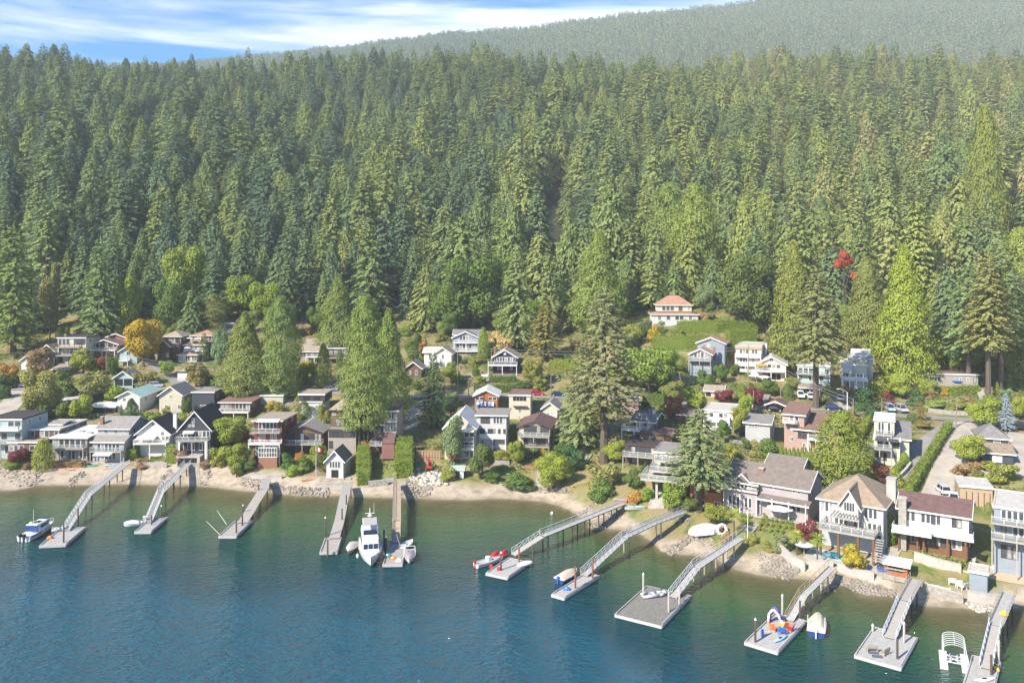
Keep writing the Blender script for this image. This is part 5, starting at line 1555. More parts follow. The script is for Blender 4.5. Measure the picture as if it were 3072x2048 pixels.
# motor yacht, bow towards the camera
ya = pick(1113.5, 1707, 0); yb_ = pick(1109, 1630, 0)
yh = math.atan2(ya.y - yb_.y, ya.x - yb_.x); yc = (ya + yb_) / 2
y = thing('motor_yacht', 'large white motor yacht with flybridge and three dark front windows', 'yacht', (yc.x, yc.y, 0), yh)
YL = (ya - yb_).length
hull(y, YL, 4.6, 1.45, M_GEL, draft=.6, sheer=.75, tr=.92)
def block(root, name, x0, x1, hb0, hb1, z0, z1, m, rake0=0, rake1=0):
    return MB().loft([[(x0, -hb0, z0), (x0, hb0, z0), (x1, hb1, z0), (x1, -hb1, z0)], [(x0 + rake0, -hb0 * .9, z1), (x0 + rake0, hb0 * .9, z1), (x1 - rake1, hb1 * .9, z1), (x1 - rake1, -hb1 * .9, z1)]]).build(name, m, root)
dh = block(y, 'deckhouse', -YL * .42, YL * .20, 1.85, 1.55, 1.5, 3.55, M_GEL, 0, .75)
for s in (-1, 0, 1):
    w_ = MB().prism([(YL * .20 - .22, s * .95 - .4, 2.2), (YL * .20 - .22, s * .95 + .4, 2.2), (YL * .20 - .52, s * .92 + .38, 3.05), (YL * .20 - .52, s * .92 - .38, 3.05)], (.06, 0, .02))
    w_.build('front_window', M_TINT, y)
for s in (-1, 1):
    for i in range(4):
        x = -YL * .36 + i * 1.9
        MB().prism([(x, s * 1.80, 2.35), (x + 1.5, s * 1.76, 2.35), (x + 1.5, s * 1.68, 3.1), (x, s * 1.72, 3.1)], (0, s * .04, 0)).build('side_window', M_TINT, y)
fb = block(y, 'flybridge', -YL * .38, YL * .10, 1.75, 1.5, 3.58, 4.35, M_GEL, 0, .25)
block(y, 'bimini', -YL * .34, YL * -.02, 1.5, 1.4, 5.75, 5.9, M_GREYC)
g = MB().prism([(YL * .07, -1.35, 4.37), (YL * .07, 1.35, 4.37), (YL * .03, 1.25, 5.1), (YL * .03, -1.25, 5.1)], (.05, 0, .02)).build('windscreen', M_TINT, y)
b = MB()
for x in (-YL * .33, -YL * .04):
    for s in (-1.3, 1.3): b.tube((x, s, 4.3), (x, s, 5.8), .05, n=5)
b.build('bimini_frame', M_ALU, y)
b = MB(); b.tube((-YL * .36, 0, 4.3), (-YL * .38, 0, 7.6), .12, .06, 6); b.tube((-YL * .37, -.9, 6.6), (-YL * .37, .9, 6.6), .06, n=5); b.dome((-YL * .34, 0, 6.2), .45, .45, .35, 8, 3); b.tube((-YL * .37, .8, 6.6), (-YL * .39, .8, 8.4), .03, n=4)
b.build('mast', M_TRIM, y)
tubes_rail(y, [(YL * .15, 2.0, 1.6), (YL * .3, 1.62, 1.75), (YL * .42, .95, 1.9), (YL * .48, .2, 2.0), (YL * .48, -.2, 2.0), (YL * .42, -.95, 1.9), (YL * .3, -1.62, 1.75), (YL * .15, -2.0, 1.6)], .65)
MB().box(YL * .30, YL * .34, -.25, .25, 1.55, 1.85).build('hatch', M_TINT, y)
MB().box(YL * .40, YL * .44, -.15, .15, 1.75, 2.05).build('windlass', M_ALU, y)
for i, s in enumerate((-1, 1)):
    MB().dome((YL * .12, s * 2.42, .75), .26, .26, .45, 8, 4, -1).build('fender', M_TRIM, y)

o = boat_root('small rowing dinghy with a grey cover left of the motor yacht', 1055, 1650, R(-92), 'dinghy')
hull(o, 5.2, 2.0, .7, paint('dinghy red stripe', (.62, .38, .36))); cover(o, 5.2, 2.0, .7, .45, M_GREYC); outboard(o, -2.6, 0, .6)
o = boat_root('grey-covered runabout with a white frame right of the motor yacht', 1229, 1678, R(-84), 'motorboat')
hull(o, 5.4, 2.2, .8, M_GEL); cover(o, 5.4, 2.2, .8, .5, plain('mauve grey canvas', (.28, .25, .27), .85), -.45, .45)
b = MB()
for x in (-1.6, .2): b.path([(x, -1.1, .8), (x, -.95, 2.0), (x, .95, 2.0), (x, 1.1, .8)], .05, 5)
b.tube((-1.6, .95, 2.0), (.2, .95, 2.0), .05, n=5); b.tube((-1.6, -.95, 2.0), (.2, -.95, 2.0), .05, n=5)
b.build('frame', M_TRIM, o)
o = boat_root('open white aluminium skiff behind the grey-covered runabout', 1221, 1640, R(70), 'skiff')
hull(o, 4.6, 1.8, .65, M_ALU, plain('skiff floor', (.45, .44, .42), .6))
for x in (-1.2, .2): MB().box(x, x + .3, -.75, .75, .62, .7).build('thwart', M_ALU, o)
b = MB(); b.tube((-1.8, .5, .7), (-2.4, 1.0, 3.0), .04, n=4); b.build('rod', M_TRIM, o)

# cabin cruiser with twin engines
o = boat_root('white and blue cabin cruiser with twin black outboards at the far left', 116, 1602, R(86), 'cabin_cruiser')
hull(o, 9.2, 3.1, 1.15, M_GEL, tr=.92); 
MB().loft([[(4.62 - 9.2 * (1 - t), s * 1.56 * k, .75 + .2 * t) for s, k in ((1, 1), (-1, 1))] + [(4.62 - 9.2 * (1 - t), -1.56 * k2, .95 + .2 * t) for k2 in (1,)] + [(4.62 - 9.2 * (1 - t), 1.56, .95 + .2 * t)] for t in (0, .35)]).build('hull_stripe', M_NAVYH, o)
block(o, 'cabin', -1.4, 2.6, 1.25, .8, 1.1, 2.5, M_GEL, .1, 1.0)
MB().prism([(2.0, -.9, 1.75), (2.0, .9, 1.75), (1.5, .85, 2.42), (1.5, -.85, 2.42)], (.1, 0, .03)).build('windscreen', M_TINT, o)
for s in (-1, 1): MB().prism([(-1.1, s * 1.24, 1.7), (1.5, s * .98, 1.7), (1.3, s * .9, 2.3), (-1.1, s * 1.18, 2.3)], (0, s * .04, 0)).build('side_window', M_TINT, o)
block(o, 'hardtop', -2.2, 1.5, 1.25, 1.0, 2.53, 2.68, M_GEL)
MB().box(-1.2, .4, -.65, .65, 2.69, 2.75).build('hatch', M_TINT, o)
MB().box(-2.25, -2.1, -1.2, 1.2, 1.3, 2.45).build('aft_curtain', M_NAVYH, o)
for s in (-.42, .42): outboard(o, -4.7, s, .9, s=1.3)
b = MB(); b.tube((-1.6, 0, 2.65), (-1.6, 0, 5.6), .03, n=4); b.dome((-1.5, .6, 2.7), .35, .35, .4, 8, 3); b.tube((-1.9, -1, 2.65), (-1.9, -1, 3.6), .04, n=4); b.build('antenna', M_TRIM, o)
tubes_rail(o, [(1.2, 1.4, 1.2), (3.0, 1.1, 1.35), (4.3, .3, 1.5), (4.3, -.3, 1.5), (3.0, -1.1, 1.35), (1.2, -1.4, 1.2)], .55)
o = boat_root('small white motorboat with its engine tilted up by the narrow float', 399, 1577, R(-158), 'motorboat')
hull(o, 3.7, 1.8, .7, M_GEL); cover(o, 3.7, 1.8, .7, .5, M_WHITEC, -.3, .45); outboard(o, -1.85, 0, 1.1, M_TRIM, 1.2)
# red watercraft and skiff at the centre float
for k, (px, py, lb) in enumerate(((1487, 1672, 'red-covered jet ski, left one of the pair behind the pale float'), (1513, 1668, 'red-covered jet ski, right one of the pair behind the pale float'))):
    o = boat_root(lb, px, py, R(60), 'jet_ski', 'jet ski')
    o['group'] = 'red-covered jet skis'
    hull(o, 3.1, 1.15, .5, M_GEL, M_RED); cover(o, 3.1, 1.15, .5, .75, M_RED, -.45, .4)
o = boat_root('white open motorboat left of the red-covered jet skis', 1466, 1692, R(35), 'motorboat')
hull(o, 5.6, 2.1, .75, M_GEL, M_GREYC); block(o, 'console', -.4, .5, .5, .4, .7, 1.5, M_GEL, 0, .3); outboard(o, -2.8, 0, .7, M_RED)
o = boat_root('blue-hulled boat under a tan cover beside the long pale float', 1703, 1735, R(52), 'motorboat')
hull(o, 5.6, 2.3, .8, M_NAVYH); cover(o, 5.6, 2.3, .8, .7, M_TANC); outboard(o, -2.8, 0, .7, M_BLUEP)
# blue boat with beige cover right of the toy float
o = boat_root('blue and white speedboat with a big beige cover beside the toy-covered float', 2452, 1885, R(66), 'speedboat')
hull(o, 6.6, 2.6, .95, M_NAVYH, tr=.95); cover(o, 6.6, 2.6, .95, 1.1, M_TANC, -.36, .4); outboard(o, -3.3, 0, .8, M_TRIM, 1.1)
b = MB(); b.box(-3.5, -2.5, -1.25, 1.25, .95, 1.05); b.build('swim_platform', M_GEL, o)
b = MB(); b.tube((-2.4, 1.2, 1), (-2.4, 1.2, 2.9), .05, n=5); b.tube((-2.4, -1.2, 1), (-2.4, -1.2, 2.9), .05, n=5); b.build('guide_pole', M_TRIM, o)
# grey inflatable on the big float
def rib(label, px, py, hdg, z, L=3.4, m=M_RUBBER):
    o = boat_root(label, px, py, hdg, 'inflatable_boat', 'dinghy', z)
    b = MB(); b.path([(-L / 2, .62, .3), (L * .15, .62, .32), (L * .38, .4, .42), (L * .47, 0, .5), (L * .38, -.4, .42), (L * .15, -.62, .32), (-L / 2, -.62, .3)], .24, 8)
    b.build('tube', m, o, True); MB().box(-L / 2 + .1, L * .3, -.5, .5, .1, .2).build('floor', M_GREYC, o)
    MB().box(-L / 2, -L / 2 + .1, -.5, .5, .1, .55).build('transom', M_GREYC, o)
    MB().box(-.3, 0, -.5, .5, .4, .46).build('seat', M_GEL, o)
    return o
rib('grey inflatable boat lying on the back edge of the very large float', 1963, 1787, R(15), .58, 4.4)
rib('small grey inflatable lying at the inner end of the leftmost float', 178, 1590, R(30), .58, 2.8)
o = boat_root('white upturned dinghy on the float with red canisters', 1575, 1692, R(35), 'dinghy', 'dinghy', .58)
MB().dome((0, 0, 0), 1.9, .75, .6, 12, 4).build('hull', M_GEL, o, True)
# boats ashore
def ashore(px, py): return hit(px, py)
p = ashore(2112, 1606)
o = thing('tarped_boat', 'boat wrapped in a white tarpaulin on the beach below the palm', 'boat', p + Vector((0, 0, .35)), R(12))
MB().loft([[(x, -w_, .1), (x, -w_ * .95, h_ * .6), (x, -w_ * .4, h_), (x, w_ * .4, h_ * 1.02), (x, w_ * .95, h_ * .6), (x, w_, .1)] for x, w_, h_ in ((-3, .7, 1.0), (-2.2, 1.2, 1.5), (0, 1.25, 1.9), (1.6, 1.1, 1.8), (2.8, .5, 1.5), (3.2, .1, 1.2))]).build('tarpaulin', M_WHITEC, o)
for x in (-1.8, 1.2): MB().box(x - .25, x + .25, -.8, .8, -1.0, .14).build('cradle', M_CONC, o)
p = ashore(2166, 1600)
o = thing('inflatable_ring', 'round white inflatable towable leaning beside the tarped boat', 'inflatable', p + Vector((0, 0, .8)), R(20))
b = MB(); b.path([(1.05 * math.cos(a * .524), .25 * math.sin(a * .524), .9 * math.sin(a * .524)) for a in range(13)], .32, 8); b.build('tube', M_WHITEC, o, True)
p = ashore(1906, 1530)
o = thing('rowing_boat', 'white rowing boat with a turquoise inside lying on the beach by the stone steps', 'boat', p + Vector((0, 0, .2)), R(-8))
hull(o, 4.6, 1.6, .55, M_GEL, paint('turquoise inside', (.30, .55, .55))); MB().box(-.5, -.2, -.7, .7, .52, .58).build('thwart', M_GREYW, o)
p = ashore(3030, 1712)
o = thing('covered_boat', 'round white boat cover with blue stripes on the patio at the right edge', 'boat', p + Vector((0, 0, .1)), R(-20))
MB().dome((0, 0, 0), 3.2, 1.5, 1.0, 14, 4).build('cover', M_WHITEC, o, True)
b = MB(); b.path([(2.4 * math.cos(a * .35), 1.15 * math.sin(a * .35) , .62) for a in range(10)], .1, 5); b.path([(3.2 * math.cos(a * .35), 1.52 * math.sin(a * .35), .12) for a in range(10)], .1, 5); b.build('stripe', M_BLUEP, o)
def kayak(label, px, py, hdg, m, L=4.2, m2=None, z=None, name='kayak'):
    p = hit(px, py) if z is None else pick(px, py, z)
    o = thing(name, label, 'kayak', p + Vector((0, 0, .12)), hdg)
    rg = []
    for i in range(9):
        t = i / 8; k = max(.05, math.sin(math.pi * t) ** .7)
        rg.append([(L * (t - .5), .36 * k * math.cos(a * .785), .2 * k * math.sin(a * .785) + .15 * abs(t - .5)) for a in range(8)])
    MB().loft(rg).build('hull', m, o, True)
    MB().dome((-.1, 0, .17), .5, .2, .06, 8, 2).build('cockpit', m2 or M_BLACK, o)
    return o
kayak('green and yellow kayak on the beach wall left of the pier', 272, 1398, R(4), M_GREENP)
kayak('pale blue and white kayak beside the leftmost pier', 332, 1396, R(8), M_LBLUE)
kayak('salmon kayak in front of the pale blue one', 322, 1404, R(6), paint('salmon plastic', (.62, .33, .24)))
kayak('orange kayak half hidden in the russet hedge', 232, 1400, R(5), M_ORANGE)
kayak('long red canoe lying on a low rack on the left beach', 198, 1410, R(2), paint('faded red', (.58, .22, .14)), 5.0)
kayak('lime green kayak under the maroon maple', 54, 1396, R(14), M_LIME)
kayak('orange kayak on the stones left of the boathouse', 922, 1441, R(20), M_ORANGE)
kayak('blue and white kayak standing by the narrow brown pier', 1203, 1462, R(86), M_LBLUE)
kayak('red kayak leaning by the palm at the tarped boat', 2172, 1582, R(60), paint('raspberry plastic', (.55, .10, .14)))
kayak('blue paddleboard at the front edge of the toy-covered float', 2342, 1917, R(40), M_LBLUE, 3.6, z=.6, name='paddleboard')
kayak('yellow kayak lying on the lower right float', 2986, 2000, R(75), M_YEL, 3.2, z=.6)
kayak('white paddleboard across the lower right float', 2955, 2040, R(12), M_GEL, 3.4, z=.6, name='paddleboard')
kayak('long teal canoe among the shrubs on the middle beach', 1478, 1428, R(3), M_TEAL, 4.8)
# boat lift
o = boat_root('empty white boat lift with an arched canopy frame at the lower right', 2862, 1985, R(64), 'boat_lift', 'boat lift'); o.scale = (.88, .88, .88)
b = MB()
for i in range(7):
    x = -2.4 + i * .8
    b.path([(x, 1.55 * math.cos(a * .3142), 3.0 + .75 * math.sin(a * .3142)) for a in range(11)], .05, 5)
for yy in (-1.55, 1.55): b.tube((-2.4, yy, 3.0), (2.4, yy, 3.0), .06, n=5)
b.tube((-2.4, 0, 3.75), (2.4, 0, 3.75), .05, n=5)
b.build('canopy_frame', M_ALU, o)
for x in (-2.0, 2.0):
    for yy in (-1.55, 1.55): MB().box(x - .06, x + .06, yy - .06, yy + .06, .3, 3.0).build('post', M_TRIM, o)
for yy in (-1.5, 1.5): MB().box(-3.2, 2.6, yy - .55, yy + .55, -.15, .45).build('pontoon', M_GEL, o)
b = MB()
for x in (-1.5, -.3, .9): b.box(x, x + .15, -1.4, 1.4, .46, .6)
b.tube((-1.8, -.5, .7), (1.2, -.5, .7), .1, n=6); b.tube((-1.8, .5, .7), (1.2, .5, .7), .1, n=6); b.tube((-1.5, -1, .6), (.9, 1, .6), .07, n=5); b.tube((-1.5, 1, .6), (.9, -1, .6), .07, n=5)
b.build('cradle', M_ALU, o)
p = pick(1656, 1540, 0)
o = MB().dome((0, 0, 0), .35, .35, .5, 10, 4, -.5).build('mooring_buoy', M_TRIM); o.location = p; tag(o, 'white mooring buoy floating in the shallow bay', 'buoy')

# ------------------------------------------------------------------ furniture
def chair(label, px, py, hdg, m, z=None, group=None, s=1.0):
    p = hit(px, py) if z is None else pick(px, py, z)
    o = thing('deck_chair', label, 'chair', p, hdg, group); o.scale = (s, s, s)
    MB().slab([(-.35, -.35, .42), (.35, -.35, .42), (.35, .35, .32), (-.35, .35, .32)], .05).build('seat', m, o)
    MB().slab([(-.35, .35, .33), (.35, .35, .33), (.33, .68, 1.05), (-.33, .68, 1.05)], .05).build('backrest', m, o)
    for s_ in (-1, 1):
        MB().box(s_ * .42 - .07, s_ * .42 + .07, -.4, .45, .56, .6).build('armrest', m, o)
        MB().box(s_ * .4 - .04, s_ * .4 + .04, -.38, -.3, 0, .56).build('leg', m, o)
        MB().box(s_ * .4 - .04, s_ * .4 + .04, .3, .38, 0, .56).build('leg', m, o)
for k, (px, py, a) in enumerate(((2858, 1752, 150), (2874, 1758, 170), (2886, 1766, 200))):
    chair(['white slatted chair, left of the three above the stone seawall', 'white slatted chair, middle of the three above the stone seawall', 'white slatted chair, right of the three next to the grey plank shed'][k], px, py, R(a), M_TRIM, None, 'white chairs by the plank shed', 1.3)
chair('orange chair on the toy-covered float', 2323, 1890, R(120), M_ORANGE, .58, 'bright chairs on the toy float', 1.2)
chair('yellow chair on the toy-covered float', 2350, 1883, R(200), M_YEL, .58, 'bright chairs on the toy float', 1.2)
chair('red chair on the toy-covered float', 2368, 1890, R(230), M_RED, .58, 'bright chairs on the toy float', 1.2)
chair('blue chair in the middle of the toy-covered float', 2345, 1899, R(170), M_BLUEP, .58, 'bright chairs on the toy float', 1.2)
p = pick(2325, 1868, .58)
o = thing('water_slide', 'inflatable purple, white and blue water slide on the toy-covered float', 'inflatable slide', p, R(-30))
MB().path([(-.9, 0, .1), (-.8, 0, 1.3), (-.2, 0, 2.1), (.5, 0, 1.6), (.9, 0, .7), (1.4, 0, .2)], .32, 8).build('slide', paint('purple vinyl', (.18, .06, .30)), o, True)
for s in (-.45, .45): MB().path([(-.9, s, .1), (-.8, s, 1.4), (-.2, s, 2.2), (.5, s, 1.7), (.9, s, .8), (1.4, s, .3)], .18, 6).build('side_tube', M_GEL if s < 0 else M_BLUEP, o, True)
p = pick(2287, 1909, .58)
o = MB().box(-.18, .18, -.18, .18, 0, 1.0).tube((0, 0, 1.0), (0, 0, 1.15), .12).build('bollard_box', M_BLUEP); o.location = p; tag(o, 'upright blue canister on the toy-covered float', 'canister')
def bench(label, px, py, a):
    o = thing('bench', label, 'bench', pick(px, py, .58), a, 'benches on the whitewashed float')
    m = mat('bench slats', (.33, .29, .22), rough=.8)
    for i in range(3): MB().box(-.75, .75, -.25 + i * .18, -.11 + i * .18, .42, .46).build('slat', m, o)
    for i in range(3): MB().box(-.75, .75, .3, .34, .55 + i * .16, .67 + i * .16).build('backrest_slat', m, o)
    for s in (-.68, .68): MB().box(s - .04, s + .04, -.25, .34, 0, .42).box(s - .04, s + .04, .27, .3, .42, 1.0).build('leg', m, o)
bench('slatted bench on the left of the whitewashed float', 2616, 1952, R(175)); bench('slatted bench turned sideways on the right of the whitewashed float', 2655, 1962, R(215))
for px, py, lb in ((2632, 1968, 'dark mat in front of the right bench'), (2620, 1957, 'dark mat in front of the left bench')):
    o = MB().box(-.7, .7, -.4, .4, 0, .03).build('mat', plain('dark mat', (.10, .10, .14), .9)); o.location = pick(px, py, .575); o.rotation_euler.z = R(-12); tag(o, lb + ' on the whitewashed float', 'mat', 'mats on the whitewashed float')
for px, py, lb in ((1473, 1702, 'red fuel canister at the back of the pale float'), (1496, 1710, 'red fuel canister by the black piling on the pale float')):
    o = MB().box(-.3, .3, -.2, .2, 0, .5).box(-.1, .1, -.06, .06, .5, .62).build('fuel_canister', M_RED); o.location = pick(px, py, .58); tag(o, lb, 'canister', 'red canisters')
for px, py, m, lb in ((1700, 1768, M_BLUEP, 'blue heap of water toys on the long pale float'), (1180, 1676, M_ORANGE, 'orange and white gear box on the cluttered float'), (1196, 1682, M_GEL, 'white locker on the cluttered float'), (1165, 1668, M_GREENP, 'dark green bin on the cluttered float'), (150, 1614, M_ORANGE, 'orange ring buoy on the leftmost float'), (3012, 1842, M_YEL, 'yellow bag on the pier near the right edge')):
    o = MB().dome((0, 0, 0), .6, .45, .6, 8, 3).box(-.5, .5, -.35, .35, 0, .25).build('gear', m); o.location = pick(px, py, 2.85 if px > 3000 else .58); tag(o, lb, 'gear')
def parasol(label, px, py, m, r=1.6, h=2.5, z=None):
    p = hit(px, py)
    if z is not None: p.z = z
    o = thing('parasol', label, 'parasol', p)
    MB().loft([[(r * math.cos(a * .785), r * math.sin(a * .785), h - .55) for a in range(8)], [(r * .55 * math.cos(a * .785), r * .55 * math.sin(a * .785), h - .2) for a in range(8)], [(.05 * math.cos(a * .785), .05 * math.sin(a * .785), h) for a in range(8)]]).build('canopy', m, o)
    MB().tube((0, 0, -.3), (0, 0, h), .04, n=6).build('pole', M_TRIM, o)
parasol('turquoise parasol on the patio of the mauve-grey house', 2226, 1526, M_TEAL, 2.0)
parasol('large white parasol above the boxwood terraces', 2340, 1560, M_WHITEC, 2.7, 3.0)
parasol('white parasol at the left end of the swimming pool', 2412, 1664, M_WHITEC, 1.7)
parasol('white parasol on the terrace above the maroon maple, left one', 2262, 1146, M_WHITEC, 1.9); parasol('white parasol on the terrace under the cream gabled house, right one', 2294, 1150, M_WHITEC, 1.9)
parasol('red parasol below the cream four-storey house', 1362, 1392, M_RED, 1.9, 2.6)
parasol('blue parasol in front of the long bungalow', 2868, 1160, M_BLUEP, 2.0, 2.4)
parasol('white folded parasol on the brown deck steps in the middle', 1599, 1374, M_WHITEC, .6, 2.4)
def flagpole(label, px, pb, pt, flag=True):
    p = hit(px, pb); h = (pb - pt) * p.y / F
    o = thing('flagpole', label, 'flagpole', p)
    MB().tube((0, 0, -.4), (0, 0, h), .08, .05, 6).build('pole', M_TRIM, o)
    if flag:
        for i, m in enumerate((M_RED, M_GEL, M_RED)): MB().box(.06 + i * .45, .06 + (i + 1) * .45, -.01, .01, h - 1.1 - i * .08, h - .2 - i * .08).build('flag_band', m, o)
flagpole('white flagpole with a red and white flag left of the boathouse', 948, 1425, 1340)
flagpole('tall white flagpole on the lawn in front of the mauve-grey house', 2243, 1612, 1527, False)
flagpole('slim white pole beside the bright green shrub of the white and brown house', 2660, 1640, 1555, False)

# ------------------------------------------------------------------ cars
CARN = [0]
def car(label, px, py, hdg, col, kind='sedan'):
    p = hit(px, py)
    name = {'suv': 'parked_suv', 'van': 'parked_van'}.get(kind, 'parked_car')
    o = thing(name, label, {'suv': 'suv', 'van': 'van'}.get(kind, 'car'), p + Vector((0, 0, .11)), R(hdg), 'parked cars')
    m = paint('car paint %.2f %.2f %.2f' % col, col, .22)
    L, Wd = 4.6, 1.85
    tall = kind != 'sedan'
    bh = .85 if not tall else 1.0
    prof = [(-2.3, .35), (-2.3, .8), (-2.2, bh), (1.0, bh), (2.1, bh - .15), (2.3, .65), (2.3, .35)]
    a = [(x, -Wd / 2, z) for x, z in prof]
    MB().prism(a, (0, Wd, 0)).build('body', m, o)
    h = 1.45 if not tall else (1.75 if kind == 'suv' else 1.95)
    x0, x1, x2, x3 = (-1.9, -1.2, .35, 1.15) if not tall else (-2.2, -1.95, .5, 1.2)
    MB().loft([[(x0, -.84, bh), (x0, .84, bh), (x3, .84, bh), (x3, -.84, bh)], [(x1, -.68, h - .06), (x1, .68, h - .06), (x2, .68, h - .06), (x2, -.68, h - .06)]]).build('windows', M_TINT, o)
    r = MB().box(x1 - .03, x2 + .03, -.70, .70, h - .055, h + .02)
    for x, xx in ((x0, x1), (x3, x2)):
        for s in (-1, 1): r.tube((x, s * .85, bh), (xx, s * .69, h - .05), .05, n=4)
    r.tube(((x0 + x3) / 2 - .2, .86, bh), ((x1 + x2) / 2 - .2, .7, h - .05), .04, n=4); r.tube(((x0 + x3) / 2 - .2, -.86, bh), ((x1 + x2) / 2 - .2, -.7, h - .05), .04, n=4)
    r.build('roof', m, o)
    for x in (-1.45, 1.42):
        for s in (-1, 1):
            w_ = MB().tube((x, s * .72, .33), (x, s * .95, .33), .33, n=10).build('wheel', M_BLACK, o)
            MB().tube((x, s * .951, .33), (x, s * .965, .33), .19, n=8).build('rim', M_ALU, w_)
    for s in (-1, 1):
        MB().box(2.26, 2.32, s * .65 - .17, s * .65 + .17, .62, .78).build('headlight', M_GEL, o)
        MB().box(-2.32, -2.27, s * .7 - .12, s * .7 + .12, .68, .84).build('tail_light', M_RED, o)
WH, SI, BK, NV = (.72, .72, .72), (.45, .46, .48), (.02, .02, .025), (.02, .03, .10)
car('dark purple car on the road at the far left', 46, 1163, 8, (.06, .03, .10)); car('white car on the far left road behind the olive tree', 78, 1160, 8, WH)
car('dark blue sedan parked beside the teal garage', 425, 1163, 12, NV); car('silver estate car parked right of the dark blue sedan', 470, 1161, 4, SI, 'suv')
car('white car half hidden between the street cedars', 786, 1168, 0, WH); car('white hatchback on the road by the clipped yellow tree', 992, 1172, 4, WH)
car('red car parked on the road left of the big fir', 1613, 1186, -2, (.55, .01, .03)); car('blue car partly behind the big fir', 1674, 1188, -2, NV)
car('dark car under the brown carport', 2326, 1234, -28, BK); car('white SUV in front of the white garage', 2402, 1192, -105, WH, 'suv'); car('white sedan right of the white SUV at the garage', 2432, 1194, -105, WH)
car('white car on the paved drive by the angular white house', 2525, 1200, 55, WH); car('dark blue estate car on the road by the leaning lamp post', 2502, 1232, -22, NV, 'suv')
car('light blue van parked nose out under the hedge, left of the pair', 2670, 1232, -100, (.35, .45, .55), 'van'); car('silver van parked under the hedge, right of the pair', 2704, 1234, -85, SI, 'van')
car('silver SUV parked alone on the long concrete drive', 2828, 1478, 82, (.55, .55, .60), 'suv'); car('white car beside the wooden garage', 2862, 1498, 60, WH); car('black car at the right edge beside the blue spruce', 3060, 1285, 70, BK, 'suv')

# ------------------------------------------------------------------ poles and lines
def pole(label, px, pb, pt, arm=True, lamp=False, tilt=0.0):
    p = hit(px, pb); h = (pb - pt) * p.y / F
    o = thing('street_lamp' if lamp else 'utility_pole', label, 'street lamp' if lamp else 'utility pole', p, 0, None if lamp else 'utility poles along the roads')
    tp = Vector((tilt, 0, h))
    MB().tube((0, 0, -.6), tp, .17, .12, 7).build('pole', M_ALU if lamp else mat('pole wood', (.26, .21, .165), rough=.9, var=.2), o)
    if arm: MB().box(tp.x - 1.1, tp.x + 1.1, -.07, .07, h - .7, h - .55).build('crossarm', M_GREYW, o)
    if lamp:
        MB().path([(tp.x, 0, h - .1), (tp.x - 1.2, 0, h + .7), (tp.x - 2.2, 0, h + .9)], .07, 5).build('arm', M_ALU, o)
        MB().box(tp.x - 2.8, tp.x - 2.1, -.15, .15, h + .8, h + .95).build('lamp_head', M_TRIM, o)
    return p + tp
tops = [pole('utility pole with a transformer in front of the rose-brown house', 319, 1140, 1046), pole('utility pole beside the teal garage', 384, 1160, 1095), pole('utility pole by the dark hedge left of the street cedars', 664, 1184, 1096),
        pole('utility pole between the long tan roof and the yellow columnar tree', 972, 1160, 1040), pole('tall utility pole below the small white house', 1373, 1178, 1038), pole('utility pole beside the vaulted white roof', 1405, 1252, 1142, False),
        pole('utility pole left of the navy cottage', 1474, 1110, 1042, False), pole('thin utility pole right of the red car', 1653, 1206, 1116, False), pole('leaning pole beside the yellow-lime tree', 2047, 1184, 1114, False, tilt=-.9),
        pole('utility pole in front of the white flat-roofed house', 2245, 1180, 1036), pole('pole at the maroon maple by the road', 2261, 1240, 1170, False), pole('short pole on the road by the cream gabled house', 2342, 1200, 1150, False),
        pole('brown utility pole by the two vans', 2645, 1240, 1192, False), pole('utility pole at the top of the diagonal hedge', 2866, 1282, 1190, False, tilt=.6), pole('thick wooden post next to the leaning lamp', 2560, 1258, 1194, False)]
pole('grey street lamp with a bent arm by the paved drive', 2542, 1250, 1176, False, True)
def wire(label, a, b, sag=1.2, r=.035):
    o = thing('power_line', label, 'power line', a, 0, 'power lines over the roofs')
    pts = [(b - a) * (i / 12) - Vector((0, 0, sag * 4 * (i / 12) * (1 - i / 12))) for i in range(13)]
    MB().path(pts, r, 4).build('cable', plain('cable grey', (.30, .29, .28), .6), o)
A = tops
left = Vector((A[0].x - 80, A[0].y - 2, A[0].z)); right = Vector((A[13].x + 60, A[13].y + 4, A[13].z + 2))
for (i, j, lb) in ((0, 2, 'left power line over the golden tree'), (2, 3, 'power line in front of the street cedars'), (3, 4, 'power line behind the broad cedar'), (4, 6, 'power line past the navy cottage'), (6, 9, 'long power line crossing the big fir'), (9, 14, 'power line over the cream gabled house'), (14, 12, 'short power line by the leaning lamp'), (12, 13, 'power line above the long bungalow hedge')):
    for k, dz in enumerate((0, -.9)):
        wire(lb + (', upper strand' if k == 0 else ', lower strand'), A[i] + Vector((0, 0, dz - .3)), A[j] + Vector((0, 0, dz - .3)), 1.4)
wire('power line leaving the photo at the left edge', left, A[0], 1.5); wire('power line leaving the photo at the right edge', A[13], right, 1.5)

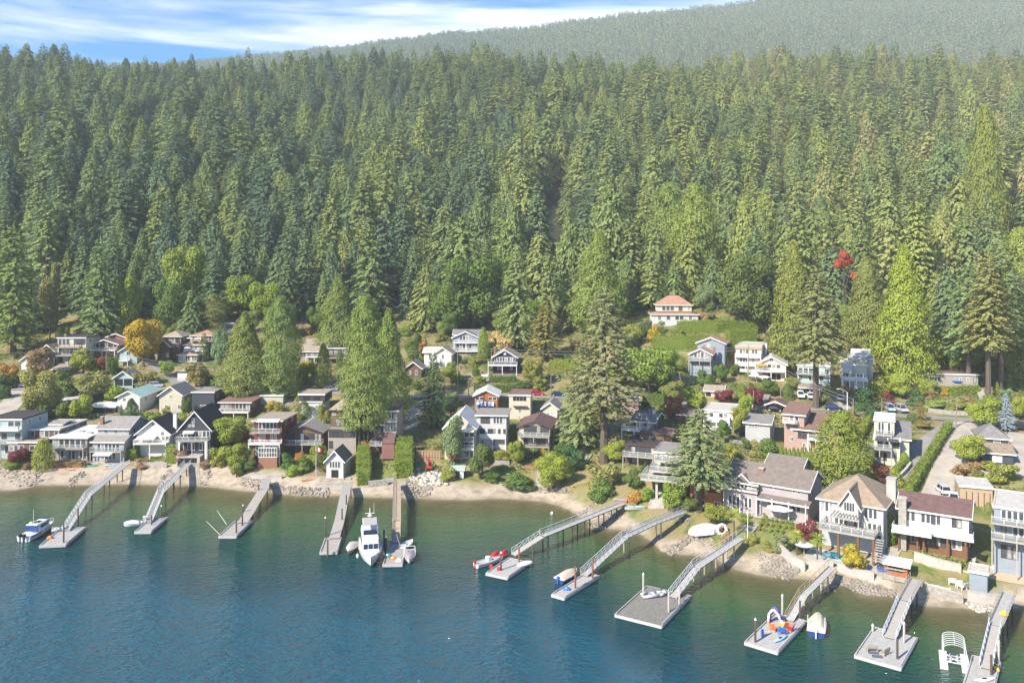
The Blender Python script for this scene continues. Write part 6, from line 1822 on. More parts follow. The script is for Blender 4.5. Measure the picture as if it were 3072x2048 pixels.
# ------------------------------------------------------------------ walls, steps, pool, fences
def wall(label, px, h, m, name='retaining_wall', th=.4, cap=True, group=None):
    P = [hit(*q) for q in px]
    o = thing(name, label, 'wall', P[0], 0, group)
    b = MB(); c = MB()
    for a, e in zip(P, P[1:]):
        d = (e - a); d.z = 0; d.normalize(); s = Vector((-d.y, d.x, 0)) * th
        a_, e_ = a - P[0], e - P[0]
        b.prism([a_ - Vector((0, 0, 1)), e_ - Vector((0, 0, 1)), e_ + Vector((0, 0, h)), a_ + Vector((0, 0, h))], s)
        if cap: c.prism([a_ + Vector((0, 0, h + .003)) - s * .15, e_ + Vector((0, 0, h + .003)) - s * .15, e_ + Vector((0, 0, h + .12)) - s * .15, a_ + Vector((0, 0, h + .12)) - s * .15], s * 1.3)
    b.build('wall', m, o)
    if cap: c.build('coping', M_CONC, o)
wall('low stone wall at the head of the beach below the white balcony house', [(140, 1398), (262, 1397)], .8, M_STONE); wall('low stone wall between the leftmost pier and the beach stairs', [(405, 1402), (500, 1404)], 1.3, M_STONE)
wall('concrete wall below the charcoal gabled house', [(555, 1402), (640, 1400)], 1.0, M_CONC); wall('curved concrete wall below the red house', [(752, 1436), (800, 1440), (845, 1436)], 1.0, M_CONC)
wall('concrete ramp wall in front of the boathouse', [(948, 1466), (1028, 1465)], 1.2, M_CONC); wall('stone wall at the foot of the dark lawn beside the narrow brown pier', [(1105, 1462), (1165, 1456)], 1.4, M_STONE)
wall('curved concrete seawall below the willow and the pool', [(2332, 1654), (2372, 1692), (2414, 1716)], 1.6, M_CONC, 'seawall'); wall('concrete seawall in front of the pool terrace', [(2424, 1702), (2500, 1706)], 1.3, M_CONC, 'seawall')
wall('concrete seawall between the pool and the beach bar', [(2512, 1712), (2560, 1728), (2622, 1742)], 1.4, M_CONC, 'seawall'); wall('stone seawall under the white slatted chairs', [(2768, 1778), (2830, 1796), (2890, 1812)], 1.5, M_STONE, 'seawall')
wall('concrete seawall below the grey plank shed', [(2902, 1800), (2960, 1810), (3010, 1816)], 1.5, M_CONC, 'seawall'); wall('pale stone terrace wall below the white and brown house', [(2742, 1682), (2812, 1704), (2884, 1722)], 1.6, mat('pale stone', (.50, .46, .40), rough=.9, var=.18, scale=1.5, bump=.6, bscale=3))
wall('roadside stone wall below the bungalow hedge', [(2785, 1236), (2850, 1244), (2905, 1246)], 1.0, M_STONE); wall('rock wall above the road left of the red car', [(1512, 1172), (1556, 1172)], 1.6, M_STONE, cap=False)
wall('retaining wall on the road side above the vaulted white roof', [(1340, 1196), (1412, 1194)], .8, M_CONC)
wall('grey concrete wall beside the lane under the red maple', [(2690, 1450), (2720, 1420), (2735, 1400)], 1.0, M_CONC)
wall('brick-red planted terrace wall by the orange shrub', [(1840, 1506), (1880, 1510)], .7, M_BRICK)
def steps(label, pb, pt, w, n, m, name='steps', z=True):
    a, b = hit(*pb), hit(*pt)
    d = b - a; hor = Vector((d.x, d.y, 0)); L = hor.length
    o = thing(name, label, 'steps', a, math.atan2(d.y, d.x))
    me = None
    for i in range(n):
        x0, x1 = L * i / n, L * (i + 1) / n
        zz = d.z * (i + 1) / n + .12
        MB().box(x0, x1 - .01, -w / 2, w / 2, zz - .5, zz).build('step', m, o)
    for s in (-1, 1): MB().prism([(0, s * w / 2, -.6), (L, s * w / 2, d.z - .6), (L, s * w / 2, d.z + .3), (0, s * w / 2, .3)], (0, s * .18, 0)).build('side_wall', m, o)
steps('broad concrete steps from the beach up to the pale terraced house', (1968, 1524), (1984, 1468), 3.0, 14, M_CONC)
steps('stone steps between the boxwood terraces', (2238, 1594), (2282, 1546), 2.6, 14, M_STONE)
steps('wooden steps right of the boathouse', (1042, 1440), (1046, 1416), 1.6, 8, M_GREYW); steps('long wooden stair climbing beside the low-gabled brown house', (860, 1292), (868, 1196), 1.6, 24, M_GREYW)
steps('concrete beach steps right of the white gabled cottage', (488, 1400), (484, 1384), 2.4, 7, M_CONC); steps('dark steps beside the narrow brown pier', (1170, 1452), (1170, 1434), 1.8, 7, M_GREYW)
steps('pale path of steps through the hedge in the middle beach garden', (1616, 1458), (1622, 1412), 1.2, 12, M_CONC); steps('timber steps below the tan low-gabled house', (1618, 1414), (1630, 1392), 1.8, 8, mat('cedar boards', (.30, .17, .09), rough=.8))
steps('garden stair going down beside the big fir', (1745, 1398), (1768, 1362), 1.3, 12, M_STONE); steps('white handrail stair up to the navy cottage', (1473, 1168), (1462, 1122), 1.2, 12, M_CONC)
steps('steep stair at the right end of the long bungalow', (2948, 1196), (2938, 1166), 1.5, 10, M_GREYW); steps('steps on the right of the pale stone terrace wall', (2896, 1716), (2908, 1672), 1.8, 10, M_CONC)
steps('timber steps beside the beach bar', (2664, 1664), (2676, 1642), 3.2, 6, M_GREYW)
# pool and terraces
def slab_at(name, label, o, rz, w, d, z, m, cat, th=.15):
    r = thing(name, label, cat, (o[0], o[1], z), rz)
    MB().box(0, w, 0, d, -th, 0).build('paving', m, r)
    return r
zt = POOL.z + .27
M_PAVE = mat('paving', (.44, .40, .36), rough=.9, var=.12, scale=.8, bump=.3)
M_POOL = mat('pool water', (.06, .50, .62), rough=.05, var=.08, scale=.8, spec=.6, bump=.3, bscale=3)
o = thing('swimming_pool', 'turquoise kidney-shaped swimming pool behind the yellow tree', 'pool', (POOL.x, POOL.y, zt), R(-33))
MB().box(-.2, 12.4, -.2, 6.6, -.2, 0).build('terrace', M_PAVE, o)
rgp = [(4.9 + 4.3 * math.cos(a * .2618) * (1 + .12 * math.cos(a * .5236)), 3.6 + 1.9 * math.sin(a * .2618)) for a in range(24)]
MB().prism([(x, y, .004) for x, y in rgp], (0, 0, .06)).build('water', M_POOL, o)
b = MB(); b.path([(x, y_, .07) for x, y_ in rgp + rgp[:1]], .14, 5); b.build('coping', M_CONC, o)
o = thing('sun_lounger', 'blue air mattress at the right end of the pool', 'air mattress', POOL + Vector((11.6, -6.2, .32)), R(-20))
MB().box(-1, 1, -.45, .45, 0, .2).build('mattress', M_BLUEP, o); MB().box(-1, -.6, -.44, .44, .2, .3).build('pillow', M_BLUEP, o)
slab_at('patio', 'paved patio in front of the mauve-grey house', TERR7, R(-36), 15, 4, TERR7.z + .58, M_PAVE, 'patio')
slab_at('patio', 'sandy boarded patio at the right edge beside the plank shed', PAT10, R(-33), 11, 5.5, PAT10.z + .48, mat('tan boards', (.52, .40, .28), rough=.85, var=.1), 'patio')
def fence(label, px, h, m, gap=1.9, slats=3):
    P = [hit(*q) for q in px]
    o = thing('fence', label, 'fence', P[0])
    for a, e in zip(P, P[1:]):
        L = (e - a).length; n = max(1, round(L / gap))
        for i in range(n + 1):
            c = a.lerp(e, i / n) - P[0]
            MB().box(c.x - .06, c.x + .06, c.y - .06, c.y + .06, c.z - .5, c.z + h + .08).build('post', m, o)
        for k in range(slats):
            z0 = h * (.18 + .8 * k / slats)
            d = (e - a).normalized(); s = Vector((-d.y, d.x, 0)) * .05
            MB().prism([a - P[0] + s + Vector((0, 0, z0)), e - P[0] + s + Vector((0, 0, z0)), e - P[0] + s + Vector((0, 0, z0 + h / slats * .7)), a - P[0] + s + Vector((0, 0, z0 + h / slats * .7))], s * .6).build('board', m, o)
fence('grey board fence behind the wooden garage', [(2864, 1416), (2940, 1428), (3018, 1444)], 1.5, M_GREYW); fence('grey open railing below the beach bar', [(2648, 1738), (2718, 1752)], 1.1, M_GREYW, slats=2)
fence('white post fence on the seawall under the white chairs', [(2778, 1762), (2850, 1780)], .9, M_TRIM, slats=1); fence('wooden garden fence left of the grey clapboard house', [(2190, 1330), (2232, 1336)], 1.2, M_GREYW)
fence('dark wooden fence between the pool and the beach bar', [(2632, 1702), (2642, 1660)], 1.8, M_DARKW, slats=4); fence('white railing by the steps below the navy cottage', [(1424, 1128), (1464, 1132)], 1.0, M_TRIM, slats=2)
slab_at('deck', 'stepped brown timber deck in the middle beach garden', hit(1572, 1408), R(-8), 4.6, 3.2, hit(1572, 1408).z + .9, mat('cedar boards', (.30, .17, .09), rough=.8), 'deck', 1.2)
slab_at('deck', 'pale boarded terrace below the tall grey box house', hit(1470, 1392), R(-4), 5.0, 2.2, hit(1470, 1392).z + .8, M_GREYW, 'deck', 1.0)
# building site between the cedars
p = hit(1288, 1408)
o = thing('excavator', 'red mini excavator on the building site behind the boulders', 'excavator', p, R(95)); o.scale = (.8, .8, .8)
for s in (-1, 1): MB().box(-1.2, 1.2, s * .8 - .22, s * .8 + .22, 0, .55).build('track', M_BLACK, o)
MB().box(-1.1, .9, -.85, .85, .6, 1.25).build('body', M_RED, o); MB().box(-.7, .5, -.75, .2, 1.25, 2.5).build('cab', M_TINT, o); MB().box(-.75, .55, -.8, .25, 2.5, 2.6).build('roof', M_RED, o)
b = MB(); b.tube((.8, .4, 1.1), (1.9, .4, 3.6), .18, n=6); b.tube((1.9, .4, 3.6), (3.2, .4, 2.4), .14, n=6); b.build('arm', M_RED, o); MB().box(3.0, 3.5, 0, .8, 1.9, 2.5).build('bucket', M_DARKW, o)
M_PLY = mat('raw timber', (.45, .30, .19), rough=.85, var=.18)
p = hit(1250, 1385)
o = thing('timber_shoring', 'raw timber shoring wall on the building site', 'shoring', p, R(-3))
for i in range(9): MB().box(i * .75, i * .75 + .16, 0, .16, -.5, 3.2 - .15 * (i % 3)).build('post', M_PLY, o)
for k in range(5): MB().box(-.1, 6.4, .17, .24, .1 + k * .6, .55 + k * .6).build('plank', M_PLY, o)
# ------------------------------------------------------------------ garden plants
GAIN = 1.5
CLR = dict(g=(.080, .122, .030), y=(.178, .208, .034), a=(.40, .29, .035), o=(.30, .165, .045), r=(.38, .10, .05), m=(.165, .040, .045), d=(.048, .088, .030), u=(.175, .170, .052), l=(.140, .185, .032),
           n=(.20, .135, .070), b=(.20, .26, .27), t=(.38, .27, .125), c=(.150, .185, .042), e=(.135, .170, .046), f=(.140, .172, .070), p=(.13, .17, .075), k=(.26, .095, .05))
CLR = {k: tuple(min(c * (GAIN if k not in 'amrk' else 1.05), .62) for c in v) for k, v in CLR.items()}
rg = np.random.default_rng(11)
def broad_crown(name, n, lobes, leaf, rng, sq=.8, base=.12):
    """unit crown, 1 wide and 1 high: leaf clumps spread over several uneven lobes"""
    LB = [(np.array([0, 0, .55]), .30)]
    for k in range(lobes):
        a = k * 2.399 + rng.uniform(-.4, .4); rr = rng.uniform(.16, .30); z = rng.uniform(base + .18, .86)
        LB.append((np.array([rr * math.cos(a), rr * math.sin(a), z]), rng.uniform(.14, .23)))
    P, D, Nn, L = [], [], [], []
    while len(P) < n:
        c, r = LB[rng.integers(0, len(LB))]
        v = rng.normal(0, 1, 3); v /= np.linalg.norm(v)
        q = c + v * r * rng.uniform(.72, 1.06) * np.array([1, 1, sq])
        if q[2] < base - .08: continue
        if any(np.linalg.norm((q - c2) / r2) < .7 for c2, r2 in LB): continue
        nrm = v + rng.normal(0, .38, 3) + np.array([0, 0, .25])
        d = np.cross(nrm, rng.normal(0, 1, 3)) + np.array([0, 0, -.35])
        P.append(q); D.append(d); Nn.append(nrm); L.append(leaf * rng.uniform(.7, 1.4))
    V, Fq = cards(P, D, Nn, L, np.array(L) * .85)
    return np_mesh(name, V, Fq, M_LEAF)
BROAD = [broad_crown('crown', 3800, 11 + k, .046, rg, .85, .10) for k in range(4)]
BIG = [broad_crown('crown', 7500, 18 + k, .034, rg, .85, .05) for k in range(3)]
SHRUB = [broad_crown('crown', 2000, 8, .060, rg, .85, .0) for k in range(3)]
def column_crown(name, n, leaf, rng, pw=.6):
    P, D, Nn, L = [], [], [], []
    for _ in range(n):
        t = rng.random() ** .9; a = rng.uniform(0, 6.283)
        r = .5 * (min(1, (1 - t) * 1.9) ** pw) * min(1, .72 + t * 2) * rng.uniform(.82, 1.05)
        P.append([r * math.cos(a), r * math.sin(a), t]); D.append([math.cos(a) * .25, math.sin(a) * .25, rng.choice((1, -.7))])
        Nn.append([math.cos(a) + rng.normal(0, .35), math.sin(a) + rng.normal(0, .35), .35]); L.append(leaf * rng.uniform(.7, 1.4))
    V, Fq = cards(P, D, Nn, L, np.array(L) * .7)
    return np_mesh(name, V, Fq, M_LEAF)
COLUMN = [column_crown('crown', 1600, .06, rg), column_crown('crown', 1600, .06, rg, .45)]
def conifer_unit(*a, **k):
    me = conifer_crown(*a, **k)
    return me
CEDAR = [cedar_crown('crown', 24, 4.8, 15000, .42, M_LEAF, rg, .55, .26, .01, 1.7), cedar_crown('crown', 24, 4.8, 15000, .42, M_LEAF, rg, .5, .28, .01, 2.2), cedar_crown('crown', 24, 4.8, 15000, .42, M_LEAF, rg, .7, .24, .01, 1.3)]
FIRG = [conifer_crown('crown', 24, 5.0, 1.5, .35, 1.15, rg, M_LEAF, up=.25, prof=.66, card=.46, gaps=.12), conifer_crown('crown', 24, 5.0, 2, .3, 1.1, rg, M_LEAF, up=.3, prof=.58, card=.46, gaps=.2)]
T_UNIT = trunk_mesh('trunk', .62, .022, 0, 5, None, .34)
T_CON = trunk_mesh('trunk', 23, .38)
def plant(kind, px, yb, yt, w, col, label, group=None, name=None, cat=None, trunk=None):
    p = hit(px, yb); Y = p.y
    h = (yb - yt) * Y / F * 1.03; wm = w * Y / F * 1.12
    nm, ct = {'tree': ('broadleaf_tree', 'tree'), 'big': ('broadleaf_tree', 'tree'), 'shrub': ('shrub', 'shrub'), 'col': ('columnar_shrub', 'shrub'), 'cedar': ('cedar_tree', 'tree'), 'fir': ('fir_tree', 'tree')}[kind]
    o = thing(name or nm, label, cat or ct, p, rg.uniform(0, 6.28), group)
    c = (*[v * f for v, f in zip(CLR[col], rg.uniform(.9, 1.1, 3))], 1)
    if kind in ('tree', 'big', 'shrub', 'col'):
        me = {'tree': BROAD, 'big': BIG, 'shrub': SHRUB, 'col': COLUMN}[kind]
        cr = link('crown', me[rg.integers(0, len(me))], o)
        k = {'tree': 1.03, 'big': 1.0}.get(kind, 1.0)
        cr.scale = (wm * k, wm * k, h * (1.12 if kind == 'shrub' else 1.02))
        if kind in ('tree', 'big'):
            tr = link('trunk', T_UNIT, o); tr.scale = (wm * 1.4, wm * 1.4, h * (1.4 if trunk else 1))
            if trunk: cr.scale.z = h * (1 - trunk) * 1.05; cr.location.z = h * trunk
        else:
            cr.location.z = -.1 * h if kind == 'shrub' else -.05
            st = link('stem', T_UNIT, o); st.scale = (wm, wm, h * .7)
    else:
        me = CEDAR if kind == 'cedar' else FIRG
        z0 = (trunk or 0)
        cr = link('crown', me[rg.integers(0, len(me))], o)
        cr.scale = (wm / 9.6, wm / 9.6, h * (1 - z0) / 24); cr.location.z = h * z0
        tr = link('trunk', T_CON, o); tr.scale = (max(wm / 9.0, .8), max(wm / 9.0, .8), h / 24)
    cr.color = c
    return o

PL = [
 # left gardens, upper
 ('big', 430, 1098, 960, 112, 'a', 'golden yellow-orange maple between the teal and brown upper houses'), ('tree', 373, 1050, 967, 56, 'u', 'pale olive tree just left of the golden maple'),
 ('tree', 250, 1128, 1045, 88, 'y', 'round yellow-green tree below the rose-brown house'), ('tree', 292, 1122, 1072, 52, 'k', 'small rust-red tree beside the round yellow-green one'), ('big', 128, 1255, 1112, 116, 'u', 'large pale olive-yellow tree left of the dark green dome'),
 ('shrub', 196, 1188, 1104, 72, 'g', 'dense dark green dome tree above the pale shed'), ('tree', 284, 1208, 1116, 98, 'u', 'broad olive-brown tree below the sloping lawn'), ('tree', 238, 1258, 1188, 62, 'y', 'yellow tree left of the white carport'),
 ('shrub', 122, 1260, 1196, 84, 'g', 'dark leafy bush at the foot of the large olive-yellow tree'), ('shrub', 190, 1256, 1200, 50, 'e', 'olive bush between the yellow tree and the leafy bush'), ('tree', 118, 1140, 1042, 78, 'n', 'brownish sparse tree in front of the unfinished gabled house'),
 ('shrub', 28, 1148, 1088, 66, 'o', 'orange-tinted bushes at the left edge above the road'), ('shrub', 20, 1165, 1120, 60, 'd', 'dark hedge bush at the left edge by the road'), ('tree', 336, 1124, 1064, 40, 'g', 'slim green tree behind the teal garage'), ('shrub', 285, 1128, 1098, 34, 'y', 'yellow-green shrub between the olive tree and the teal garage'),
 ('shrub', 435, 1156, 1110, 76, 'u', 'olive-yellow shrub mass right of the teal garage'), ('tree', 498, 1128, 1080, 48, 'y', 'yellow-green shrub beside the branching lane'), ('cedar', 395, 1258, 1196, 42, 'd', 'dark bushy conifer in front of the mint-roofed house'), ('fir', 363, 1258, 1214, 20, 'f', 'tiny grey-green pine left of the dark bushy conifer'),
 ('shrub', 458, 1275, 1232, 50, 'y', 'yellow rounded bush left of the cream plain house'), ('shrub', 500, 1246, 1216, 30, 'y', 'small yellow-green bush in front of the cream plain house'), ('shrub', 430, 1266, 1232, 34, 'd', 'dark bush beside the yellow rounded bush'), ('shrub', 350, 1206, 1152, 74, 'y', 'yellow-green bank of shrubs below the teal garage'),
 ('tree', 588, 1160, 1084, 76, 'u', 'olive spreading tree in front of the three-tiered orange roofs'), ('tree', 661, 1110, 992, 52, 'p', 'pale green tree at the left of the street cedars'), ('fir', 612, 1082, 1000, 40, 'e', 'small conifer right of the three-tiered orange roofs'),
 ('cedar', 735, 1196, 944, 122, 'e', 'huge broad cedar on the street, left of the pair'), ('cedar', 842, 1190, 898, 92, 'e', 'huge tall cedar on the street, right of the pair'), ('tree', 558, 1250, 1190, 30, 'g', 'narrow green tree between the cream and navy houses'), ('shrub', 543, 1270, 1234, 38, 'y', 'yellow-green shrub above the charcoal gable'),
 # left front
 ('tree', 55, 1396, 1348, 60, 'm', 'small round maroon maple on the left shore'), ('shrub', 38, 1405, 1383, 50, 'l', 'low lime-green bush at the left shore'), ('col', 130, 1408, 1322, 54, 'y', 'tall yellow-green bush between the brown and the white balcony houses'), ('tree', 44, 1330, 1270, 46, 'd', 'dark green tree between the teal and the brown house'),
 ('shrub', 85, 1405, 1386, 40, 'n', 'brownish low bush on the left shore'), ('shrub', 430, 1398, 1372, 60, 'n', 'russet bush on the wall below the white gabled cottage'), ('shrub', 545, 1390, 1340, 50, 'n', 'twiggy grey-brown tree in front of the charcoal gable'), ('shrub', 615, 1402, 1378, 40, 'n', 'low brown bush right of the charcoal house'),
 ('big', 686, 1350, 1240, 104, 'y', 'big rounded yellow-green tree between the charcoal and the red house'), ('tree', 708, 1408, 1330, 90, 'y', 'spreading yellow-green bush below the big rounded tree'), ('shrub', 655, 1398, 1336, 56, 'y', 'yellow bush beside the charcoal house'), ('shrub', 709, 1426, 1374, 46, 'l', 'neat round green bush above the beach'),
 ('shrub', 732, 1326, 1284, 38, 'k', 'red-leaved shrub left of the red house'), ('shrub', 745, 1412, 1376, 50, 'g', 'green shrub at the foot of the red house'), ('shrub', 862, 1402, 1354, 44, 'g', 'dark green rounded shrub below the low-gabled brown house'), ('shrub', 897, 1378, 1354, 30, 'o', 'orange shrub in front of the low-gabled brown house'),
 ('shrub', 916, 1412, 1368, 48, 'g', 'green shrub left of the flagpole by the boathouse'), ('tree', 957, 1412, 1333, 50, 'l', 'bright green tree between the flagpole and the boathouse'), ('shrub', 935, 1390, 1364, 66, 'y', 'yellow-green hedge in front of the low-gabled brown house'), ('shrub', 885, 1424, 1394, 60, 'y', 'pale yellow bushes on the beach bank'),
 ('col', 970, 1160, 1040, 42, 'y', 'tall yellow-green ivy-clad column right of the long tan roof'), ('tree', 921, 1138, 1082, 58, 'y', 'light green tree below the long tan roof'), ('tree', 903, 1156, 1102, 44, 'l', 'bright green shrub right of the tall street cedar'), ('col', 912, 1260, 1206, 38, 'g', 'green egg-shaped shrub beside the black and white house'),
 ('tree', 978, 1308, 1216, 50, 'u', 'olive tree in front of the brown hip-roofed house'), ('shrub', 826, 1234, 1198, 52, 'a', 'yellow-orange shrub below the pale street shed'), ('shrub', 885, 1284, 1228, 40, 'y', 'yellow shrubs beside the long wooden stair'), ('shrub', 905, 1270, 1240, 40, 'g', 'low green bush below the egg-shaped shrub'), ('col', 1020, 1100, 1050, 20, 'g', 'slim dark cypress left of the cedar group'),
 # cedar group
 ('cedar', 1015, 1060, 832, 98, 'e', 'leftmost tall cedar of the central group, at the forest edge'), ('cedar', 1097, 1240, 895, 98, 'e', 'tall slender cedar in the middle of the central group'), ('cedar', 1165, 1262, 940, 104, 'c', 'yellow-green tall cedar on the right of the central group'),
 ('tree', 1240, 1092, 996, 52, 'g', 'green tree left of the small white house'), ('shrub', 1263, 1066, 1000, 50, 'o', 'tawny shrub behind the small white house'), ('fir', 1302, 1284, 1068, 90, 'd', 'dark pointed fir beside the building site'), ('tree', 1352, 1152, 1084, 60, 'l', 'leafy green tree below the small white house'), ('shrub', 1205, 1150, 1115, 60, 'g', 'green shrubs right of the cedar group'),
 ('col', 1450, 1076, 988, 30, 'l', 'bright green cypress column right of the grey-blue gabled house'), ('tree', 1505, 1060, 995, 80, 't', 'dry tan tree behind the navy cottage'), ('fir', 1635, 1082, 908, 92, 'u', 'drooping olive-brown conifer right of the navy cottage'), ('tree', 1600, 1156, 1070, 74, 'u', 'olive tree right of the navy cottage'),
 ('shrub', 1617, 1170, 1126, 54, 'y', 'lemon yellow shrub left of the red car'), ('tree', 1573, 1170, 1140, 50, 'g', 'green bush below the navy cottage hedge'), ('shrub', 1425, 1090, 1064, 50, 'u', 'mixed shrubs below the grey-blue gabled house'), ('shrub', 1440, 1150, 1126, 40, 'y', 'yellow shrub by the stair of the navy cottage'),
 ('tree', 1447, 1436, 1324, 80, 'g', 'dense green tree in front of the tall grey box house'), ('tree', 1550, 1400, 1320, 54, 'y', 'yellow-green tree left of the tan low-gabled house'), ('col', 1533, 1324, 1290, 24, 'y', 'small yellow column between the grey box and the tan house'), ('shrub', 1507, 1376, 1346, 56, 'y', 'pale hedge at the foot of the grey box house'),
 ('shrub', 1590, 1368, 1338, 66, 'g', 'green hedge under the deck of the tan low-gabled house'), ('shrub', 1628, 1362, 1344, 24, 'a', 'yellow flowering shrub at the right of the tan house deck'), ('shrub', 1342, 1440, 1402, 48, 'y', 'yellowish bush at the boulders of the building site'), ('tree', 1357, 1404, 1248, 60, 'p', 'thin grey-green birch in front of the cream four-storey house'),
 ('tree', 1353, 1250, 1176, 50, 'p', 'pale sparse tree above the cream four-storey house'), ('shrub', 1413, 1284, 1246, 34, 'y', 'yellow-green shrub right of the cream gable roof'), ('shrub', 1560, 1462, 1420, 110, 'g', 'sprawling ivy mound at the back of the middle beach'), ('shrub', 1475, 1440, 1412, 60, 'g', 'low green shrubs behind the teal canoe'),
 ('big', 1660, 1466, 1350, 108, 'y', 'large clipped yellow-green mass right of the path of steps'), ('shrub', 1728, 1408, 1330, 76, 'd', 'dark green shrubs under the big fir'), ('shrub', 1690, 1370, 1325, 60, 'g', 'green shrubs behind the large clipped mass'), ('tree', 1640, 1345, 1290, 40, 'g', 'green tree between the tan house and the big fir'),
 # big fir and its neighbours
 ('fir', 1812, 1390, 885, 230, 'f', 'giant grey-green fir with a bare trunk, the biggest garden tree', .22), ('fir', 1738, 1340, 1108, 140, 'f', 'broad lower fir standing left of the giant fir'),
 ('big', 1950, 1180, 1026, 180, 'l', 'large bright green dome tree right of the giant fir'), ('tree', 1888, 1048, 976, 70, 'y', 'yellow-green bush on the knoll left of the hedge'), ('shrub', 1935, 1008, 958, 44, 'd', 'dark bush in front of the orange-roofed knoll house'), ('shrub', 1964, 1026, 974, 48, 'a', 'golden-orange shrub below the knoll house'),
 ('shrub', 1925, 925, 866, 86, 'd', 'dark green domed tree left of the orange-roofed knoll house'), ('tree', 1995, 895, 868, 40, 'p', 'small pale tree behind the knoll house'), ('tree', 2023, 1268, 1188, 62, 'k', 'copper-red tree behind the brown shingled cottage'), ('tree', 2083, 1250, 1158, 72, 'y', 'lemon-yellow tree beside the white flat-roofed house'),
 ('tree', 2172, 1214, 1168, 64, 'm', 'maroon maple above the white flat-roofed house'), ('tree', 2015, 1205, 1142, 66, 'u', 'olive-yellow tree left of the leaning pole'), ('tree', 1868, 1080, 1010, 60, 'g', 'green tree between the giant fir and the knoll'), ('tree', 1860, 1170, 1105, 60, 'y', 'yellow-green bush behind the giant fir'),
 ('fir', 2097, 1532, 1232, 195, 'f', 'full grey-green fir in front of the pale terraced house', .24), ('tree', 1843, 1390, 1320, 66, 'y', 'yellow-green bush right of the giant trunk'), ('shrub', 1815, 1462, 1385, 116, 'u', 'weeping olive bush below the giant trunk'), ('shrub', 1800, 1494, 1436, 80, 'g', 'dark green clipped bush at the edge of the bay'),
 ('tree', 1897, 1466, 1408, 62, 'g', 'round green tree in front of the dark brown house'), ('col', 1935, 1432, 1390, 24, 'd', 'small dark cypress left of the pale terraced house'), ('shrub', 1902, 1510, 1470, 50, 'o', 'orange-red shrub at the end of the long white pier'), ('shrub', 1943, 1500, 1458, 46, 'l', 'light green shrub left of the broad concrete steps'),
 ('tree', 2020, 1530, 1450, 74, 'l', 'leafy green tree right of the broad concrete steps'), ('tree', 2074, 1534, 1494, 56, 'g', 'green shrub at the trunk of the full fir'), ('tree', 2147, 1570, 1510, 76, 'l', 'lush green bush in front of the orange timber house'),
 ('tree', 2120, 1170, 1112, 54, 'g', 'round green tree in front of the blue-grey gabled house'), ('tree', 2163, 1150, 1092, 42, 'g', 'green ball tree right of the blue-grey gabled house'), ('tree', 2204, 1128, 1090, 36, 'g', 'small ball tree at the white balcony house'), ('col', 2363, 1200, 1152, 30, 'g', 'clipped green block right of the cream gabled house'),
 ('tree', 2376, 1170, 1130, 44, 'u', 'olive shrub left of the white garage'), ('tree', 2308, 1194, 1136, 62, 'g', 'broad green shrub below the cream gabled house'), ('col', 2225, 1200, 1152, 32, 'l', 'bright lime shrub behind the utility pole'), ('tree', 2264, 1228, 1164, 56, 'm', 'dark maroon maple beside the carport'), ('tree', 2238, 1262, 1182, 48, 'y', 'yellow tree left of the carport'),
 ('tree', 2215, 1308, 1216, 48, 'y', 'yellow-green tree left of the grey clapboard house'), ('fir', 2448, 1224, 815, 170, 'f', 'very tall fir with a bare trunk by the two white garage cars', .28), ('shrub', 2308, 1374, 1318, 78, 'g', 'thick dark green hedge below the grey clapboard house'), ('shrub', 2268, 1368, 1318, 40, 'u', 'olive shrub below the grey clapboard house'),
 ('shrub', 2195, 1392, 1326, 44, 'y', 'yellow-green shrub right of the full fir'), ('shrub', 2212, 1410, 1372, 44, 'l', 'light green bush behind the orange timber house'), ('shrub', 2240, 1345, 1310, 30, 'g', 'green bush at the wooden garden fence'), ('tree', 2170, 1330, 1255, 50, 'g', 'dark green tree below the white flat-roofed house'),
 ('cedar', 2520, 1455, 1240, 140, 'l', 'bright yellow-green cedar between the pinkish and the modern house'), ('shrub', 2628, 1440, 1386, 84, 'k', 'orange-red maple behind the hip-roofed house'), ('shrub', 2424, 1618, 1552, 70, 'm', 'maroon maple left of the hip-roofed house'), ('shrub', 2482, 1618, 1586, 36, 'k', 'small red maple under the deck of the hip-roofed house'),
 ('tree', 2560, 1718, 1634, 78, 'a', 'yellow-leaved tree on the seawall in front of the pool'), ('shrub', 2345, 1654, 1594, 60, 'p', 'grey-green weeping willow shrub on the seawall'), ('shrub', 2256, 1630, 1598, 40, 'u', 'olive shrub at the foot of the tall white flagpole'), ('shrub', 2306, 1650, 1620, 42, 'u', 'trailing olive shrub left of the willow'),
 ('shrub', 2178, 1626, 1592, 38, 'n', 'red-brown shrub at the pier with the flagpole'), ('col', 2663, 1628, 1540, 44, 'l', 'bright green column between the hip-roofed and plum-roofed houses'), ('shrub', 2690, 1456, 1404, 48, 'y', 'yellow-green tree by the lane wall'), ('col', 2712, 1396, 1358, 30, 'y', 'clipped yellow shrub under the modern house'),
 ('shrub', 2600, 1400, 1376, 50, 'g', 'green shrubs below the modern house deck'), ('tree', 2905, 1392, 1302, 88, 'y', 'flat-topped yellow-green tree beside the long concrete drive'), ('shrub', 2908, 1420, 1382, 98, 'n', 'brownish hedge bushes behind the board fence'), ('shrub', 3004, 1440, 1383, 108, 'y', 'big rounded yellow-green bush at the right behind the fence'),
 ('tree', 2953, 1280, 1192, 100, 'y', 'bright yellow broad tree left of the blue spruce'), ('fir', 3016, 1292, 1186, 54, 'b', 'silvery blue spruce at the far right beside the yellow tree'), ('tree', 3056, 1260, 1188, 50, 'y', 'yellow tree at the right edge above the black car'), ('shrub', 2593, 1232, 1156, 58, 'd', 'dark green bush below the angular white house'), ('shrub', 2640, 1190, 1126, 76, 'y', 'yellow-green bushes right of the angular white house'),
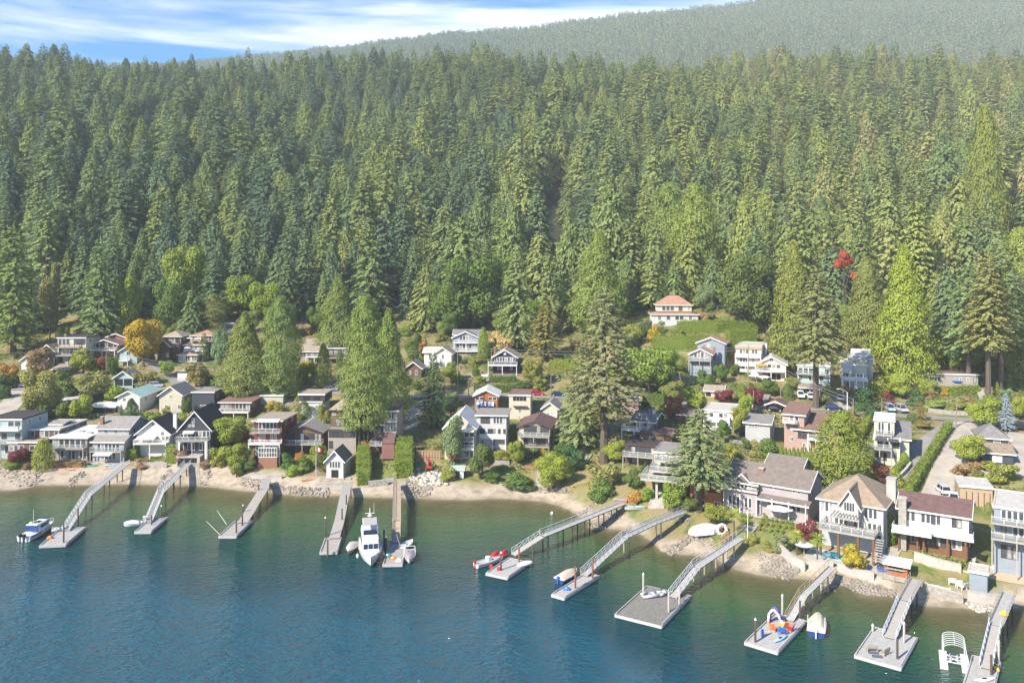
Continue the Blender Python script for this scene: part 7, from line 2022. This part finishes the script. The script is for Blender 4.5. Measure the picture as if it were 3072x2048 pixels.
 ('tree', 2700, 1194, 1122, 66, 'y', 'yellow-green tree above the two vans'), ('shrub', 2746, 1218, 1168, 54, 'd', 'dark green bush right of the two vans'), ('tree', 2782, 1188, 1136, 54, 'y', 'light bush left of the long bungalow'), ('shrub', 2832, 1184, 1156, 30, 'a', 'orange shrub in front of the long bungalow'), ('shrub', 2668, 1222, 1172, 44, 'm', 'purple-leaved bush over the vans'),
 ('fir', 2762, 1262, 1204, 34, 'u', 'small conical conifer on the road island'), ('shrub', 2762, 1282, 1256, 60, 'u', 'low rockery plants on the road island'), ('shrub', 2800, 1226, 1192, 60, 'y', 'yellow slope bushes, left of those under the bungalow'), ('shrub', 2860, 1228, 1192, 66, 'u', 'olive slope bushes, middle of those under the bungalow'), ('shrub', 2915, 1226, 1190, 66, 'n', 'reddish slope bushes, right of those under the bungalow'),
 ('col', 2990, 1186, 1148, 18, 'l', 'slim bright green cypress by the twin fir trunks'), ('shrub', 2545, 1180, 1155, 40, 'o', 'orange bush on the drive bank of the angular white house'), ('shrub', 2610, 1250, 1215, 40, 'd', 'dark bush behind the thick wooden post'), ('shrub', 2470, 1210, 1180, 50, 'u', 'olive bushes behind the tall bare trunk'), ('col', 2965, 1545, 1508, 20, 'l', 'narrow green shrub beside the blue-grey house'),
 # forest edge
 ('fir', 40, 1062, 690, 150, 'e', 'large dark fir at the left end of the forest edge'), ('fir', 300, 1052, 728, 130, 'f', 'tall fir standing forward of the forest on the left'), ('big', 555, 960, 712, 130, 'l', 'tall light green maple among the conifers on the left'), ('big', 520, 1020, 850, 110, 'g', 'grey-green maple behind the brown hip-roofed house'),
 ('big', 715, 960, 812, 120, 'l', 'bright maple behind the pale grey modern house'), ('big', 800, 975, 850, 110, 'l', 'broad maple above the street cedars'), ('tree', 565, 1015, 868, 80, 'c', 'olive-gold tree at the forest edge above the golden maple'), ('cedar', 640, 1000, 885, 66, 'e', 'small cedar behind the three-tiered orange roofs'), ('cedar', 560, 1010, 925, 60, 'c', 'bushy small cedar at the forest edge'),
 ('tree', 385, 1020, 830, 80, 'y', 'yellow-topped tree on the left forest edge'), ('tree', 150, 1020, 785, 60, 'u', 'tawny-topped tree on the left forest edge'), ('big', 1420, 990, 780, 190, 'g', 'massive leafy maple behind the grey-blue gabled house'), ('big', 1510, 930, 740, 130, 'l', 'bright lime maple high in the middle of the forest edge'), ('big', 1345, 1000, 850, 120, 'g', 'dark leafy maple left of the massive one'),
 ('fir', 1550, 1050, 745, 120, 'f', 'tall fir right of the massive maple'), ('cedar', 1795, 990, 700, 130, 'c', 'olive-gold cedar left of the knoll house'), ('cedar', 2010, 880, 560, 130, 'e', 'tall dark cedar right behind the knoll house'), ('cedar', 2085, 905, 565, 120, 'c', 'tall pale cedar on the right of the knoll house'), ('big', 2235, 980, 770, 160, 'g', 'broad leafy tree above the big knoll hedge'),
 ('cedar', 2380, 1100, 740, 120, 'c', 'yellow-olive cedar behind the cream gabled house'), ('cedar', 2712, 1140, 750, 140, 'y', 'brightest yellow-green cedar left of the long bungalow'), ('cedar', 2600, 1060, 780, 110, 'c', 'olive cedar behind the angular white house'), ('fir', 2905, 1160, 800, 150, 'f', 'fir with a bare lower trunk above the long bungalow', .22), ('fir', 2965, 1196, 770, 140, 'u', 'left twin fir with a pale bare trunk at the right', .30), ('fir', 3002, 1176, 740, 150, 'f', 'right twin fir with a pale bare trunk at the right', .26),
 ('cedar', 2955, 800, 335, 92, 'c', 'towering yellow-green cedar on the right side of the forest'), ('tree', 2533, 1010, 758, 56, 'r', 'red-leaved tree in the forest above the angular white house', .74), ('tree', 2582, 1040, 820, 54, 'r', 'second red-leaved tree, lower and further right in the forest', .74), ('cedar', 3060, 1130, 700, 130, 'c', 'olive cedar at the right edge'),
]
for q in PL:
    plant(*q[:7], trunk=q[7] if len(q) > 7 else None)
# the broad cedar of the central group keeps bare ivy-clad stems under its crown
p = hit(1097, 1352); h_ = (1352 - 1000) * p.y / F
o = thing('cedar_tree', 'broad grey-green cedar on several bare ivy-clad trunks, front of the central group', 'tree', p, 0)
cr = link('crown', CEDAR[1], o); cr.color = (*CLR['e'], 1); cr.scale = (126 * p.y / F / 9, 126 * p.y / F / 9, h_ * .80 / 24); cr.location.z = h_ * .20
for k, (dx, dy) in enumerate(((-1.6, 0), (-.6, .6), (.7, -.2), (1.5, .5))):
    t = link('trunk', T_CON, o); t.location = (dx, dy, 0); t.scale = (.8, .8, h_ * .8 / 24)

# rows: arborvitae and boxwood balls
for k in range(9):
    plant('col', 2344 + k * 12.5, 1402 + k * .8, 1344 + (k * 7) % 5, 15, 'l', 'slim green arborvitae in the row below the pinkish house', 'arborvitae row', 'arborvitae', 'shrub')
BX = [(2300 + i * 15, 1556 + i * 2.2) for i in range(6)] + [(2300 + i * 18, 1572 + i * 2.5) for i in range(5)] + [(2292 + i * 18, 1587 + i * 2.6) for i in range(4)] + [(2294 - i * 6, 1546 + i * 13) for i in range(4)] + [(2222 + i * 13, 1544 + i * 2) for i in range(3)] + [(2226 + i * 13, 1562 + i * 2) for i in range(3)]
for k, (px, py) in enumerate(BX):
    plant('shrub', px, py + 6, py - 9, 15, 'l', 'clipped boxwood ball on the terraces of the mauve-grey house', 'boxwood balls on the terraces', 'boxwood_ball', 'shrub')
# palms
def palm(label, px, yb, yt, w, col):
    p = hit(px, yb); Y = p.y; h = (yb - yt) * Y / F; r = w * Y / F * .55
    o = thing('palm_tree', label, 'palm', p)
    MB().tube((0, 0, -.4), (0, 0, h * .72), .16, .13, 7).build('trunk', M_BARK, o)
    m = leaf_mat('palm fronds') if 'palm fronds' not in bpy.data.materials else bpy.data.materials['palm fronds']
    for k in range(26):
        a = k * 2.4; el = rg.uniform(-.5, 1.2); b = MB()
        d = Vector((math.cos(a) * math.cos(el), math.sin(a) * math.cos(el), math.sin(el)))
        s = Vector((-math.sin(a), math.cos(a), 0)); c = Vector((0, 0, h * .74))
        for q in range(-3, 4):
            e = (d + s * q * .22).normalized()
            b.add([c + d * r * .35, c + d * r * .35 + e * r * .4 + s * .06, c + d * r * .3 + e * r * .75 - Vector((0, 0, .25 * r)), c + d * r * .35 + e * r * .4 - s * .06], [(0, 1, 2, 3)])
        b.tube(c, c + d * r * .4, .02, n=3)
        f = b.build('frond', m, o); f.color = (*CLR[col], 1)
palm('fan palm with a thin trunk on the lawn by the tarped boat', 2202, 1612, 1522, 56, 'y'); palm('fan palm rising beside the swimming pool', 2452, 1692, 1588, 52, 'l'); palm('low bushy palm on the seawall left of the pool parasol', 2391, 1664, 1592, 52, 'y')

# hedges
def hedge(label, px, h, w, col, dens=20):
    P = [hit(*q) for q in px]
    o = thing('hedge', label, 'hedge', P[0])
    PP, D, Nn, L = [], [], [], []; core = MB()
    for a, e in zip(P, P[1:]):
        d = e - a; ln = d.length; d.normalize(); s = Vector((-d.y, d.x, 0)).normalized()
        n = int(ln * (2 * h + w) * dens)
        for _ in range(n):
            t = rg.uniform(0, ln); u = rg.uniform(-h, h + w)
            hh = h * (1 + .07 * math.sin(t * 1.7 + h))
            if u < 0: q = a + d * t + Vector((0, 0, hh * (1 + u / h))); nn = -s
            elif u < w: q = a + d * t + s * u + Vector((0, 0, hh)); nn = Vector((0, 0, 1))
            else: q = a + d * t + s * w + Vector((0, 0, hh * (1 - (u - w) / h))); nn = s
            q = q - P[0] + Vector(rg.normal(0, .16, 3)) + nn * (.16 * math.sin(t * 2.6 + u) * math.sin(u * 3.1 + t * .7))
            PP.append(q); dd = np.cross(np.array(nn) + rg.normal(0, .3, 3), rg.normal(0, 1, 3)); D.append(dd); Nn.append(np.array(nn) + rg.normal(0, .45, 3) + np.array([0, 0, .2])); L.append(rg.uniform(.22, .42))
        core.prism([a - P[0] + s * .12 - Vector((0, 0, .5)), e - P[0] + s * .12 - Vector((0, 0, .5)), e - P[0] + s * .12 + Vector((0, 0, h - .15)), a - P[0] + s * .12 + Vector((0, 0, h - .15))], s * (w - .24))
    for e, d in ((P[0], P[0] - P[1]), (P[-1], P[-1] - P[-2])):
        d = d.normalized(); s = Vector((-(P[-1] - P[0]).y, (P[-1] - P[0]).x, 0)).normalized()
        for _ in range(int(w * h * dens * 1.6)):
            q = e - P[0] + s * rg.uniform(0, w) + Vector((0, 0, rg.uniform(-.2, h))) + d * rg.uniform(0, .25)
            PP.append(q); D.append(np.cross(np.array(d) + rg.normal(0, .3, 3), rg.normal(0, 1, 3))); Nn.append(np.array(d) + rg.normal(0, .45, 3) + np.array([0, 0, .2])); L.append(rg.uniform(.25, .45))
    V, Fq = cards(PP, D, Nn, L, np.array(L) * .8)
    f = link('foliage', np_mesh('foliage', V, Fq, M_LEAF), o); f.color = (*CLR[col], 1)
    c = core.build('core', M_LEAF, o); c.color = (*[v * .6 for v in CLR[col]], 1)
hedge('tall trimmed hedge on the knoll, back tier, sunlit yellow on top', [(2036, 1004), (2150, 1000), (2272, 1004)], 4.6, 3.0, 'l', 14); hedge('tall trimmed hedge on the knoll, front tier', [(1962, 1052), (2060, 1054), (2150, 1050)], 5.2, 3.2, 'l', 14)
hedge('high green hedge block at the right end of the knoll hedge', [(2192, 1046), (2272, 1044)], 6.0, 4.0, 'l', 12); hedge('long yellow hedge left of the giant fir', [(1648, 1110), (1742, 1112)], 3.4, 2.5, 'y'); hedge('long diagonal hedge between the lane and the concrete drive', [(2738, 1490), (2775, 1428), (2815, 1362), (2858, 1290)], 2.1, 1.7, 'l')
hedge('bright hedge on the left of the modern house', [(2578, 1352), (2612, 1278)], 2.4, 1.6, 'y'); hedge('green hedge right of the pink and grey house', [(1928, 1220), (1992, 1218)], 3.4, 1.8, 'g'); hedge('upper clipped hedge below the navy cottage', [(1470, 1148), (1546, 1148)], 2.0, 1.8, 'g')
hedge('lower clipped hedge below the navy cottage', [(1424, 1176), (1505, 1178), (1590, 1174)], 2.2, 2.0, 'g'); hedge('clipped hedge in front of the long bungalow', [(2795, 1184), (2870, 1186), (2938, 1182)], 2.4, 2.0, 'l'); hedge('small hedge along the lane wall', [(2696, 1432), (2726, 1388)], 1.6, 1.2, 'l')
hedge('trailing green hedge on top of the pale stone terrace wall', [(2744, 1668), (2812, 1688), (2888, 1704)], .9, 1.2, 'l'); hedge('tall two-tone hedge running down to the beach below the broad cedar', [(1112, 1452), (1110, 1372)], 3.4, 3.2, 'l'); hedge('tall dark and bright hedge right of the narrow brown pier', [(1238, 1430), (1236, 1356)], 4.2, 4.2, 'l')
hedge('clipped square hedge right of the grey two-tiered house', [(378, 1380), (406, 1380)], 3.2, 2.4, 'l'); hedge('clipped square hedge between the white cottage and the charcoal house', [(496, 1392), (524, 1392)], 4.6, 2.4, 'l'); hedge('russet hedge at the head of the left beach', [(136, 1404), (252, 1402)], 1.6, 1.6, 'n')
hedge('dark hedge wall left of the street cedars', [(612, 1160), (660, 1160)], 3.4, 2.0, 'd'); hedge('tall dark hedge at the far left road', [(-10, 1200), (24, 1196)], 3.0, 2.5, 'd')

# shrubs filling the slopes
zone_e = lambda X: forest_edge(np.array([X]))[0]
def free(x, y, m=.12):
    i = int((x - GX0) / GS); j = int((y - GY0) / GS)
    return 0 <= i < len(gx) and 0 <= j < len(gy) and PADMASK[j, i] < m
FP = []
for h in HOUSES:
    u0 = min(v[0] for v in h['vols']); u1 = max(v[1] for v in h['vols']); dm = max(v[3] for v in h['vols'])
    FP.append((h['P'].x, h['P'].y, math.cos(h['r']), math.sin(h['r']), u0 * h['w'], u1 * h['w'], dm))
def clear(x, y, front=5.5, m=1.0):
    for hx_, hy_, c, s, a, b, d in FP:
        lx = (x - hx_) * c + (y - hy_) * s; ly = -(x - hx_) * s + (y - hy_) * c
        if a - m < lx < b + m and -front < ly < d + m: return False
    return True
cnt = 0; tries = 0
while cnt < 210 and tries < 9000:
    tries += 1
    y = rg.uniform(128, 318); x = rg.uniform(-.72 * y, .72 * y)
    s_ = y - shore(x)
    if s_ < 15 or y > zone_e(x) + 2 or not free(x, y) or not clear(x, y) or (x > 15 and s_ < 34): continue
    cnt += 1
    o = thing('shrub', 'unclipped shrub growing among the houses on the garden slope', 'shrub', (x, y, ground(x, y)), rg.uniform(0, 6), 'shrubs filling the garden slopes')
    w_ = rg.uniform(1.4, 4.2) * (1.2 if y > 240 else 1); hh = w_ * rg.uniform(.65, 1.25)
    cr = link('crown', SHRUB[rg.integers(0, 3)], o); cr.scale = (w_, w_, hh); cr.location.z = -.1
    col = rg.choice(list('gggyyyludepnco'), p=None)
    cr.color = (*[v * f for v, f in zip(CLR[col], rg.uniform(.85, 1.1, 3))], 1)
    st = link('stem', T_UNIT, o); st.scale = (w_, w_, hh * .7)
cnt = 0; tries = 0
while cnt < 46 and tries < 4000:
    tries += 1
    x = rg.uniform(-225, 205); e = zone_e(x); y = e + rg.uniform(-7, 4)
    if not clear(x, y, 4, 3) or abs(x) > y * .7: continue
    cnt += 1
    o = thing('broadleaf_tree', 'bushy broadleaf tree at the foot of the conifer forest', 'tree', (x, y, ground(x, y) if y < 340 else float(tps(x, y)[0])), rg.uniform(0, 6), 'broadleaf trees at the forest foot')
    w_ = rg.uniform(6, 11); hh = w_ * rg.uniform(.9, 1.6)
    cr = link('crown', BIG[rg.integers(0, 3)], o); cr.scale = (w_, w_, hh)
    cr.color = (*CLR[rg.choice(list('gglecdp'))], 1)
    t = link('trunk', T_UNIT, o); t.scale = (w_, w_, hh)
# low growth between them
PP = []
while len(PP) < 60000:
    y = rg.uniform(125, 326, 4000); x = rg.uniform(-1, 1, 4000) * y * .74
    s_ = y - shore(x)
    cl = np.sin(x * .31 + np.sin(y * .23) * 2) + np.sin(y * .37 + x * .11) + rg.normal(0, .5, 4000)
    ok = (s_ > 12) & (cl > -.35) & (y < forest_edge(x) + 8) & ~((x > 15) & (s_ < 34))
    for a, b in zip(x[ok], y[ok]):
        if free(a, b, .35): PP.append((a, b, ground(a, b) + rg.uniform(-.05, .55)))
PP = np.array(PP[:60000]); n = len(PP)
V, Fq = cards(PP, np.stack([rg.normal(0, 1, n), rg.normal(0, 1, n), rg.normal(.2, .4, n)], 1), np.stack([rg.normal(-.3, .5, n), rg.normal(-.3, .5, n), np.ones(n)], 1), rg.uniform(.3, .75, n), rg.uniform(.25, .6, n))
for k, col in enumerate(((.085, .125, .03), (.17, .17, .045))):
    sel = np.arange(n) % 2 == k
    vi = np.repeat(sel, 4)
    g_ = link('ground_cover', np_mesh('ground_cover', V[vi], np.arange(vi.sum()).reshape(-1, 4), M_LEAF), None, 'stuff'); g_.color = (*col, 1)

# ------------------------------------------------------------------ stones
def rocks(name, patches, m, kind='stuff'):
    V, Fq = [], []
    cube = np.array([[-1, -1, -.6], [1, -1, -.6], [1, 1, -.6], [-1, 1, -.6], [-.7, -.7, .7], [.7, -.7, .7], [.7, .7, .7], [-.7, .7, .7]], float) * .5
    fc = np.array([[0, 3, 2, 1], [4, 5, 6, 7], [0, 1, 5, 4], [1, 2, 6, 5], [2, 3, 7, 6], [3, 0, 4, 7]])
    for poly, n, s0, s1 in patches:
        k = 0
        xs = [q[0] for q in poly]; ys = [q[1] for q in poly]
        while k < n:
            px, py = rg.uniform(min(xs), max(xs)), rg.uniform(min(ys), max(ys))
            ins = False
            for (x1, y1), (x2, y2) in zip(poly, poly[1:] + poly[:1]):
                if (y1 > py) != (y2 > py) and px < (x2 - x1) * (py - y1) / (y2 - y1) + x1: ins = not ins
            if not ins: continue
            k += 1
            p = hit(px, py); s = .85 * s0 * (s1 / s0) ** (rg.random() ** 1.6)
            a = rg.uniform(0, 6.28); c, si = math.cos(a), math.sin(a)
            q = cube * rg.uniform(.75, 1.25, (8, 3)) * np.array([s * rg.uniform(.8, 1.4), s, s * rg.uniform(.6, 1)])
            q = np.stack([q[:, 0] * c - q[:, 1] * si + p.x, q[:, 0] * si + q[:, 1] * c + p.y, q[:, 2] + p.z + s * .12], 1)
            Fq.append(fc + len(V) * 8); V.append(q)
    return link(name, np_mesh(name, np.concatenate(V), np.concatenate(Fq), m), None, kind)
M_ROCK = mat('beach stone', (.31, .275, .23), rough=.95, var=.2, scale=.5, bump=.4, col2=(.17, .15, .125)); M_BOULD = mat('pale boulders', (.46, .43, .38), rough=.95, var=.15, scale=.5, bump=.4)
rocks('boulders', [([(1258, 1424), (1300, 1412), (1342, 1430), (1340, 1458), (1262, 1456)], 150, .6, 1.4), ([(1225, 1400), (1262, 1398), (1262, 1440), (1225, 1446)], 50, .5, 1.1), ([(2895, 1808), (2960, 1812), (2990, 1830), (2930, 1838)], 130, .3, .8)], M_BOULD)
rocks('beach_stones', [([(0, 1402), (130, 1410), (140, 1440), (90, 1466), (60, 1466), (0, 1425)], 160, .25, .8), ([(205, 1440), (250, 1410), (255, 1425), (215, 1470)], 110, .25, .8), ([(470, 1440), (510, 1405), (525, 1420), (480, 1470)], 90, .25, .8), ([(610, 1400), (640, 1400), (625, 1460), (600, 1450)], 60, .25, .7),
                        ([(800, 1455), (990, 1465), (985, 1492), (900, 1486), (810, 1470)], 300, .25, .9), ([(720, 1430), (790, 1435), (780, 1470), (720, 1455)], 130, .25, .8), ([(1210, 1440), (1300, 1460), (1290, 1486), (1215, 1500)], 240, .25, .8), ([(1600, 1460), (1700, 1462), (1720, 1480), (1620, 1478)], 120, .25, .8),
                        ([(1760, 1580), (1850, 1530), (1868, 1530), (1860, 1552), (1790, 1600)], 200, .35, 1.0), ([(1730, 1540), (1795, 1500), (1800, 1506), (1740, 1552)], 70, .3, .7), ([(1995, 1650), (2070, 1600), (2085, 1612), (2015, 1668)], 190, .25, .8), ([(2090, 1580), (2130, 1560), (2140, 1640), (2100, 1640)], 60, .3, .8),
                        ([(2270, 1660), (2340, 1665), (2400, 1712), (2370, 1742), (2285, 1725)], 420, .2, .7), ([(2340, 1680), (2400, 1700), (2395, 1722), (2345, 1715)], 180, .3, .8), ([(2480, 1715), (2620, 1750), (2700, 1775), (2680, 1790), (2580, 1780), (2500, 1745)], 400, .2, .7), ([(2455, 1745), (2510, 1745), (2510, 1775), (2455, 1775)], 90, .3, .8), ([(2000, 1560), (2050, 1545), (2080, 1560), (2060, 1580)], 60, .3, .7)], M_ROCK)
